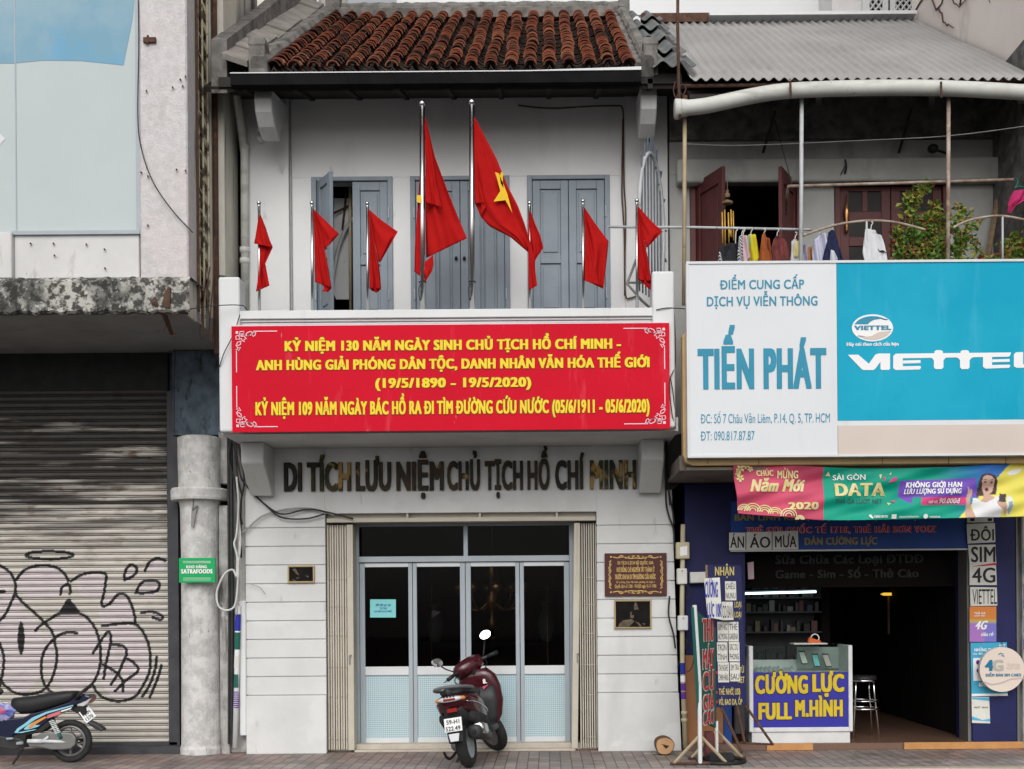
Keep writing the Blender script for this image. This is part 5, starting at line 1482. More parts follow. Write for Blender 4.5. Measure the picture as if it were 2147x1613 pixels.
for k in range(9):
    x = PX(1583 + k * 9, 1405, CYo + .2); mb.plate([(x, CYo + .1, cz + .006), (x + .04, CYo + .1, cz + .006), (x + .045, CYo + .3, cz + .03 + rs.random() * .03), (x, CYo + .3, cz + .02)], (0, 0, .006))
mb.build('bags', M['alu_light'], gp)
# orange tape dispenser on the counter
TD = thing('tape_dispenser', P(1709, 1352, CYo + .2), 'small orange holder with a white loop on the glass counter top', 'dispenser')
mb = MB(); q = P(1709, 1351, CYo + .2)
mb.plate([(q.x - .07, q.y, zt + .012), (q.x + .07, q.y, zt + .012), (q.x + .07, q.y, zt + .045), (q.x + .02, q.y, zt + .06), (q.x - .06, q.y, zt + .09), (q.x - .075, q.y, zt + .05)], (0, .06, 0)); mb.build('body', pmat('orange_plastic', (.62, .12, .03), .4), TD, bevel=.008)
mb = MB(); mb.ring((q.x + .005, q.y + .03, zt + .075), .045, .008, 20, 6); mb.build('loop', M['paper'], TD, smooth=True)
mb = MB(); mb.box(cx0 + .52, cx1 - .25, CYo + .1, CYo + .35, zt + .010, zt + .022); tag(mb.build('notebook', M['paper']), 'flat pale notebook lying on the glass counter top', 'notebook')
# stool
ST = thing('bar_stool', P(1812, 1545, .5), 'chrome bar stool with round foot ring beside the counter', 'stool')
q = P(1808, 1420, .55)
mb = MB(); mb.lathe((q.x, q.y, q.z - .01), [(.0, -.03), (.15, -.03), (.16, -.01), (.15, .03), (.0, .035)], 24); mb.build('seat', M['black'], ST, smooth=True)
for (zz_, r1, r2) in ((q.z - .035, .16, .012), (fz + .33, .19, .010), (fz + .42, .18, .008)):
    mb = MB(); mb.ring((q.x, q.y, zz_), r1, r2, 28, 6, 'z'); mb.build('ring', M['chrome'], ST, smooth=True)
for k in range(4):
    a = R(45 + 90 * k)
    mb = MB(); mb.tube([(q.x + .14 * math.cos(a), q.y + .14 * math.sin(a), q.z - .03), (q.x + .15 * math.cos(a), q.y + .15 * math.sin(a), .6), (q.x + .21 * math.cos(a), q.y + .21 * math.sin(a), fz)], .011, 8); mb.build('leg', M['chrome'], ST, smooth=True)

# ---------------- pavement sign stands
def sway(name, base, ang, tilt=0):
    return Matrix.Translation(base) @ Matrix.Rotation(R(ang), 4, 'Z') @ Matrix.Rotation(R(tilt), 4, 'Y')
G = thing('green_stand_sign', (1.72, -1.05, 0), 'narrow green stand sign with red lettering turned almost edge on, on the pavement', 'sign')
nearp, farp = P(1468, 1604, -1.22), P(1503, 1590, -.80)
nearp.z = 0; farp.z = 0
dirv = (farp - nearp); dirv.z = 0; L_ = dirv.length; du = dirv.normalized()
nrm = Vector((du.y, -du.x, 0))
def gs(a, z, off=0): return nearp + du * a + nrm * off + Vector((0, 0, z))
mb = MB(); mb.plate([gs(.0, .46), gs(L_, .33), gs(L_, 1.36), gs(-.14, 1.58)], nrm * -.03); mb.build('board', M['dark_green'], G)
# lettering stretched along the board
mb = MB(); mb.m = 0
for w, z0_, z1_ in (('THU', 1.24, 1.46), ('MÁY', .96, 1.15), ('CŨ', .74, .92), ('GIÁ', .54, .69), ('CAO', .395, .52)):
    for m2, (bo, li, ex) in enumerate(((.075, .004, .010), (.03, .008, 0))):
        mb.m = m2
        txt(mb, w, gs(.08 - ex, z0_ - ex), du, (0, 0, 1), nrm, L_ - .16 + 2 * ex, (z1_ - z0_) + 2 * ex, bo, lift=li)
mb.build('lettering', [M['paper'], M['red_ink']], G)
mb = MB(); mb.tube([gs(0, .02, .0), gs(.0, .8), gs(-.12, 1.6)], .022, 8); mb.tube([gs(L_, .02), gs(L_, .4)], .018, 8); mb.build('post', M['clean_white'], G)
for a in (0, L_):
    for s_ in (-1, 1):
        e = gs(a, .025) + Vector((s_ * .26, .0, 0))
        mb = MB(); mb.tube([gs(a, .30), e], .017, 6); mb.build('leg', M['bamboo'], G)
    mb = MB(); mb.tube([gs(a, .02) - Vector((.3, 0, 0)), gs(a, .02) + Vector((.3, 0, 0))], .017, 6); mb.build('foot_bar', M['rust'], G)
RB = thing('ring_stand', P(1514, 1592, -1.0), 'flat black ring base lying on the pavement behind the green stand sign', 'stand base')
q = P(1512, 1590, -1.02); q.z = 0
mb = MB(); mb.ring((q.x, q.y, .02), .24, .02, 32, 6, 'z'); mb.build('ring', M['black'], RB, smooth=True)
mb = MB(); mb.box(q.x - .14, q.x + .14, q.y - .05, q.y + .12, .005, .09); mb.build('weight', M['black'], RB, bevel=.02)
mb = MB(); mb.box(q.x - .15, q.x - .05, q.y + .12, q.y + .22, .005, .30); tag(mb.build('small_box', M['maroon_door'], bevel=.01), 'small dark red box standing by the green stand sign foot', 'box')
# blue stand sign
BY_ = -.62
B = thing('blue_stand_sign', P(1530, 1480, BY_), 'dark blue stand sign with yellow lettering and pasted papers by the counter', 'sign')
mb = MB(); mb.pplate([(1481, 1184), (1553, 1186), (1566, 1478), (1500, 1484)], BY_, BY_ + .03); mb.build('board', M['blue_paint'], B)
mb = MB()
for (s, a, b_, y0, y1) in (('NHẬN', 1499, 1539, 1207, 1189), ('LOẠI', 1540, 1554, 1274, 1262), ('LOẠI', 1540, 1554, 1295, 1283), ('TỪ', 1550, 1560, 1411, 1399), ('NET', 1547, 1561, 1432, 1419), ('THẺ NHỚ, USB', 1507, 1552, 1457, 1444), ('VỎ, BAO DA, ỐP', 1507, 1556, 1478, 1466)):
    tpx(mb, s, a, b_, y0, y1, BY_, .03, lift=.004)
mb.build('lettering', pmat('stand_yellow', (.55, .45, .14), .6), B)
mb = MB(); 
for y in (1410, 1452, 1472): ppoly(mb, ellpix(1503, y, 2, 3, 8), BY_, .004)
mb.build('bullet', M['red_ink'], B)
for (a, b_, c_, d_) in ((1512, 1482, 1556, 1578), (1562, 1478, 1620, 1561), (1545, 1480, 1561, 1556)):
    mb = MB(); mb.tube([P(a, b_, BY_ + .02), P(c_, d_, BY_ - (.25 if c_ < 1560 else .02))], .016, 6); mb.build('leg', M['rust'], B)
mb = MB(); mb.tube([P(1552, 1558, BY_), P(1622, 1561, BY_)], .013, 6); mb.build('foot_bar', M['rust'], B)
pgs = 'papers pasted on the blue stand sign'
for k, (x0_, y0_, w_, h_, l1, l2, lab) in enumerate(((1520, 1219, 23, 40, 'CHIẾU', 'NUNU', 'topmost white paper on the blue stand sign'), (1504, 1304, 22, 41, 'SIM 4G', 'AC MONG', 'white paper with 4G wording, left of its row on the blue stand sign'),
        (1527, 1304, 21, 41, 'THẺ', 'GARENA', 'white game card notice right of the 4G paper on the blue stand sign'), (1503, 1347, 22, 41, 'TRỌN', 'TÌNH', 'white paper in the middle row left on the blue stand sign'), (1528, 1346, 22, 41, 'SẠC DỰ', 'PHÒNG', 'white paper reading power bank on the blue stand sign'),
        (1505, 1389, 23, 42, 'TAI NGHE', 'CHÍNH HÃNG', 'white paper about earphones, lowest left on the blue stand sign'), (1530, 1389, 21, 40, 'SIM TRẢ', 'SAU', 'white SIM paper, lowest right on the blue stand sign'))):
    placard('paper_notice', [(x0_, y0_), (x0_ + w_, y0_), (x0_ + w_ + 1, y0_ + h_), (x0_ + 1, y0_ + h_)], BY_ - .006 - .001 * k, '', lab, thick=.002, bold=.0, cat='notice', group=pgs,
            lines=[(l1, x0_ + 2, x0_ + w_ - 2, y0_ + h_ * .42, y0_ + h_ * .12), (l2, x0_ + 2, x0_ + w_ - 1, y0_ + h_ * .9, y0_ + h_ * .6)])
placard('paper_notice', [(1513, 1262), (1536, 1262), (1538, 1300), (1514, 1301)], -.70, '', 'white paper reading có bán beside the tilted board', thick=.002, bold=.0, cat='notice', group=pgs, lines=[('CÓ BÁN', 1515, 1536, 1296, 1270)])
TB = thing('tilted_board', P(1494, 1300, -.95), 'tilted white board with dark blue lettering above the green stand sign', 'sign')
mb = MB(); mb.pplate([(1476, 1213), (1509, 1211), (1514, 1300), (1484, 1294)], -.95, -.93); mb.build('board', M['paper'], TB)
mb = MB(); tpx(mb, 'CƯỜNG', 1478, 1505, 1253, 1220, -.95, .04); tpx(mb, 'LỰC 10K', 1483, 1513, 1294, 1266, -.95, .04); mb.build('lettering', M['blue_ink'], TB)
mb = MB(); mb.tube([P(1481, 1185, -.92), P(1482, 1215, -.92)], .012, 6); mb.build('stick', M['wood'], TB)
HB = thing('hanging_goods', P(1567, 1215, .35), 'clear bag and pink packet hanging under the lintel in the shop', 'packets')
mb = MB(); mb.pplate([(1549, 1181), (1560, 1178), (1562, 1212), (1553, 1216)], .35, .37); mb.build('clear_bag', M['alu'], HB)
mb = MB(); mb.pplate([(1567, 1180), (1580, 1178), (1581, 1214), (1569, 1215)], .36, .38); mb.build('pink_packet', M['pink_ink'], HB)
mb = MB(); mb.pbox(1540, 1563, 1476, 1540, -.02, .05); tag(mb.build('white_crate', M['grey_plastic'], bevel=.01), 'grey ribbed panel leaning beside the counter behind the blue stand', 'panel')
# ================================================================== red banner on the balcony
RBN = thing('red_banner', P(945, 905, -1.19), 'long red banner with four lines of yellow lettering on the white balcony', 'banner')
BYp = -1.19
bx0, bx1 = PX(486, 790, BYp), PX(1404, 790, BYp)
bzt, bzb = PZ(945, 681, BYp), PZ(945, 903, BYp)
mb = MB(); mb.box(bx0, bx1, BYp, BYp + .03, bzb, bzt); mb.build('panel', M['banner_red'], RBN)
mb = MB(); mb.box(bx0, bx1, BYp - .002, BYp + .031, bzt, bzt + .010); mb.build('edge', M['pink_ink'], RBN)
rows_ = [('KỶ NIỆM 130 NĂM NGÀY SINH CHỦ TỊCH HỒ CHÍ MINH -', 597, 1302, 737, 716, .07), ('ANH HÙNG GIẢI PHÓNG DÂN TỘC, DANH NHÂN VĂN HÓA THẾ GIỚI', 537, 1362, 777, 756, .07),
         ('(19/5/1890 - 19/5/2020)', 787, 1114, 814, 794, .06), ('KỶ NIỆM 109 NĂM NGÀY BÁC HỒ RA ĐI TÌM ĐƯỜNG CỨU NƯỚC (05/6/1911 - 05/6/2020)', 536, 1362, 871.5, 844, .065)]
mb = MB()
for (s, a, b_, y0, y1, bo) in rows_:
    mb.m = 0; tpx(mb, s, a - 1, b_ + 1, y0 + 1.2, y1 - 1.0, BYp, bo + .035, lift=.003)
    mb.m = 1; tpx(mb, s, a, b_, y0, y1, BYp, bo, lift=.006)
mb.build('lettering', [M['brown_ink'], M['yellow_ink']], RBN)
# corner ornaments and border lines; traced once (zoomed pixels of the upper left corner)
orn_sq = [(190, 225, 212, 248)]
orn_lines = [[(228, 228), (262, 228), (262, 250), (226, 252), (228, 228)], [(192, 268), (222, 258), (222, 296), (192, 296), (192, 268)], [(222, 246), (226, 262), (212, 270)], [(262, 228), (262, 270), (240, 272)],
    [(240, 272), (230, 268), (246, 262), (262, 258), (268, 276), (285, 290), (262, 300), (268, 318), (246, 308), (240, 290), (226, 296)],
    [(276, 266), (290, 240), (320, 228), (345, 240), (370, 236), (360, 262), (345, 272), (330, 250), (308, 266), (276, 266)], [(365, 228), (345, 240), (320, 262), (290, 268)],
    [(236, 312), (206, 324), (192, 350), (206, 372), (232, 368), (212, 400), (206, 380), (192, 398)], [(236, 312), (232, 340), (206, 356), (198, 340)],
    [(345, 227), (556, 227)], [(195, 380), (195, 588)]]
for (fx, fy) in ((0, 0), (1, 0), (0, 1), (1, 1)):
    mb = MB()
    def mp(a, b_):
        px = 450 + a * .2375; py = 640 + b_ * .2375
        dx, dz = (px - 486) * (D0 + BYp) / F, (py - 683) * (D0 + BYp) / F
        x = bx0 + dx if not fx else bx1 - dx
        z = bzt - dz if not fy else bzb + dz - .0
        return Vector((x, BYp - .005, z))
    for (a, b_, c_, d_) in orn_sq: mb.poly([mp(a, b_), mp(c_, b_), mp(c_, d_), mp(a, d_)])
    for k, ln in enumerate(orn_lines):
        ribbon(mb, [mp(*q) for q in ln], .0085 if k < 9 else .009, Vector((0, -1, 0)))
    mb.build('corner_ornament', M['pink_ink'], RBN)

# ================================================================== flagpoles
def strip(mb, Lp, Rp, Y, amp=.03, waves=1.5, ph=0., rows=36, cols=14, tilt=0.):
    """cloth fold between a left and a right pixel polyline"""
    Ls = smooth_line([(a, b_, 0) for a, b_ in Lp], 1) if len(Lp) > 2 else [Vector((*Lp[0], 0)).lerp(Vector((*Lp[1], 0)), t / 16) for t in range(17)]
    Rs = smooth_line([(a, b_, 0) for a, b_ in Rp], 1) if len(Rp) > 2 else [Vector((*Rp[0], 0)).lerp(Vector((*Rp[1], 0)), t / 16) for t in range(17)]
    def at(seq, t):
        i = t * (len(seq) - 1); k = min(int(i), len(seq) - 2); return seq[k].lerp(seq[k + 1], i - k)
    def fn(u, v):
        q = at(Ls, v).lerp(at(Rs, v), u)
        w = (.25 + .75 * v)
        amp_ = amp * 1.25
        yy = Y + w * (amp * math.sin(2 * math.pi * waves * u + ph + v * 1.6) + .45 * amp_ * math.sin(2 * math.pi * (waves * 2.3) * u - v * 5 + ph) + .16 * amp_ * math.sin(17 * u + 9 * v + ph * 3)) + tilt * u
        return P(q.x, q.y, yy)
    mb.grid(fn, cols, rows)
pole_grp = 'flagpoles along the balcony parapet'
PYp = -.98
def flagpole(px, ytop, big, label, folds, star=None, sway_=0):
    base = P(px + 1, 655, PYp)
    t = thing('flagpole', base, label, 'flagpole', pole_grp)
    r = .030 if big else .0155
    mb = MB(); mb.tube([P(px + 1.0, 662, PYp), P(px + .4, ytop + 12, PYp)], [r, r * .93], 12); mb.build('pole', M['steel'], t, smooth=True)
    mb = MB(); c_ = P(px, ytop + 6, PYp); rr_ = .036 if big else .022
    mb.ell(c_, rr_, rr_, rr_, 14, 10); mb.lathe(c_ - Vector((0, 0, rr_ + .012)), [(rr_ * .45, .02), (rr_ * .7, .008), (rr_ * .7, 0), (rr_ * .4, -.012)], 12); mb.build('finial', M['steel'], t, smooth=True)
    mb = MB()
    for (Lp, Rp, dY, amp, wv, ph) in folds: strip(mb, Lp, Rp, PYp - .03 + dY, amp, wv, ph)
    f = mb.build('flag', M['flag'], t, smooth=True, solid=.003)
    if star:
        mb = MB()
        for q in star[0]: mb.poly([P(a, b_, PYp - .03 + star[1]) for a, b_ in q])
        mb.build('star', M['star'], f, solid=.002)
    if big:
        mb = MB(); mb.ring(P(px + 1, 592, PYp), r + .004, .006, 14, 6, 'z'); mb.tube(smooth_line([P(px - 2, 594, PYp - .03), P(px - 7, 604, PYp - .03), P(px - 6, 622, PYp - .03), P(px - 3, 630, PYp - .03), P(px - 1, 610, PYp - .03)], 5), .005, 5); mb.build('halyard', M['cable'], t)
    return t
flagpole(543, 420, 0, 'leftmost short flagpole, its small red flag furled in front of the bare white wall',
    [([(545, 450), (540, 468), (535, 500), (533, 511)], [(546, 450), (556, 475), (566, 505), (572, 519)], -.03, .02, 1, 0), ([(541, 510), (541, 560), (540, 590), (537, 612)], [(572, 519), (562, 540), (556, 553), (565, 599)], .02, .025, 1.2, 2)])
flagpole(654, 420, 0, 'short flagpole with spread small red flag before the open grey window leaf',
    [([(657, 439), (668, 480), (675, 512), (680, 523)], [(658, 440), (685, 465), (711, 491), (692, 512)], .025, .018, .8, 1), ([(657, 442), (659, 500), (660, 560), (661, 592)], [(659, 442), (676, 500), (688, 560), (695, 604)], -.02, .025, 1.6, .5), ([(661, 590), (675, 596), (680, 604), (676, 612)], [(695, 603), (694, 606), (692, 609), (688, 612)], .0, .01, 1, 0)])
flagpole(770, 421, 0, 'short flagpole with spread small red flag before the closed leaf of the left window',
    [([(773, 440), (782, 490), (790, 530), (794, 550)], [(774, 440), (800, 462), (834, 486), (798, 549)], .025, .018, .8, 2), ([(773, 443), (774, 500), (774, 560), (775, 606)], [(775, 443), (784, 500), (795, 560), (799, 606)], -.02, .025, 1.6, 1.5), ([(774, 604), (780, 610), (784, 612), (790, 614)], [(799, 604), (798, 607), (796, 609), (792, 613)], .0, .01, 1, 0)])
flagpole(885, 212, 1, 'left of the two tall flagpoles, its large red flag folded almost shut',
    [([(889, 250), (883, 330), (876, 420), (870, 520), (869, 570)], [(890, 250), (886, 330), (887, 420), (888, 520), (888, 585)], .03, .02, 1, 0),
     ([(890, 246), (893, 330), (892, 420), (893, 500), (894, 541)], [(892, 246), (912, 330), (938, 400), (962, 460), (979, 500)], .04, .035, 1.3, .5),
     ([(891, 260), (892, 330), (892, 400), (892, 424)], [(894, 262), (905, 320), (915, 380), (927, 437)], -.035, .02, 1.5, 1.5),
     ([(869, 568), (880, 578), (888, 590), (893, 590)], [(908, 535), (909, 555), (905, 570), (894, 587)], .02, .02, 1, 1)],
    star=([[(874, 410), (884, 409), (884, 427), (874, 424)]], -.01))
flagpole(989, 209, 1, 'right of the two tall flagpoles, large red flag showing its yellow star',
    [([(994, 246), (995, 330), (995, 390), (995, 425), (1008, 455), (1026, 475), (1070, 497), (1107, 529)], [(996, 247), (1018, 290), (1042, 335), (1064, 390), (1085, 430), (1100, 470), (1109, 500), (1110, 528)], .0, .028, 1.4, .3),
     ([(995, 330), (996, 380), (996, 426)], [(1000, 340), (1008, 390), (1016, 427)], -.035, .015, 1.2, 1), ([(1010, 426), (1008, 440), (1010, 452)], [(1017, 427), (1019, 435), (1012, 448)], -.02, .01, 1, 0)],
    star=([[(1038, 361), (1046, 364), (1057, 390), (1064, 408), (1074, 447), (1060, 420), (1035, 423), (1049, 401), (1043, 378)], [(1051, 361), (1055, 362), (1054, 380), (1056, 395), (1050, 385), (1048, 370)]], -.045))
flagpole(1110, 420, 0, 'short flagpole just right of the tall pair, its red flag hanging narrow',
    [([(1111, 440), (1108, 470), (1107, 500), (1112, 540), (1110, 575), (1109, 609)], [(1112, 442), (1122, 470), (1133, 495), (1139, 520), (1122, 545), (1120, 600)], .0, .03, 1.4, 0), ([(1108, 505), (1108, 550), (1109, 609)], [(1121, 535), (1122, 570), (1126, 599)], -.03, .015, 1.3, 1)])
flagpole(1222, 416, 0, 'short flagpole whose red flag hangs wide before the right window leaf',
    [([(1224, 436), (1226, 480), (1226, 540), (1226, 588)], [(1226, 436), (1250, 472), (1276, 506), (1272, 545), (1265, 606)], .0, .035, 1.1, .6), ([(1226, 460), (1226, 520), (1226, 588), (1228, 590)], [(1230, 470), (1242, 520), (1250, 570), (1256, 598)], -.03, .012, 1.4, 2)])
flagpole(1335, 415, 0, 'rightmost short flagpole with red flag before the round spiked grille',
    [([(1337, 434), (1343, 470), (1350, 500), (1356, 519)], [(1339, 434), (1360, 458), (1389, 486), (1357, 519)], .025, .018, .8, 2), ([(1337, 436), (1337, 500), (1338, 560), (1339, 588)], [(1339, 436), (1350, 500), (1360, 550), (1366, 590)], -.02, .025, 1.6, 1), ([(1339, 586), (1346, 592), (1356, 602), (1362, 607)], [(1366, 588), (1366, 596), (1366, 602), (1365, 606)], .0, .01, 1, 0)])

# ================================================================== plaques, notice
BP = thing('brown_plaque', P(1333, 1250, -.03), 'dark brown plaque with gold lettering and scroll border on the right wall', 'plaque')
yq = -.035
mb = MB(); mb.pbox(1268, 1398, 1160, 1250, yq, -.001); mb.build('board', M['plaque_brown'], BP, bevel=.004)
mb = MB()
tpx(mb, 'DI TÍCH LỊCH SỬ QUỐC GIA', 1295, 1370, 1184, 1177.5, yq, .04); tpx(mb, 'NƠI ĐỒNG CHÍ NGUYỄN TẤT THÀNH Ở', 1293, 1372, 1200, 1190, yq, .05); tpx(mb, 'TRƯỚC KHI RA ĐI TÌM ĐƯỜNG CỨU NƯỚC', 1289, 1375, 1215, 1205, yq, .05)
tpx(mb, 'Số 5 đường Châu Văn Liêm, phường 14, Quận 5', 1292, 1373, 1223, 1219, yq, .02); tpx(mb, 'Quyết định số 1288 - VH/QĐ ngày 16-11-1988', 1289, 1376, 1233, 1226, yq, .02)
mb.build('lettering', M['gold'], BP)
mb = MB()
for sx in (-1, 1):
    for sy in (-1, 1):
        X_ = lambda a: 1333 + sx * a; Y_ = lambda b_: 1205 + sy * b_
        for ln in ([(0, 35), (12, 34), (26, 37), (38, 35), (48, 37)], [(2, 39), (14, 38), (20, 34), (30, 40), (36, 36)], [(6, 36), (10, 39), (15, 36)], [(52, 30), (55, 22), (54, 14), (56, 8), (53, 2)], [(56, 28), (52, 20), (57, 14), (52, 8), (57, 0)]):
            q = smooth_line([P(X_(a), Y_(b_), yq) - Vector((0, .004, 0)) for a, b_ in ln], 4)
            ribbon(mb, q, .010, Vector((0, -1, 0)))
        ppoly(mb, ellpix(X_(52), Y_(37), 2, 2, 8), yq)
mb.build('scroll_border', M['gold'], BP)
def niche(px0, px1, py0, py1, label, marks):
    t = thing('picture_plaque', P((px0 + px1) / 2, py1, -.02), label, 'plaque', 'dark picture plaques beside the door')
    m_ = MB(); f = 3
    m_.pbox(px0 - f, px1 + f, py0 - f, py0, -.028, -.001); m_.pbox(px0 - f, px1 + f, py1, py1 + f, -.028, -.001); m_.pbox(px0 - f, px0, py0, py1, -.027, -.001); m_.pbox(px1, px1 + f, py0, py1, -.027, -.001)
    m_.build('frame', pmat('brass_frame', (.36, .27, .14), .45, metal=.4), t)
    m_ = MB(); m_.pbox(px0, px1, py0, py1, -.010, -.0008); m_.build('panel', pmat('dark_glossy_plate', (.008, .007, .007), .3, (.014, .012, .010), 9, spec=.05), t)
    m_ = MB()
    for q in marks: ppoly(m_, q, -.010, .003)
    m_.build('engraving', pmat('engraving', (.13, .10, .06), .5, (.05, .04, .025), 25), t)
niche(606, 656, 1189, 1219, 'small dark engraved plaque on the left wall beside the folding gate', [[(613, 1194), (620, 1192), (624, 1200), (628, 1207), (622, 1204)], [(619, 1212), (630, 1210), (624, 1214)], [(640, 1207), (648, 1208), (646, 1212)], [(612, 1215), (622, 1217), (618, 1219)]])
niche(1291, 1363, 1261, 1315, 'dark engraved picture plaque below the brown plaque on the right wall', [[(1321, 1284), (1325, 1282), (1324, 1290), (1329, 1290), (1329, 1296), (1322, 1296)], [(1332, 1262), (1336, 1268), (1339, 1278), (1330, 1279), (1329, 1270)], [(1298, 1308), (1306, 1301), (1325, 1298), (1330, 1303), (1318, 1315), (1296, 1315)], [(1331, 1303), (1340, 1306), (1346, 1314), (1342, 1314)], [(1346, 1306), (1354, 1308), (1350, 1311)]])
CN = thing('paper_notice', P(803, 1295, .33), 'light turquoise paper notice taped to the left glass door', 'notice')
mb = MB(); mb.pplate([(776, 1257), (830, 1257), (830, 1295), (776, 1295)], .325, .329); mb.build('sheet', M['cyan_paper'], CN)
mb = MB(); tpx(mb, 'MỞ CỬA', 788, 804, 1271, 1267, .325, .05, lift=.002); tpx(mb, '7g30 - 17g00', 805, 819, 1271, 1267, .325, .02, lift=.002); tpx(mb, 'TỪ THỨ', 797, 811, 1278, 1274, .325, .03, lift=.002); tpx(mb, 'HAI ĐẾN CHỦ NHẬT', 785, 822, 1284, 1280.5, .325, .02, lift=.002); mb.build('lettering', M['blue_ink'], CN)

# ================================================================== chandelier and altar things inside
CHn = thing('chandelier', P(1032, 1150, .95), 'brass chandelier with curved arms hanging behind the glass door', 'lamp')
q = P(1031, 1240, .95)
mb = MB(); mb.tube([(q.x, q.y, q.z + .35), (q.x, q.y, 3.37)], .012, 6); mb.lathe((q.x, q.y, q.z), [(.0, -.45), (.03, -.43), (.05, -.38), (.02, -.3), (.05, -.2), (.08, -.1), (.04, 0), (.03, .15), (.07, .22), (.03, .3), (.02, .36), (0, .37)], 14); mb.build('stem', M['brass'], CHn, smooth=True)
for k in range(8):
    a = R(45 * k + 10)
    mb = MB(); d = Vector((math.cos(a), math.sin(a), 0))
    pts = [q + d * .03 + Vector((0, 0, -.1)), q + d * .15 + Vector((0, 0, -.22)), q + d * .30 + Vector((0, 0, -.18)), q + d * .38 + Vector((0, 0, -.02)), q + d * .33 + Vector((0, 0, .05))]
    mb.tube(smooth_line(pts, 5), .014, 6); mb.lathe(q + d * .38 + Vector((0, 0, .0)), [(.02, -.02), (.06, .0), (.075, .05), (.05, .09), (.02, .1)], 10); mb.build('arm', M['brass'], CHn, smooth=True)
AL = thing('altar_table', P(1030, 1400, 4.6), 'dim altar table with vases inside the hall', 'table')
q = P(1000, 1400, 4.7)
mb = MB(); mb.box(q.x - 1.1, q.x + 1.1, q.y, q.y + .4, 1.0, 1.08); mb.build('tabletop', M['maroon_door'], AL)
for sx in (-1, 1):
    for sy in (0, .34):
        mb = MB(); mb.box(q.x + sx * 1.0 - .04, q.x + sx * 1.0 + .04, q.y + sy, q.y + sy + .06, .02, 1.0); mb.build('leg', M['maroon_door'], AL)
for k, (px, lab) in enumerate(((912, 'tall dim vase on the left end of the altar table'), (1145, 'tall dim vase on the right end of the altar table'))):
    v = P(px, 1300, 4.8); mb = MB(); mb.lathe((v.x, v.y, 1.082), [(.06, 0), (.09, .05), (.13, .25), (.10, .42), (.05, .5), (.08, .58)], 16); tag(mb.build('vase', M['alu_light'], smooth=True), lab, 'vase', 'vases on the altar table')
mb = MB(); v = P(1033, 1150, 4.85); mb.lathe((v.x, v.y, 1.082), [(.16, 0), (.14, .1), (.08, .14), (.10, .3), (.2, .55), (.24, .75), (.1, .85), (.11, 1.0), (.12, 1.1), (.06, 1.18), (0, 1.2)], 16); tag(mb.build('bronze_urn', M['brass'], smooth=True), 'dim bronze urn in the middle of the altar table', 'urn')
FSn = thing('pennant_stand', P(907, 1300, 1.2), 'thin stand with a small pale pennant behind the second glass door', 'flag')
mb = MB(); mb.tube([P(905, 1230, 1.2), P(905, 1420, 1.2)], .006, 5); mb.build('stick', M['brass'], FSn); mb = MB(); mb.pplate([(906, 1280), (925, 1283), (906, 1296)], 1.19, 1.2); mb.build('pennant', M['beige'], FSn)
CSn = thing('candle_stand', P(1160, 1300, 1.4), 'thin dim candle stand behind the right glass door', 'stand')
mb = MB(); mb.tube([P(1148, 1230, 1.4), P(1148, 1300, 1.4)], .008, 5); mb.tube([P(1140, 1262, 1.4), P(1160, 1262, 1.4)], .006, 5)
for k in range(6): mb.ell(P(1148, 1236 + k * 11, 1.4), .016, .016, .02, 8, 6)
mb.tube([P(1148, 1300, 1.4), (P(1148, 1300, 1.4).x, 1.4, .02)], .01, 5); mb.build('stem', M['brass'], CSn)

# ================================================================== things inside the open upper window
mb = MB(); mb.pplate([(700, 416), (733, 416), (733, 628), (705, 628), (700, 618)], .42, .44); tag(mb.build('white_board', M['upper_wall']), 'pale board standing inside the open left upper window', 'board')
mb = MB(); mb.tube([P(734, 380, .34), P(735, 650, .34)], .018, 8); tag(mb.build('yellow_pole', M['beige_pipe'], smooth=True), 'pale yellow upright pole inside the open upper window', 'pole')
mb = MB(); mb.tube(smooth_line([P(750, 450, .36), P(728, 475, .36), P(710, 520, .35), P(700, 570, .33), P(694, 610, .3), P(690, 650, .3)], 6), .024, 8); tag(mb.build('curved_pipe', M['pipe_grey'], smooth=True), 'curved grey pipe leaning inside the open upper window', 'pipe')
mb = MB(); mb.tube([P(694, 450, .35), P(740, 428, .4)], .012, 6); mb.tube([P(718, 480, .4), P(726, 405, .4)], .012, 6); tag(mb.build('dark_rods', M['rust'], smooth=True), 'crossed dark rods inside the open upper window', 'rods')

# ================================================================== pipes and cables left of the heritage house
o = MB(); o.tube([P(480, 178, -.35), P(494, 180, -.33), P(511, 306, -.10), P(513, 320, -.09), P(514, 665, -.09)], [.045, .045, .045, .045, .045], 12)
for y in (309, 525, 548): o.lathe(P(513, y, -.09), [(.047, -.03), (.053, -.028), (.053, .028), (.047, .03)], 14)
tag(o.build('drainpipe', M['pvc'], smooth=True), 'white drainpipe bending down from the eave along the left edge of the upper wall', 'pipe')
UP = thing('utility_pipe', P(497, 1565, -.06), 'thin white upright pipe covered with coloured stickers', 'pipe')
mb = MB(); mb.tube([P(499, 1270, -.06), P(497, 1400, -.06), P(493, 1568, -.06)], .030, 10); mb.build('tube', M['clean_white'], UP, smooth=True)
for (y0, y1, mm) in ((1288, 1323, 'blue_ink'), (1326, 1362, 'dark_green'), (1375, 1400, 'paper'), (1414, 1442, 'dark_green'), (1450, 1486, 'purple_ink')):
    mb = MB(); xx = lambda y: 499 - (y - 1290) * .022
    if mm == 'purple_ink':
        for k in range(9): mb.tube([P(xx(y0) + .0, y0 + k * 4, -.06), P(xx(y0), y0 + k * 4 + 2.2, -.06)], .0315, 10, caps=False)
    else: mb.tube([P(xx(y0), y0, -.06), P(xx(y1), y1, -.06)], .0315, 12)
    mb.build('sticker', M[mm], UP, smooth=False)
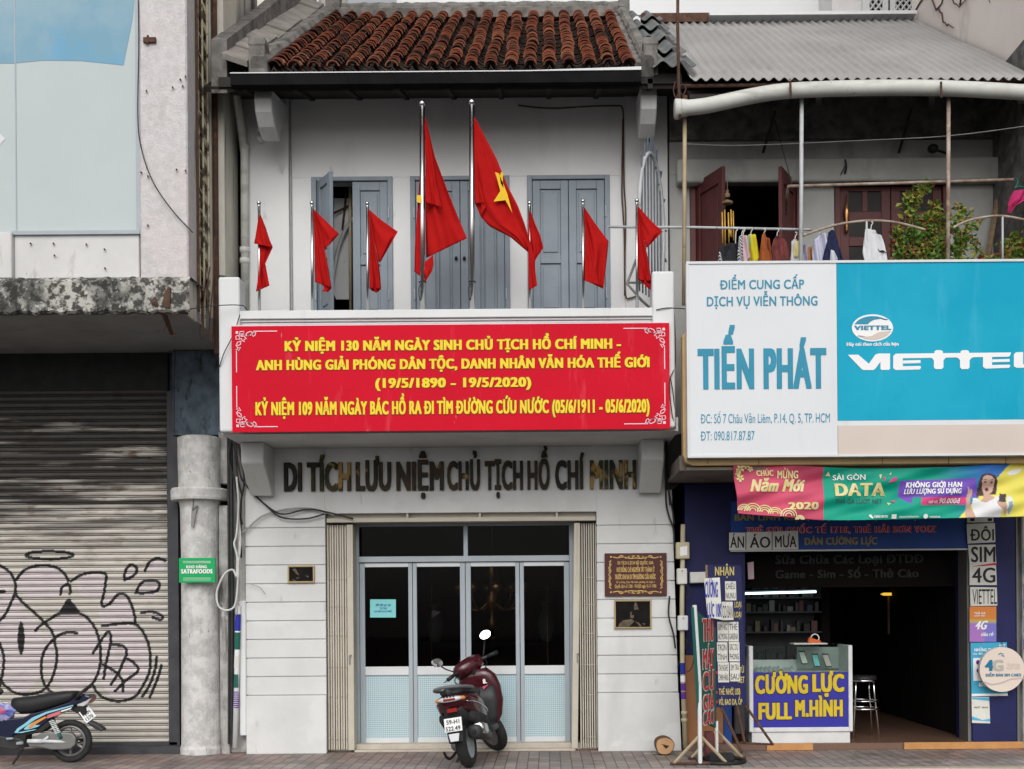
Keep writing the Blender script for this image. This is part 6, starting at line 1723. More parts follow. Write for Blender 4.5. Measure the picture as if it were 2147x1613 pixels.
o = MB(); o.box(PX(502, 1400, -.02), PX(516, 1400, -.02), -.03, .05, PZ(509, 1543, -.02), PZ(509, 1260, -.02)); tag(o.build('white_conduit', M['clean_white'], bevel=.01), 'square white conduit against the left edge of the ground floor wall', 'conduit')
WS = thing('alley_wall', (-3.45, .1, 0), 'narrow grimy wall strip between the round column and the white house', 'wall')
mb = MB(); mb.box(-3.56, XL - .002, .10, .4, .001, 3.55); mb.box(-3.42, XL - .002, .03, .1, .35, 3.3); mb.build('wall', M['peel'], WS, bevel=.01)
mb = MB()
for (a, y0, b_, y1, w) in ((484, 915, 486, 1560, .022), (478, 905, 480, 1560, .014)):
    mb.tube([P(a, y0, .0), P((a + b_) / 2 + 2, (y0 + y1) / 2, .0), P(b_, y1, .02)], w, 6)
mb.build('duct', M['cable'], WS)
def cable(pts, r, mat, label, Y=-.08, name='cable', group=None):
    m_ = MB()
    for pl in pts: m_.tube(smooth_line([P(p[0], p[1], p[2] if len(p) > 2 else Y) for p in pl], 6), r, 6)
    return tag(m_.build(name, M[mat], smooth=True), label, 'cable', group)
cable([[(492, 910), (497, 960), (505, 1000), (518, 1020), (535, 1040), (575, 1072), (600, 1078), (645, 1068), (690, 1075), (740, 1088)], [(500, 925), (512, 980), (530, 1030), (560, 1062), (590, 1085), (640, 1088), (680, 1078)]], .009, 'cable', 'black cables sagging from the alley corner across the left wall to the door', -.06)
cable([[(499, 1090), (503, 1115), (515, 1112), (545, 1085), (580, 1072), (620, 1066), (660, 1068), (700, 1080)]], .010, 'cable_grey', 'pale grey cable arching over the left wall above the grooves', -.05)
cable([[(496, 1000), (500, 1060), (496, 1120), (491, 1140), (497, 1165), (497, 1185), (496, 1210), (488, 1195), (470, 1205), (455, 1240), (458, 1270), (475, 1280), (492, 1270), (498, 1230), (500, 1170)]], .012, 'cable_white', 'white cable coiled in a loop beside the round column', -.14)
cable([[(498, 1090), (502, 1140), (498, 1175)], [(501, 1090), (505, 1135), (501, 1180), (496, 1290)]], .009, 'cable_white', 'pair of white cables hanging straight beside the alley wall', -.1)
cable([[(488, 905), (480, 960), (492, 1010), (500, 1060), (508, 1100)], [(470, 900), (490, 930), (498, 1000), (508, 1040)], [(493, 915), (505, 960), (512, 1010), (505, 1060), (506, 1170)]], .011, 'cable', 'bundle of thick black cables at the top of the alley strip', -.05)
cable([[(425, 655), (428, 690), (436, 700), (440, 670), (434, 620), (440, 560)], [(450, 500), (446, 600), (440, 680), (444, 720)], [(432, 560), (428, 620), (420, 690), (424, 712)]], .007, 'rust', 'rusty wires dangling under the louvre of the concrete building', -1.0)
cable([[(380, 652, -1.45), (440, 642, -1.3), (500, 640, -1.2), (515, 646, -1.1), (530, 670, -1.05)]], .005, 'cable', 'thin black wire strung from the ledge to the left balcony pillar')
cable([[(503, 660, -1.17), (490, 700, -1.18), (470, 740, -1.18), (460, 770, -1.15)]], .005, 'cable', 'thin black wire running down the left balcony pillar')
cable([[(365, 905), (365, 800), (364, 730), (330, 724), (290, 727), (240, 722), (170, 705)]], .006, 'cable', 'thin wire hanging below the soffit and down the guide rail', .1)
cable([[(516, 1224), (530, 1226), (545, 1232), (556, 1246)]], .004, 'cable_grey', 'short grey wire sticking out over the left wall', -.05)
cable([[(1086, 221), (1130, 226), (1170, 227), (1240, 223), (1296, 222), (1304, 226), (1307, 250), (1308, 380), (1312, 450), (1310, 560), (1312, 620), (1322, 625), (1335, 620)], [(1306, 250), (1304, 400), (1306, 440), (1309, 500), (1310, 620)]], .0085, 'rust', 'reddish cable running along the top and down the right of the upper wall', -.05)
cable([[(1398, 925, -.3), (1396, 1040), (1402, 1080), (1412, 1110), (1414, 1150)], [(1402, 1030), (1410, 1070), (1414, 1100)], [(1404, 1250), (1402, 1290), (1412, 1330), (1416, 1360)], [(1395, 910, -.3), (1399, 990, -.1), (1405, 1060)]], .010, 'cable', 'black cables hanging at the right corner of the white house', -.07)
cable([[(1414, 660, -1.05), (1416, 760, -1.1), (1404, 800, -1.2), (1408, 860, -1.17), (1416, 900, -1.1)], [(1405, 790, -1.2), (1412, 830, -1.15), (1416, 895, -1.1)]], .005, 'cable', 'thin black wires slung beside the right end of the red banner')
cable([[(1376, 650, -1.15), (1400, 646, -1.15), (1438, 648, -1.1)]], .005, 'cable', 'black wire from the right balcony pillar to the signboard')
cable([[(1430, 1340), (1448, 1350), (1455, 1375), (1450, 1400), (1440, 1410)], [(1425, 1330), (1440, 1345), (1428, 1380), (1420, 1400)], [(1428, 1250), (1444, 1252), (1446, 1235), (1438, 1225)]], .006, 'cable', 'tangled dark wires around the beige pipe', -.1)
o = MB(); o.pplate([(1400, 918), (1440, 905), (1440, 1000), (1412, 1026), (1394, 1028), (1396, 950)], -.02, .06); tag(o.build('cable_shroud', M['blackmat']), 'black sheet covering the cables at the right corner under the balcony', 'cover')
# meter boxes on the right
MBx = 'utility boxes on the beige pipe'
def ubox(px0, px1, y0, y1, label, mm, label_paper=False):
    t = thing('utility_box', P((px0 + px1) / 2, y1, -.14), label, 'box', MBx)
    m_ = MB(); m_.pbox(px0, px1, y0, y1, -.16, -.06); m_.build('case', M[mm], t, bevel=.012, bseg=2)
    m_ = MB()
    if label_paper: m_.pplate([(px0 + 8, y0 + 10), (px1 - 5, y0 + 8), (px1 - 5, y1 - 8), (px0 + 8, y1 - 6)], -.165, -.161); m_.build('label', M['white_ink'], t)
    else: m_.tube([P((px0 + px1) / 2, y0 + 4, -.165), P((px0 + px1) / 2, y0 + 7, -.165)], .006, 6); m_.build('screw', M['engine'], t)
ubox(1418, 1446, 1137, 1172, 'topmost utility box, beige with a paper label, at the right corner', 'beige_pipe', True)
ubox(1420, 1441, 1192, 1225, 'middle pale utility box at the right corner of the white house', 'paper')
ubox(1422, 1443, 1291, 1322, 'lowest, whitest utility box at the right corner of the white house', 'clean_white')
o = MB(); o.pplate([(1447, 1200), (1481, 1199), (1481, 1222), (1447, 1223)], -.05, .02); tag(o.build('junction_box', M['paper'], bevel=.008), 'dim white junction box on the blue pillar behind the stand sign', 'box')
BPp = thing('beige_pipe', P(1435, 1568, -.1), 'beige upright pipe wrapped in blue and purple stickers at the right corner', 'pipe')
mb = MB(); mb.tube([P(1432, 1100, -.1), P(1430, 1280, -.1), P(1431, 1400, -.1), P(1437, 1568, -.1)], .026, 10)
for y in (1495, 1510): mb.lathe(P(1434.5, y, -.1), [(.027, -.02), (.034, -.018), (.034, .018), (.027, .02)], 12)
mb.build('tube', M['beige_pipe'], BPp, smooth=True)
for (y0, y1, mm) in ((1390, 1414, 'blue_ink'), (1417, 1430, 'white_ink'), (1433, 1448, 'purple_ink'), (1451, 1466, 'purple_ink')):
    mb = MB(); mb.tube([P(1431 + (y0 - 1400) * .035, y0, -.1), P(1431 + (y1 - 1400) * .035, y1, -.1)], .0275, 12); mb.build('sticker', M[mm], BPp)
# log slice
LG = thing('log_slice', P(1394, 1582, -.35), 'round cut log slice with a dark crack leaning at the right foot of the wall', 'log')
q = P(1394, 1562, -.42); rs = random.Random(2)
ring_ = [(math.cos(R(a)) * (.10 + .006 * math.sin(R(a * 3 + 40)) - (.012 if a == 60 else 0)), math.sin(R(a)) * (.10 + .006 * math.cos(R(a * 2)))) for a in range(0, 360, 15)]
cz_ = .101
mb = MB(); mb.plate([(q.x + a, q.y, cz_ + b_) for a, b_ in ring_], (0, .20, 0)); mb.build('bark', pmat('bark', (.14, .08, .045), .9, (.08, .05, .03), 30, bump=.5), LG)
mb = MB(); mb.poly([(q.x + a * .93, q.y - .003, cz_ + b_ * .93) for a, b_ in ring_]); mb.build('cut_face', pmat('cut_wood', (.50, .30, .15), .8, (.42, .24, .12), 14), LG)
mb = MB(); mb.poly([(q.x + a, q.y - .006, cz_ + b_) for a, b_ in ((-.05, .022), (-.02, .01), (.0, -.02), (.02, -.028), (.035, -.008), (.05, .006), (.02, .008), (-.01, .016))]); mb.build('crack', M['black'], LG)
mb = MB()
for (a, b_, c_) in ((1355, 1577, .03), (1362, 1581, .02), (1372, 1576, .025), (1310, 1588, .012)): mb.ell(P(a, b_, -.3) * 1.0, c_, .02, .008, 6, 4)
for v in range(len(mb.v)): mb.v[v] = (mb.v[v][0], mb.v[v][1], max(.002, mb.v[v][2] * .2 + .004))
tag(mb.build('litter', M['paper']), 'bits of pale litter on the pavement beside the log slice', 'litter')

# ================================================================== spiked round grille
GR = thing('spiked_grille', P(1368, 640, -.55), 'round bluish grille of iron bars with spikes set edge on at the right balcony end', 'grille')
gp_, gn = P(1370, 460, -.55), 12
mb = MB()
gx = 1.12
def gp(a, r_): return Vector((gx + .155 * math.cos(a) * r_ + .0, -.55 + .30 * math.cos(a) * r_, PZ(1368, 478, -.55) + .78 * math.sin(a) * r_))
mb.tube([gp(R(a), 1) for a in range(-40, 221, 8)], .022, 8); mb.build('hoop', M['pipe_grey'], GR, smooth=True)
mb = MB()
for k in range(9):
    c_ = -1 + 2 * k / 8
    top = math.sqrt(max(0, 1 - c_ * c_))
    p0 = Vector((gx + .155 * c_, -.55 + .30 * c_, PZ(1368, 478, -.55) - .75)); p1 = Vector((gx + .155 * c_, -.55 + .30 * c_, PZ(1368, 478, -.55) + .78 * top + .17))
    mb.tube([p0, p1], .0085, 6)
for k in range(7):
    a = R(-35 + k * 20); mb.tube([gp(a, .95), gp(a, 1.25)], .012, 5)
mb.build('bar', pmat('blue_grey_iron', (.12, .15, .20), .5, (.08, .09, .11), 9), GR)
mb = MB(); mb.tube([P(1334, 545, -.7), P(1315, 595, -.7), P(1345, 630, -.7), P(1362, 645, -.7)], .014, 6); mb.tube([P(1314, 593, -.7), P(1352, 593, -.7)], .012, 6); mb.build('brace', M['engine'], GR)

# ================================================================== pipe frame, gutter pipe, poles on the right balcony
PF = thing('pipe_scaffold', P(1700, 552, -1.1), 'frame of three slim upright pipes and a top rail under the metal roof', 'frame')
fY = -1.1
for (a, b_, top, mm) in ((1436, 1430, 206, 'bamboo'), (1681, 1680, 176, 'pipe_grey'), (1989, 1990, 174, 'pipe_rust')):
    mb = MB(); mb.tube([P(a - 2, 640, fY), P(a, top, fY)], .021, 10); po = mb.build('post', M[mm], PF, smooth=True)
    mb = MB(); mb.lathe(P(a, top + 10, fY), [(.023, -.07), (.028, -.06), (.028, .06), (.023, .07)], 10); mb.build('sleeve', M['rust'], po)
mb = MB(); mb.tube([P(1436, 181, fY + .02), P(1690, 177, fY + .02), P(2170, 167, fY + .02)], .020, 8); mb.build('top_rail', M['rust'], PF, smooth=True)
mb = MB(); mb.tube([P(1653, 391, -1.0), P(2125, 377, -1.0)], .016, 8); mb.tube([P(1653, 391, -1.0), P(1650, 410, -.8), P(1649, 450, -.5)], .014, 8); mb.build('hanging_rail', M['pipe_rust'], PF, smooth=True)
mb = MB(); gpts = smooth_line([P(1419, 228, -1.2), P(1480, 222, -1.2), P(1560, 205, -1.2), P(1640, 192, -1.2), P(1760, 186, -1.2), P(1900, 184, -1.2), P(2020, 187, -1.2), P(2180, 196, -1.2)], 6)
mb.tube(gpts, [.085] * 3 + [.075] * (len(gpts) - 3), 16, caps=True)
mb.lathe(P(1420, 229, -1.2), [(.088, -.03), (.10, -.02), (.10, .03), (.088, .04)], 14, axis='x')
GP = mb.build('gutter_pipe', M['pvc'], smooth=True)
tag(GP, 'thick white plastic gutter pipe bowed under the edge of the metal roof', 'pipe')
o = MB()
for a in (1657, 1973): o.tube([P(a, 172, -1.32), P(a + 1, 205, -1.3)], .012, 6); o.tube(smooth_line([P(a - 8, 176, -1.1), P(a, 168, -1.12), P(a + 18, 172, -1.1)], 5), .014, 6)
tag(o.build('pipe_straps', M['rust']), 'rusty straps holding the white gutter pipe', 'straps')
o = MB(); o.tube([P(1421, -60, -1.25), P(1421, 60, -1.25), P(1423, 175, -1.25), P(1426, 250, -1.25)], .016, 8)
o.tube(smooth_line([P(1416, 172, -1.25), P(1412, 190, -1.25), P(1418, 205, -1.25), P(1428, 178, -1.24), P(1438, 186, -1.24), P(1430, 200, -1.24), P(1420, 176, -1.26)], 5), .006, 5)
tag(o.build('antenna_pole', M['rust'], smooth=True), 'rusty antenna pole tied to the corner post and rising past the roof', 'pole')
o = MB(); o.tube([P(1275, 476, -.9), P(1450, 477, -.95), P(1702, 482, -1.0)], .014, 8); tag(o.build('washing_pole', M['pipe_grey'], smooth=True), 'pale horizontal washing pole spanning from the white house to the middle post', 'pole')
def arch(pts, stem, label):
    t = thing('arched_rail', P(stem[0], 555, -1.12), label, 'rail', 'arched rails of the right balcony')
    m_ = MB(); m_.tube(smooth_line([P(a, b_, -1.12) for a, b_ in pts], 6), .013, 8); m_.build('arch', M['pipe_rust'], t, smooth=True)
    m_ = MB(); m_.tube([P(stem[0], stem[1], -1.12), P(stem[0], 560, -1.12)], .011, 8); m_.build('stem', M['pipe_grey'], t, smooth=True)
arch([(1684, 494), (1730, 478), (1780, 467), (1830, 463), (1880, 467), (1940, 482)], (1817, 464), 'arched white rail holding a white T-shirt')
arch([(1998, 478), (2030, 463), (2070, 455), (2110, 454), (2180, 468)], (2102, 455), 'arched white rail at the right border above the plants')
for (a, y0, b_, y1, lab) in ((2092, 420, 2068, 560, 'dark wooden prop leaning on the grey wall, left of two'), (2106, 400, 2100, 560, 'dark upright wooden prop near the right border')):
    o = MB(); o.tube([P(a, y0, -.1), P(b_, y1, -.25)], .03, 6); tag(o.build('wooden_prop', M['wood']), lab, 'prop')
for (a, b_, c_, d_, lab) in ((1625, 235, 1600, 320, 'thin dark strut from the metal roof to the lintel left of the middle post'), (1910, 230, 1885, 320, 'thin dark strut from the metal roof to the lintel left of the right post')):
    o = MB(); o.tube([P(a, b_, -.5), P(c_, d_, -.05)], .016, 6); tag(o.build('eave_strut', M['blackmat']), lab, 'strut', 'struts under the metal roof')
o = MB(); o.tube([P(1625, 255, -.4), P(1662, 392, -.9)], .006, 5); tag(o.build('tie_wire', M['blackmat']), 'thin dark wire holding the left end of the brown hanging rail', 'wire')
o = MB(); o.tube(smooth_line([P(1438, 302, -1.05), P(1560, 305, -.8), P(1800, 295, -.8), P(1990, 285, -1.0), P(2170, 262, -1.1)], 8), .004, 4); tag(o.build('thin_wire', M['cable_grey']), 'thin pale wire slung across the upper balcony', 'wire')
o = MB(); o.tube(smooth_line([P(1768, 378, -.1), P(1774, 352, -.2), P(1772, 335, -.2)], 5), .012, 6); o.tube(smooth_line([P(1758, 374, -.1), P(1766, 360, -.2), P(1774, 345, -.2)], 5), .006, 6); tag(o.build('black_strap', M['cable']), 'black strap hanging over the lintel above the closed door', 'strap')
o = MB(); o.ell(P(1956, 312, -.2), .06, .06, .05, 10, 8); o.tube([P(1962, 314, -.2), P(1985, 322, -.15)], .014, 6); tag(o.build('dark_lamp', M['black'], smooth=True), 'dark round lamp on the lintel behind the right post', 'lamp')
# wind chime
WC = thing('wind_chime', P(1525, 412, -.6), 'bamboo wind chime with golden tubes hanging in the open dark doorway', 'wind chime')
wy = -.6
mb = MB(); mb.lathe(P(1525, 424, wy), [(.0, -.02), (.055, -.02), (.06, .0), (.02, .02), (.0, .03)], 14); mb.lathe(P(1525, 410, wy), [(.0, -.03), (.025, -.02), (.03, .01), (.012, .03), (.018, .05), (0, .06)], 10); mb.tube([P(1525, 405, wy), P(1525, 370, wy)], .004, 4); mb.build('cap', M['wood'], WC)
for k, (a, y0, y1) in enumerate(((1514, 445, 511), (1519.5, 440, 515), (1527, 446, 509), (1532.5, 440, 498), (1537, 443, 505), (1530, 480, 496))):
    mb = MB(); mb.tube([P(a, y0, wy + .03 * math.sin(k * 2)), P(a + 1.5, y1, wy + .03 * math.sin(k * 2))], .008, 6); mb.build('tube', pmat('gold_tube', (.60, .36, .07), .35, metal=.2), WC, smooth=True)

# ================================================================== laundry
lg = 'laundry hanging on the right balcony'
def garment(label, poly, mat, Y, stripes=None, extra=(), hanger=None, seed=0):
    rs = random.Random(seed)
    cx_ = sum(p[0] for p in poly) / len(poly); top = min(p[1] for p in poly)
    t = thing('garment', P(cx_, 552, Y), label, 'clothes', lg)
    def cloth(pl, mm, nm, off, par):
        bm = bmesh.new()
        vs = [bm.verts.new(P(a, b_, Y)) for a, b_ in pl]
        bm.faces.new(vs)
        bmesh.ops.triangulate(bm, faces=bm.faces)
        for _ in range(3): bmesh.ops.subdivide_edges(bm, edges=bm.edges, cuts=1, use_grid_fill=True)
        m_ = MB(); idx = {}
        for v in bm.verts:
            idx[v] = len(m_.v); x, z = v.co.x, v.co.z
            y = Y - off + .022 * math.sin(x * 62 + seed + z * 5) + .012 * math.sin(x * 120 + z * 17 + seed)
            m_.v.append((x, y, z))
        m_.f = [tuple(idx[v] for v in f.verts) for f in bm.faces]; m_.mi = [0] * len(m_.f); bm.free()
        return m_.build(nm, mm, par, smooth=True, solid=.006)
    bd = cloth(poly, mat, 'cloth', 0, t)
    for (pl, mm, nm) in extra: cloth(pl, mm, nm, .012, t)
    if hanger:
        m_ = MB(); m_.tube(smooth_line([P(hanger[0], hanger[1] - 2, Y), P(hanger[0] + 3, hanger[1] - 3, Y), P(hanger[0] + 3.5, hanger[1] + 1, Y), P(hanger[0] + 1, hanger[1] + 5, Y), P(hanger[0], top + 3, Y)], 4), .005, 5); m_.build('hanger', M['cable_white'], t)
    return t
def cm(n, c, c2=None): return pmat('cloth_' + n, c, .85, c2, 14, trans=.15)
stripe_m = pmat('striped_cloth', (.55, .55, .55), .85)
tn = stripe_m.node_tree; wv = tn.nodes.new('ShaderNodeTexWave'); wv.inputs['Scale'].default_value = 22; wv.bands_direction = 'DIAGONAL'
ge = [n for n in tn.nodes if n.type == 'NEW_GEOMETRY'][0]; rp_ = tn.nodes.new('ShaderNodeMapRange'); rp_.inputs['From Min'].default_value = .45; rp_.inputs['From Max'].default_value = .55; rp_.inputs['To Min'].default_value = .02; rp_.inputs['To Max'].default_value = .55
tn.links.new(ge.outputs['Position'], wv.inputs['Vector']); tn.links.new(wv.outputs['Fac'], rp_.inputs['Value']); tn.links.new(rp_.outputs[0], tn.nodes['Principled BSDF'].inputs['Base Color'])
LY_ = -1.02
garment('black top with a striped sleeve, leftmost garment under the wind chime', [(1512, 516), (1530, 511), (1540, 508), (1546, 510), (1548, 560), (1503, 560)], cm('black', (.025, .025, .032)), LY_, extra=[([(1507, 530), (1513, 540), (1516, 560), (1504, 560)], stripe_m, 'sleeve')], hanger=(1542, 482), seed=1)
garment('black and white striped garment second from the left', [(1550, 495), (1556, 492), (1558, 500), (1560, 560), (1546, 560), (1546, 530)], stripe_m, LY_ - .02, hanger=(1555, 482), seed=2)
garment('pale pink shirt between the striped and yellow garments', [(1557, 493), (1564, 496), (1569, 525), (1575, 541), (1566, 546), (1566, 560), (1559, 560)], cm('pink', (.62, .42, .47)), LY_ - .03, hanger=(1558, 482), seed=3)
garment('bright yellow and pale green shirt on the washing pole', [(1562, 496), (1572, 491), (1584, 494), (1588, 510), (1593, 535), (1588, 548), (1576, 560), (1570, 560), (1566, 520)], cm('yellow', (.62, .52, .02)), LY_, extra=[([(1562, 496), (1573, 492), (1574, 510), (1571, 524), (1565, 512)], cm('mint', (.42, .5, .28)), 'front')], hanger=(1574, 481), seed=4)
garment('orange brown shirt hanging from its collar on the washing pole', [(1597, 494), (1602, 488), (1607, 494), (1613, 500), (1618, 540), (1621, 560), (1591, 560), (1594, 520)], cm('orange', (.36, .10, .025), (.28, .07, .02)), LY_ - .01, hanger=(1601, 483), seed=5)
garment('dark red patterned shirt right of the orange brown one', [(1622, 503), (1629, 492), (1640, 498), (1650, 505), (1656, 535), (1657, 560), (1621, 560), (1617, 520)], cm('red_pattern', (.22, .05, .04), (.10, .03, .035)), LY_, hanger=(1629, 483), seed=6)
garment('small white and pale yellow garment left of the middle post', [(1660, 506), (1668, 498), (1672, 505), (1678, 535), (1674, 560), (1656, 560)], cm('white', (.6, .6, .62)), LY_ - .03, extra=[([(1667, 508), (1674, 506), (1677, 530), (1672, 541), (1665, 538), (1664, 524)], cm('pale_yellow', (.62, .55, .25)), 'front')], hanger=(1667, 490), seed=7)
garment('small white garment with purple trim just right of the middle post', [(1684, 514), (1690, 511), (1692, 535), (1693, 560), (1683, 560)], cm('lilac', (.5, .47, .58), (.3, .25, .42)), LY_ - .03, seed=8)
garment('small orange garment between two white ones', [(1693, 520), (1703, 515), (1706, 560), (1695, 560)], cm('light_orange', (.50, .20, .08)), LY_, seed=9)
garment('lilac white shirt beside the navy one on the arched rail', [(1706, 505), (1715, 497), (1722, 488), (1730, 491), (1733, 505), (1726, 540), (1722, 560), (1706, 560), (1704, 530)], cm('lilac_white', (.56, .56, .68), (.48, .48, .62)), -1.1, hanger=(1718, 482), seed=10)
garment('navy blue garment with a white lining on the arched rail', [(1738, 486), (1744, 482), (1750, 490), (1757, 505), (1768, 545), (1766, 560), (1722, 560), (1730, 520)], cm('navy', (.018, .022, .07)), -1.11, extra=[([(1742, 524), (1748, 526), (1754, 545), (1754, 560), (1740, 560)], cm('lining', (.6, .6, .66)), 'lining')], hanger=(1744, 474), seed=11)
garment('white T-shirt with a small black print hanging on the arched rail', [(1813, 482), (1818, 478), (1822, 484), (1828, 490), (1840, 488), (1847, 494), (1854, 515), (1860, 545), (1861, 562), (1815, 562), (1808, 532), (1811, 505)], cm('bright_white', (.72, .72, .74)), -1.13,
        extra=[([(1841, 523), (1850, 526), (1856, 533), (1849, 530)], M['black_ink'], 'print')], hanger=(1826, 468), seed=12)
HGp = thing('pink_cap', P(2130, 450, -1.0), 'pink garment on a green hanger at the right border', 'clothes')
mb = MB(); mb.tube(smooth_line([P(2128, 374, -1), P(2134, 378, -1), P(2132, 388, -1), P(2128, 396, -1), P(2134, 392, -1), P(2160, 394, -1)], 5), .009, 6); mb.build('hanger', M['dark_green'], HGp)
mb = MB(); strip(mb, [(2126, 400), (2118, 415), (2113, 430), (2112, 448)], [(2160, 396), (2150, 420), (2130, 430), (2118, 448)], -1.0, .03, 1.4, 0); mb.build('cloth', cm('hot_pink', (.50, .03, .14)), HGp, smooth=True, solid=.004)

# ================================================================== plants
leafm = pmat('leaf', (.085, .19, .03), .6, (.14, .25, .045), 16, trans=.25)
leafy = pmat('young_leaf', (.26, .32, .05), .6, (.32, .22, .06), 12, trans=.25)
bract = pmat('red_bract', (.30, .07, .03), .7, (.36, .12, .05), 14, trans=.25)
def plant(label, stems, n, spread, seed):
    rs = random.Random(seed)
    b_ = P(stems[0][0][0], 575, -.95)
    t = thing('bougainvillea_plant', b_, label, 'plant', 'climbing plants behind the signboard')
    m_ = MB(); pts_all = []
    for st in stems:
        q = smooth_line([P(p[0], p[1], -.95 + (p[2] if len(p) > 2 else 0)) for p in st], 10)
        m_.tube(q, .006, 5); pts_all.append(q)
    m_.build('stem', M['wood'], t)
    m_ = MB()
    for q in pts_all:
        L_ = sum((a - c_).length for a, c_ in zip(q[:-1], q[1:]))
        for _ in range(int(n * L_)):
            i = rs.random() * (len(q) - 1); k = int(i)
            f = i / (len(q) - 1)
            p = q[k].lerp(q[min(k + 1, len(q) - 1)], i - k)
            s_ = spread * (1 - .55 * f)
            p = p + Vector((rs.gauss(0, s_), rs.gauss(0, s_ * .9), rs.gauss(0, s_ * .8)))
            w = rs.uniform(.028, .052); l = w * rs.uniform(1.3, 1.8)
            d = Vector((rs.uniform(-1, 1), rs.uniform(-1, .4), rs.uniform(-.8, .8))).normalized()
            u = d.cross(Vector((rs.uniform(-1, 1), rs.uniform(-1, 1), rs.uniform(-1, 1)))).normalized()
            nrm_ = d.cross(u) * (w * .25)
            x = rs.random(); m_.m = 2 if x < .04 + .05 * f else (1 if x < .30 + .3 * f else 0)
            m_.add([p, p + d * l * .5 + u * w * .5 + nrm_, p + d * l, p + d * l * .5 - u * w * .5 + nrm_, p + d * l * .5], [(0, 1, 4), (1, 2, 4), (2, 3, 4), (3, 0, 4)])
    m_.build('foliage', [leafm, leafy, bract], t, fixn=False)
plant('leafy climbing plant rising in front of the closed maroon door', [[(1920, 590), (1918, 540), (1915, 490), (1913, 430), (1930, 405), (1943, 385, .05)], [(1915, 500), (1906, 430, .03), (1903, 412)], [(1945, 590), (1950, 540), (1955, 490), (1955, 455), (1960, 430)], [(1900, 590), (1893, 540), (1886, 500), (1882, 482)], [(1965, 590), (1972, 540), (1980, 490), (1983, 455)], [(1930, 590), (1935, 550), (1940, 510)], [(1985, 590), (1978, 560), (1970, 520)], [(1905, 590), (1912, 560), (1920, 530)], [(1955, 590), (1962, 555), (1968, 530)], [(1935, 590), (1942, 560), (1950, 520)], [(1900, 590), (1890, 545), (1888, 520), (1880, 500)], [(1925, 500), (1935, 470), (1938, 455)]], 400, .050, 1)
plant('sparse climbing plant right of the right post against the grey wall', [[(2000, 590), (2000, 540), (2005, 480), (2010, 430)], [(2002, 560), (2020, 500), (2030, 440)], [(2000, 520), (2030, 490), (2060, 462)], [(2005, 545), (2030, 505), (2055, 530), (2068, 560)], [(2010, 590), (2025, 560), (2035, 545)]], 150, .032, 2)
plant('low bushy plant with reddish bracts at the right border', [[(2110, 590), (2112, 555), (2118, 520), (2130, 495)], [(2130, 590), (2135, 550), (2140, 510)], [(2090, 590), (2085, 560), (2078, 545)], [(2150, 590), (2152, 550), (2155, 505)], [(2100, 590), (2102, 560), (2106, 530)], [(2120, 590), (2125, 560), (2128, 545)]], 400, .055, 3)
# ================================================================== maroon scooter
M['rail_grey'] = pmat('rail_grey', (.16, .16, .165), .4, (.13, .13, .135), 8)
M['rose_ink'] = pmat('rose_ink', (.5, .10, .14), .5)
def superell(x, yc, zc, hw, hh, n=20, e=2.6, skew=0):
    out = []
    for k in range(n):
        a = 2 * math.pi * k / n
        c_, s_ = math.cos(a), math.sin(a)
        out.append(Vector((x + skew * s_, yc + hw * math.copysign(abs(c_) ** (2 / e), c_), zc + hh * math.copysign(abs(s_) ** (2 / e), s_))))
    return out
rear = Vector((PX(985, 1600, -1.25), -1.25, 0))
yaw, lean = R(90 - 9), R(-9)
SXF = Matrix.Translation(rear) @ Matrix.Rotation(yaw, 4, 'Z') @ Matrix.Rotation(lean, 4, 'X')
SCt = thing('parked_scooter', rear, 'dark red scooter parked on its side stand before the glass door', 'scooter')
def sb(): return MB(SXF)
def wheel(mbT, mbR, x, z, r, w, xf=None):
    mbT.ring((x, 0, z), r - w / 2, w / 2, 32, 12, 'y', 1.15)
    mbR.lathe((x, 0, z), [(r - w - .0, -w * .42), (r - w + .012, -w * .45), (r - w + .012, w * .45), (r - w, w * .42)], 28, axis='y')
WR = .255
mb, m2 = sb(), sb(); wheel(mb, m2, 0, WR, WR, .105)
w_ = mb.build('rear_wheel', M['tyre'], SCt, smooth=True)
for k in range(6):
    a = R(60 * k + 10); m2.tube([(.0, 0, WR), (.16 * math.cos(a), 0, WR + .16 * math.sin(a))], [.05, .044], 6)
m2.lathe((0, 0, WR), [(.05, -.05), (.055, .05)], 14, axis='y'); m2.build('rim', M['alu'], w_)
STEER = R(44)
FXW = 1.22
SFX = SXF @ Matrix.Translation((FXW, 0, WR)) @ Matrix.Rotation(R(-26), 4, 'Y') @ Matrix.Rotation(STEER, 4, 'Z') @ Matrix.Rotation(R(26), 4, 'Y') @ Matrix.Translation((-FXW, 0, -WR))
mb, m2 = MB(SFX), MB(SFX); wheel(mb, m2, FXW, WR, WR, .095); w_ = mb.build('front_wheel', M['tyre'], SCt, smooth=True)
for k in range(6):
    a = R(60 * k); m2.tube([(FXW, 0, WR), (FXW + .16 * math.cos(a), 0, WR + .16 * math.sin(a))], [.03, .016], 6)
m2.build('rim', M['rim'], w_)
mb = MB(SFX); mb.grid(lambda u, v: Vector((FXW + (.29) * math.cos(R(-5 + 150 * u)), .075 * math.sin(math.pi * (v - .5)), WR + .29 * math.sin(R(-5 + 150 * u)) - .05 * (1 - math.cos(math.pi * (v - .5))))), 14, 8); mb.build('front_fender', M['maroon'], SCt, smooth=True, solid=.006)
mb = MB(SFX)
for s_ in (-1, 1): mb.tube([(FXW, s_ * .07, WR), (FXW - .12, s_ * .07, WR + .27)], .02, 8)
mb.tube([(FXW - .10, 0, WR + .24), (FXW - .33, 0, WR + .72)], .028, 8); mb.build('fork', M['grey_plastic'], SCt)
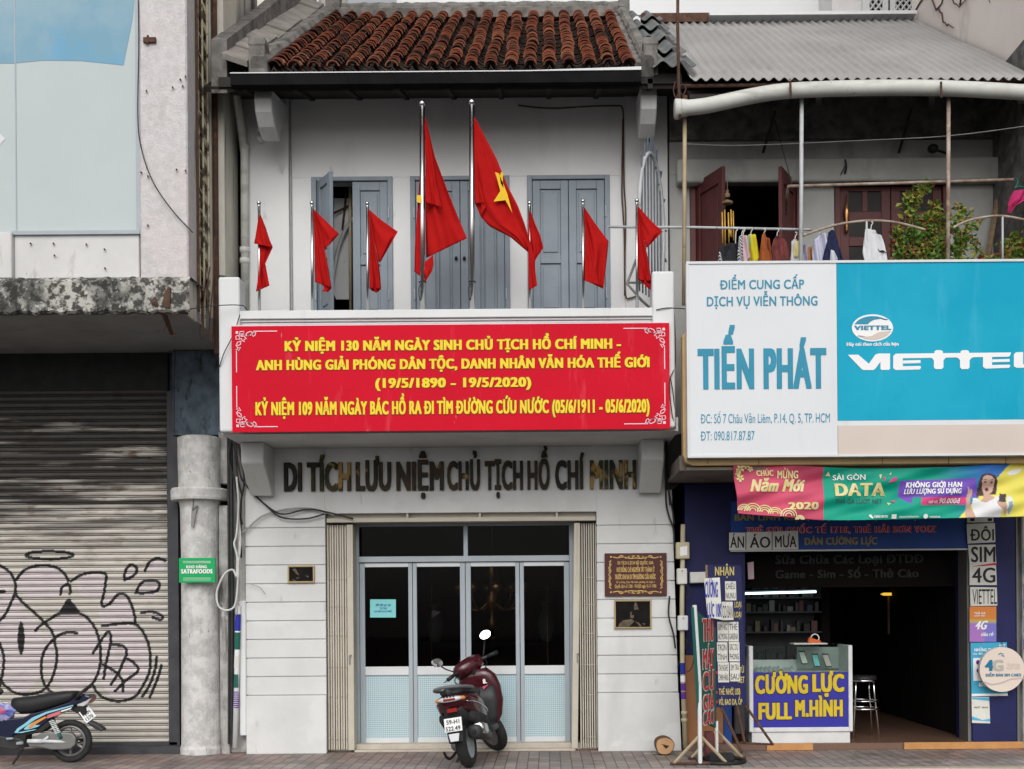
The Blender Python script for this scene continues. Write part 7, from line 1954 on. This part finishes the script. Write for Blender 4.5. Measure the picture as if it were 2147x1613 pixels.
# tail body
def body(secs, mat, name, par=SCt, n=24):
    m_ = sb(); m_.loft([superell(*s_) if len(s_) == 5 else superell(*s_[:5], n=20, e=s_[5]) for s_ in secs]); return m_.build(name, mat, par, smooth=True)
body([(-.36, 0, .70, .05, .03), (-.33, 0, .69, .115, .055, 2.6), (-.22, 0, .66, .175, .105, 2.6), (-.05, 0, .615, .208, .15, 2.6), (.15, 0, .575, .21, .18, 2.6), (.38, 0, .53, .185, .19, 2.6), (.55, 0, .50, .15, .18, 2.8), (.60, 0, .48, .11, .16, 2.8)], M['maroon'], 'tail_body')
body([(-.30, 0, .62, .09, .04), (-.20, 0, .56, .12, .09, 2.6), (0, 0, .47, .13, .11, 2.6), (.2, 0, .40, .13, .12, 2.6), (.5, 0, .34, .12, .10, 2.6)], M['grey_plastic'], 'underbody')
sm = body([(-.27, 0, .765, .06, .02), (-.22, 0, .775, .125, .035, 2.8), (-.02, 0, .775, .15, .045, 3), (.12, 0, .765, .15, .05, 3), (.18, 0, .745, .15, .05, 3), (.40, 0, .735, .13, .05, 3), (.58, 0, .715, .10, .05, 2.8), (.62, 0, .70, .06, .03)], M['seat'], 'seat')
mb = sb(); mb.tube(smooth_line([(-.02, .165, .79), (-.2, .175, .805), (-.36, .13, .825), (-.41, .06, .835), (-.42, 0, .838), (-.41, -.06, .835), (-.36, -.13, .825), (-.2, -.175, .805), (-.02, -.165, .79)], 6), .017, 8)
mb.tube([(-.35, .0, .77), (-.40, 0, .83)], .02, 6); mb.build('grab_rail', M['rail_grey'], SCt, smooth=True)
# side trims, tail studs and panel seams
for s_ in (-1, 1):
    mb = sb(); mb.tube(smooth_line([(-.30, s_ * .15, .675), (-.15, s_ * .198, .65), (.05, s_ * .212, .60), (.25, s_ * .205, .55), (.42, s_ * .178, .50)], 5), .008, 6); mb.build('chrome_trim', M['chrome'], SCt, smooth=True)
    mb = sb(); mb.loft([superell(-.18, s_ * .135, .52, .05, .05), superell(.05, s_ * .165, .46, .055, .07), superell(.35, s_ * .15, .40, .05, .08), superell(.50, s_ * .12, .38, .03, .05)]); mb.build('lower_cover', M['blackmat'], SCt, smooth=True)
for k in range(4):
    mb = sb(); mb.ell((-.388, -.048 + k * .032, .742), .012, .010, .008, 8, 6); mb.build('tail_stud', M['black'], SCt, smooth=True)
# tail lamp row
mb = sb(); mb.loft([superell(-.385, 0, .715, .085, .02), superell(-.37, 0, .715, .115, .026), superell(-.33, 0, .715, .13, .03)]); tlp = mb.build('tail_lamp', M['clear_lens'], SCt, smooth=True)
mb = sb(); mb.box(-.392, -.37, -.06, .06, .702, .724); mb.build('red_lens', M['red_lens'], tlp, bevel=.004)
for s_ in (-1, 1):
    mb = sb(); mb.ell((-.33, s_ * .125, .712), .035, .028, .022, 10, 8); mb.build('indicator', M['orange_lens'], tlp, smooth=True)
mb = sb(); mb.box(-.345, -.335, -.05, .05, .585, .625); mb.build('reflector', M['red_lens'], SCt, bevel=.003)
# rear mudguard and plate
mb = sb(); mb.loft([superell(-.25, 0, .55, .075, .03), superell(-.32, 0, .47, .08, .025), superell(-.36, 0, .38, .08, .02), superell(-.385, 0, .30, .07, .015)]); mb.build('mudguard', M['blackmat'], SCt, smooth=True)
mb = sb(); pl_ = [(-.365, -.088, .535), (-.365, .088, .535), (-.405, .088, .405), (-.405, -.088, .405)]
mb.plate(pl_, (-.006, 0, -.002)); pt = mb.build('number_plate', M['white_ink'], SCt, bevel=.004)
u_ = Vector((0, -1, 0)); v_ = Vector((.04, 0, .135)).normalized(); n_ = Vector((-.96, 0, .28)).normalized()
mb = sb(); bl_ = Vector((-.411, .074, .415)); txt(mb, '522.49', bl_, u_, v_, n_, .146, .042, .015, lift=.005); txt(mb, '59-H1', bl_ + u_ * .012 + v_ * .066, u_, v_, n_, .13, .042, .015, lift=.005); mb.build('lettering', M['black_ink'], pt)
mb = sb(); mb.plate([(-.41, -.055, .385), (-.41, .055, .385), (-.425, .04, .31), (-.425, -.04, .31)], (-.006, 0, 0)); mb.build('splash_plate', M['alu_light'], SCt, bevel=.006)
# engine, muffler, stand
body([(-.06, .10, .25, .04, .06), (.0, .10, .26, .05, .08, 2.8), (.25, .10, .28, .055, .085, 2.8), (.5, .09, .30, .055, .08, 2.8), (.55, .08, .30, .04, .06)], M['engine'], 'engine_case')
mb = sb(); mb.loft([superell(-.20, -.15, .36, .035, .035), superell(-.19, -.15, .36, .068, .070), superell(.05, -.155, .33, .072, .075), superell(.30, -.15, .28, .06, .06), superell(.38, -.14, .26, .03, .03)]); mf = mb.build('muffler', M['grey_plastic'], SCt, smooth=True)
mb = sb(); mb.loft([superell(-.13, -.165, .378, .05, .05), superell(-.12, -.172, .380, .065, .066), superell(.05, -.175, .36, .068, .07), superell(.08, -.165, .355, .05, .05)]); mb.build('heat_shield', M['chrome'], mf, smooth=True)
mb = sb(); mb.lathe((-.21, -.15, .36), [(.018, -.01), (.022, .03)], 10, axis='x'); mb.build('outlet', M['black'], mf)
mb = sb(); mb.tube([(.02, .13, .24), (-.05, .12, .50)], .022, 8)
for k in range(7): mb.ring((.01 - .01 * k, .128, .28 + .027 * k), .028, .006, 12, 5, 'z')
mb.build('shock_absorber', M['engine'], SCt, smooth=True)
mb = sb(); mb.tube([(.45, .12, .22), (.36, .24, .0)], .014, 6); mb.tube([(.36, .25, -.0), (.31, .27, .0)], .016, 6); mb.build('side_stand', M['black'], SCt)
mb = sb(); mb.tube(smooth_line([(.15, .13, .18), (-.02, .17, .12), (-.10, .19, .14), (-.14, .20, .20)], 4), .014, 6); mb.build('kick_lever', M['black'], SCt)
# floor and leg shield
body([(.50, 0, .33, .13, .05), (.60, 0, .31, .17, .05, 3.2), (.88, 0, .31, .17, .05, 3.2), (.96, 0, .33, .14, .05)], M['grey_plastic'], 'floorboard')
mb = sb()
def shield(x_off, hw_s):
    secs = []
    for (z, x, hw, th) in ((.30, .97, .13, .05), (.42, .985, .205, .07), (.58, 1.0, .24, .085), (.74, .995, .235, .10), (.86, .975, .20, .105), (.94, .95, .12, .08)):
        s_ = []
        for k in range(20):
            a = 2 * math.pi * k / 20; c_, q_ = math.cos(a), math.sin(a)
            y = hw * hw_s * math.copysign(abs(c_) ** .75, c_)
            s_.append(Vector((x + x_off + th * math.copysign(abs(q_) ** .75, q_) - .20 * (y * y) / .05 * .12, y, z)))
        secs.append(s_)
    return secs
mb.loft(shield(.03, 1.0)); ls_ = mb.build('leg_shield', M['maroon'], SCt, smooth=True)
mb = sb(); mb.loft([[p + Vector((-.035, 0, 0)) for p in s_] for s_ in shield(.03, .80)[:4]]); mb.build('inner_panel', M['grey_plastic'], ls_, smooth=True)
mb = sb(); O_ = Vector((.89, -.075, .775)); txt(mb, '8.', O_, (0, -1, 0), (.05, 0, 1), (-1, 0, 0), .045, .05, .05, lift=.012); mb.build('sticker', M['white_ink'], ls_)
mb = sb(); mb.plate([(.882, -.06, .745), (.882, -.14, .765), (.882, -.07, .715)], (-.004, 0, 0)); mb.build('sticker', M['rose_ink'], ls_)
# handlebar, cowl, mirrors (steered left)
mb = MB(SFX); mb.loft([superell(.86, 0, 1.0, .04, .03), superell(.88, 0, 1.0, .13, .06, 20, 2.6), superell(.95, 0, 1.0, .20, .09, 20, 2.6), superell(1.03, 0, .98, .175, .095, 20, 2.6), superell(1.10, 0, .95, .09, .06, 20, 2.4), superell(1.12, 0, .94, .04, .03)]); hc = mb.build('handlebar_cowl', M['maroon'], SCt, smooth=True)
mb = MB(SFX); mb.grid(lambda u, v: Vector((.875 + .10 * v, (.5 - u) * .22 * (1 - .3 * v), 1.035 + .05 * math.sin(v * 1.5) - .12 * (u - .5) ** 2)), 8, 5); mb.build('meter_lens', M['clear_lens'], hc, smooth=True, solid=.006)
mb = MB(SFX); mb.grid(lambda u, v: Vector((.99 + .16 * v, (.5 - u) * .26 * (1 - .35 * v), 1.06 + .03 * math.sin(math.pi * u) - .10 * v)), 10, 6); mb.build('cowl_shine', M['clear_lens'], hc, smooth=True, solid=.005)  # pale sheet added over the cowl to stand for its bright highlight
for s_ in (-1, 1):
    mb = MB(SFX); mb.tube(smooth_line([(.92, s_ * .19, .985), (.99, s_ * .22, .92), (1.05, s_ * .14, .84), (1.05, s_ * .05, .76)], 5), .006, 5); mb.build('brake_cable', M['cable'], hc, smooth=True)
mb = MB(SFX); mb.tube([(.93, .16, 1.0), (.86, .34, .985)], .016, 8); mb.tube([(.93, -.16, 1.0), (.86, -.34, .985)], .016, 8); mb.build('handlebar', M['grey_plastic'], hc)
for s_ in (-1, 1):
    mb = MB(SFX); mb.tube([(.905, s_ * .22, .995), (.86, s_ * .34, .985)], [.020, .022], 10); mb.build('grip', M['black'], hc, smooth=True)
    mb = MB(SFX); mb.tube([(.95, s_ * .20, .995), (.93, s_ * .36, .975)], .008, 6); mb.build('brake_lever', M['engine'], hc)
    mb = MB(SFX); mb.tube(smooth_line([(.93, s_ * .20, 1.02), (.95, s_ * .27, 1.10), (.93, s_ * .31, 1.17)], 4), .008, 6)
    st2 = mb.build('mirror_stalk', M['black'], hc, smooth=True)
    mc = Vector((.92, s_ * .33, 1.20))
    mb = MB(SFX); mb.ell(mc, .016, .060, .042, 16, 10); mb.build('mirror', M['black'], hc, smooth=True)
# glass of the mirrors aimed at the sky
for s_ in (-1, 1):
    mc = SFX @ Vector((.92, s_ * .33, 1.20))
    nn = Vector((.02, -.93, .36)) if s_ < 0 else Vector((.1, -.9, -.1))
    nn.normalize(); uu = nn.cross(Vector((0, 0, 1))).normalized(); vv = uu.cross(nn)
    if vv.z < 0: vv = -vv
    tilt_ = R(-32) if s_ < 0 else R(5)
    m_ = MB(); cpt = mc + nn * .034
    m_.poly([cpt + (uu * math.cos(tilt_) + vv * math.sin(tilt_)) * (.062 * math.cos(R(a))) + (vv * math.cos(tilt_) - uu * math.sin(tilt_)) * (.046 * math.sin(R(a))) for a in range(0, 360, 15)])
    m_.build('mirror_glass', M['mirror'], hc, fixn=False)

# ================================================================== dark blue motorbike on the left (seen from its side, facing left)
mY = -.62
MBK = thing('parked_motorbike', P(150, 1600, mY), 'dark blue underbone motorbike with orange flash parked at the graffiti shutter', 'motorbike')
def Zm(zx, zy): return (zx * .1211, 1420 + zy * .1211)
def mk(pts): return [Zm(a, b_) for a, b_ in pts]
kM = (D0 + mY) / F
def side(name, pts, mat, hw, par=MBK, bevel=.012, off=0.0):
    m_ = MB(); m_.plate([P(a, b_, mY + off - hw) for a, b_ in mk(pts)], (0, 2 * hw, 0)); return m_.build(name, mat, par, bevel=bevel, bseg=2)
rc = P(*Zm(1225, 1105), mY); rr_ = rc.z
mb = MB(); mb.ring(rc, rr_ - .032, .032, 40, 10, 'y', 1.1); rw = mb.build('rear_wheel', M['tyre'], MBK, smooth=True)
def rim_(par, c_):
    m_ = MB(); m_.ring(c_, rr_ - .075, .016, 36, 8, 'y', 1.6)
    for k in range(6):
        a = R(60 * k + 30); m_.tube([c_, c_ + Vector(((rr_ - .08) * math.cos(a), 0, (rr_ - .08) * math.sin(a)))], [.024, .014], 6)
    m_.lathe(c_, [(.06, -.05), (.065, 0), (.06, .05)], 18, axis='y'); m_.build('rim', M['rim'], par)
rim_(rw, rc)
fc = rc + Vector((-1.22, 0, 0)); mb = MB(); mb.ring(fc, rr_ - .03, .03, 40, 10, 'y', 1.1); fw_ = mb.build('front_wheel', M['tyre'], MBK, smooth=True); rim_(fw_, fc)
# seat as a rounded loft along its length
def yloft(name, secs, mat, par=MBK):
    m_ = MB(); S_ = []
    for (zx, zy0, zy1, hw) in secs:
        a = P(*Zm(zx, zy0), mY); b_ = P(*Zm(zx, zy1), mY); zc = (a.z + b_.z) / 2; hh = (a.z - b_.z) / 2
        S_.append([Vector((a.x, mY + hw * math.copysign(abs(math.cos(2 * math.pi * k / 18)) ** .7, math.cos(2 * math.pi * k / 18)), zc + hh * math.copysign(abs(math.sin(2 * math.pi * k / 18)) ** .7, math.sin(2 * math.pi * k / 18)))) for k in range(18)])
    m_.loft(S_); return m_.build(name, mat, par, smooth=True)
yloft('seat', [(225, 400, 470, .05), (260, 355, 540, .09), (400, 340, 640, .105), (600, 320, 620, .115), (850, 270, 560, .12), (1100, 240, 480, .12), (1290, 235, 420, .11), (1345, 240, 330, .08)], M['seat'])
bp = side('side_body', [(-200, 760), (400, 700), (520, 640), (820, 560), (1200, 430), (1340, 300), (1480, 310), (1580, 345), (1500, 400), (1330, 470), (1180, 560), (900, 690), (700, 860), (600, 930), (420, 980), (230, 1000), (200, 1100), (-200, 1100)], M['bike_blue'], .095)
side('tail_panel', [(1200, 470), (1330, 470), (1470, 520), (1500, 620), (1430, 700), (1350, 640), (1200, 560)], M['blackmat'], .06)
side('battery_side', [(420, 900), (700, 780), (860, 740), (860, 860), (700, 960), (450, 1010), (430, 1200), (230, 1240), (100, 1200), (150, 1060)], M['blackmat'], .08)
tl_ = side('tail_lamp', [(1310, 480), (1480, 400), (1540, 350), (1585, 345), (1560, 400), (1520, 450), (1440, 510), (1340, 505)], M['clear_lens'], .08, bevel=.015)
side('red_lens', [(1520, 370), (1592, 338), (1570, 420), (1520, 462)], M['red_lens'], .07, par=tl_)
# decal on the near side
mb = MB(); dY = mY - .095
def dec(pts, lift=.004): ppoly(mb, mk(pts), dY, lift)
mb.m = 0; dec([(250, 965), (300, 890), (420, 810), (560, 700), (800, 600), (1270, 480), (1270, 500), (820, 630), (600, 740), (440, 850), (340, 920), (310, 955), (600, 905), (640, 910), (380, 965)])
dec([(420, 890), (480, 830), (600, 770), (630, 790), (620, 830), (700, 830), (650, 860), (500, 905), (425, 908)], .006)
mb.m = 1; dec([(490, 880), (540, 810), (600, 770), (780, 680), (830, 690), (680, 780), (600, 830), (540, 885)], .009)
mb.m = 2; dec([(820, 660), (1050, 580), (1050, 640), (820, 718)], .006)
mb.m = 3; dec([(1060, 580), (1250, 520), (1230, 550), (1060, 605)], .006)
mb.build('decal', [pmat('ice_blue_decal', (.25, .55, .65), .35), pmat('orange_decal', (.68, .26, .05), .35), pmat('rose_decal', (.62, .16, .18), .35), M['white_ink']], bp)
mb = MB(); mb.tube([P(*Zm(1300, 390), mY - .13), P(*Zm(1390, 280), mY - .13), P(*Zm(1560, 150), mY - .07), P(*Zm(1570, 145), mY + .07), P(*Zm(1390, 280), mY + .13)], .016, 8); mb.build('grab_rail', M['black'], MBK, smooth=True)
side('mudguard', [(1300, 560), (1420, 600), (1540, 760), (1700, 830), (1790, 910), (1750, 945), (1640, 900), (1500, 800), (1350, 650)], M['grey_plastic'], .055)
mb = MB(); a0, a1, a2, a3 = [P(*Zm(*q), mY) for q in ((1405, 605), (1540, 500), (1675, 670), (1540, 790))]
n_ = Vector((.1, 0, 0)); off = Vector((.055, -.02, .0))
# number plate, hung square to the bike, slightly turned to the street
up_v = (a0 - a3).normalized(); ac = (a0 + a1 + a2 + a3) / 4; ur = (a1 - a0).normalized()
wv_ = (ur * .55 + Vector((0, -.83, 0))).normalized() * .0
mb.plate([a0 + Vector((0, -.065, 0)), a1 + Vector((0, -.02, 0)), a2 + Vector((0, -.02, 0)), a3 + Vector((0, -.065, 0))], (.003, .006, 0)); pt = mb.build('number_plate', M['white_ink'], MBK)
uu = (a1 + Vector((0, -.02, 0)) - a0 - Vector((0, -.065, 0))); Lu = uu.length; uu.normalize(); vv = (a0 - a3).normalized(); nn = uu.cross(vv)
if nn.y > 0: nn = -nn
mb = MB(); b0 = a3 + Vector((0, -.065, 0)); txt(mb, '1370', b0 + uu * .015 + vv * .015, uu, vv, nn, Lu - .03, .038, .02, lift=.005); txt(mb, '72-M', b0 + uu * .015 + vv * .068, uu, vv, nn, Lu - .03, .035, .02, lift=.005); mb.build('lettering', M['black_ink'], pt)
# chain case, swing arm, shock, exhaust, stands
side('chain_case', [(470, 1130), (600, 1040), (700, 975), (860, 950), (1150, 960), (1260, 980), (1310, 1060), (1300, 1170), (1230, 1240), (1100, 1260), (880, 1260), (700, 1220), (500, 1210)], M['engine'], .03, off=-.09, bevel=.012)
mb = MB(); mb.tube([P(*Zm(480, 1110), mY - .13), P(*Zm(740, 1110), mY - .13)], [.022, .024], 10); mb.tube([P(*Zm(740, 1110), mY - .13), P(*Zm(1180, 1120), mY - .10)], .018, 8); mb.tube([P(*Zm(740, 1110), mY - .13), P(*Zm(840, 1030), mY - .13)], .014, 8); mb.build('swing_arm', M['alu_light'], MBK, smooth=True)
mb = MB(); s0, s1 = P(*Zm(900, 760), mY - .12), P(*Zm(1060, 1060), mY - .12)
mb.tube([s0.lerp(s1, -.1), s1], .012, 8); mb.tube([s0.lerp(s1, .75), s1], .02, 8); sh = mb.build('shock_absorber', M['dark_green'], MBK, smooth=True)
mb = MB()
for k in range(8):
    c_ = s0.lerp(s1, k * .095); mb.tube([c_ + Vector((-.028, 0, -.008)), c_ + Vector((.028, -.012, .008))], .007, 6)
mb.build('spring', M['clean_white'], sh)
side('engine_block', [(-150, 1000), (150, 1040), (330, 1060), (420, 1120), (430, 1220), (250, 1260), (80, 1240), (-150, 1200)], M['grey_plastic'], .10)
mb = MB(); mb.tube([P(*Zm(-100, 1200), mY + .1), P(*Zm(500, 1210), mY + .12), P(*Zm(1100, 1150), mY + .13), P(*Zm(1500, 1090), mY + .13)], [.02, .03, .04, .04], 10); mb.build('exhaust', M['chrome'], MBK, smooth=True)
mb = MB(); mb.tube([P(*Zm(400, 1240), mY - .08), P(*Zm(340, 1340), mY - .12), (P(*Zm(235, 1540), mY - .15).x, mY - .17, .008)], .011, 6); mb.tube([P(*Zm(330, 1290), mY - .1), P(*Zm(290, 1400), mY - .12)], .006, 5); mb.build('side_stand', M['black'], MBK)
mb = MB(); mb.tube([P(*Zm(300, 1150), mY - .13), P(*Zm(380, 1140), mY - .16)], .016, 8); mb.tube([P(*Zm(120, 1070), mY - .12), P(*Zm(220, 1060), mY - .15)], .012, 6); mb.build('foot_peg', M['alu'], MBK)
# front half (mostly outside the frame)
side('leg_shield', [(-330, 200), (-420, 300), (-380, 800), (-300, 1100), (-200, 1130), (-230, 760), (-280, 300)], M['bike_blue'], .17)
mb = MB(); mb.tube([fc, P(*Zm(-500, 60), mY)], .03, 8); mb.build('fork', M['engine'], MBK)
mb = MB(); mb.tube([P(*Zm(-480, 20), mY - .3), P(*Zm(-500, 0), mY), P(*Zm(-480, 20), mY + .3)], .016, 8); mb.build('handlebar', M['black'], MBK)
mb = MB(); mb.ell(P(*Zm(-20, 250), mY - .25), .05, .02, .035, 12, 8); mb.tube([P(*Zm(-20, 250), mY - .25), P(*Zm(-450, 20), mY - .28)], .007, 6); mb.build('mirror', M['black'], MBK)
# plastic bag hung in front of the seat
PB = thing('plastic_bag', P(*Zm(90, 780), mY - .1), 'lilac plastic bag with blue and red print hung in front of the motorbike seat', 'bag')
mb = MB(); rs = random.Random(9); cols = []
cB = P(*Zm(60, 600), mY - .06)
for j in range(15):
    for i in range(25):
        a = 2 * math.pi * i / 24; f = j / 14
        r_ = (.35 + .65 * math.sin(math.pi * min(1, .18 + f * .74)) )
        w = 1 + .10 * math.sin(5 * a + f * 6) + .07 * math.sin(9 * a - f * 9)
        p = cB + Vector((.13 * r_ * w * math.cos(a), .07 * r_ * w * math.sin(a), .175 * (.5 - f) + .012 * math.sin(7 * a + f * 4)))
        mb.v.append(tuple(p))
        t_ = vnoise(np.array([p.x * 22.]), np.array([p.z * 20.]), 31)[0]
        cols.append(((.40, .40, .66, 1) if t_ < .55 else ((.06, .10, .42, 1) if t_ < .74 else (.45, .08, .16, 1))))
mb.f = [(j * 25 + i, j * 25 + i + 1, (j + 1) * 25 + i + 1, (j + 1) * 25 + i) for j in range(14) for i in range(24)]; mb.mi = [0] * len(mb.f); mb.cols = cols
mb.build('bag', pmat('bag_plastic', (1, 1, 1), .4, attr=True, spec=.5), PB, smooth=True)
mb = MB(); mb.tube(smooth_line([P(*Zm(20, 450), mY - .06), P(*Zm(-20, 380), mY - .06), P(*Zm(-80, 420), mY - .06)], 5), .008, 6); mb.build('handle', M['cable_white'], PB)
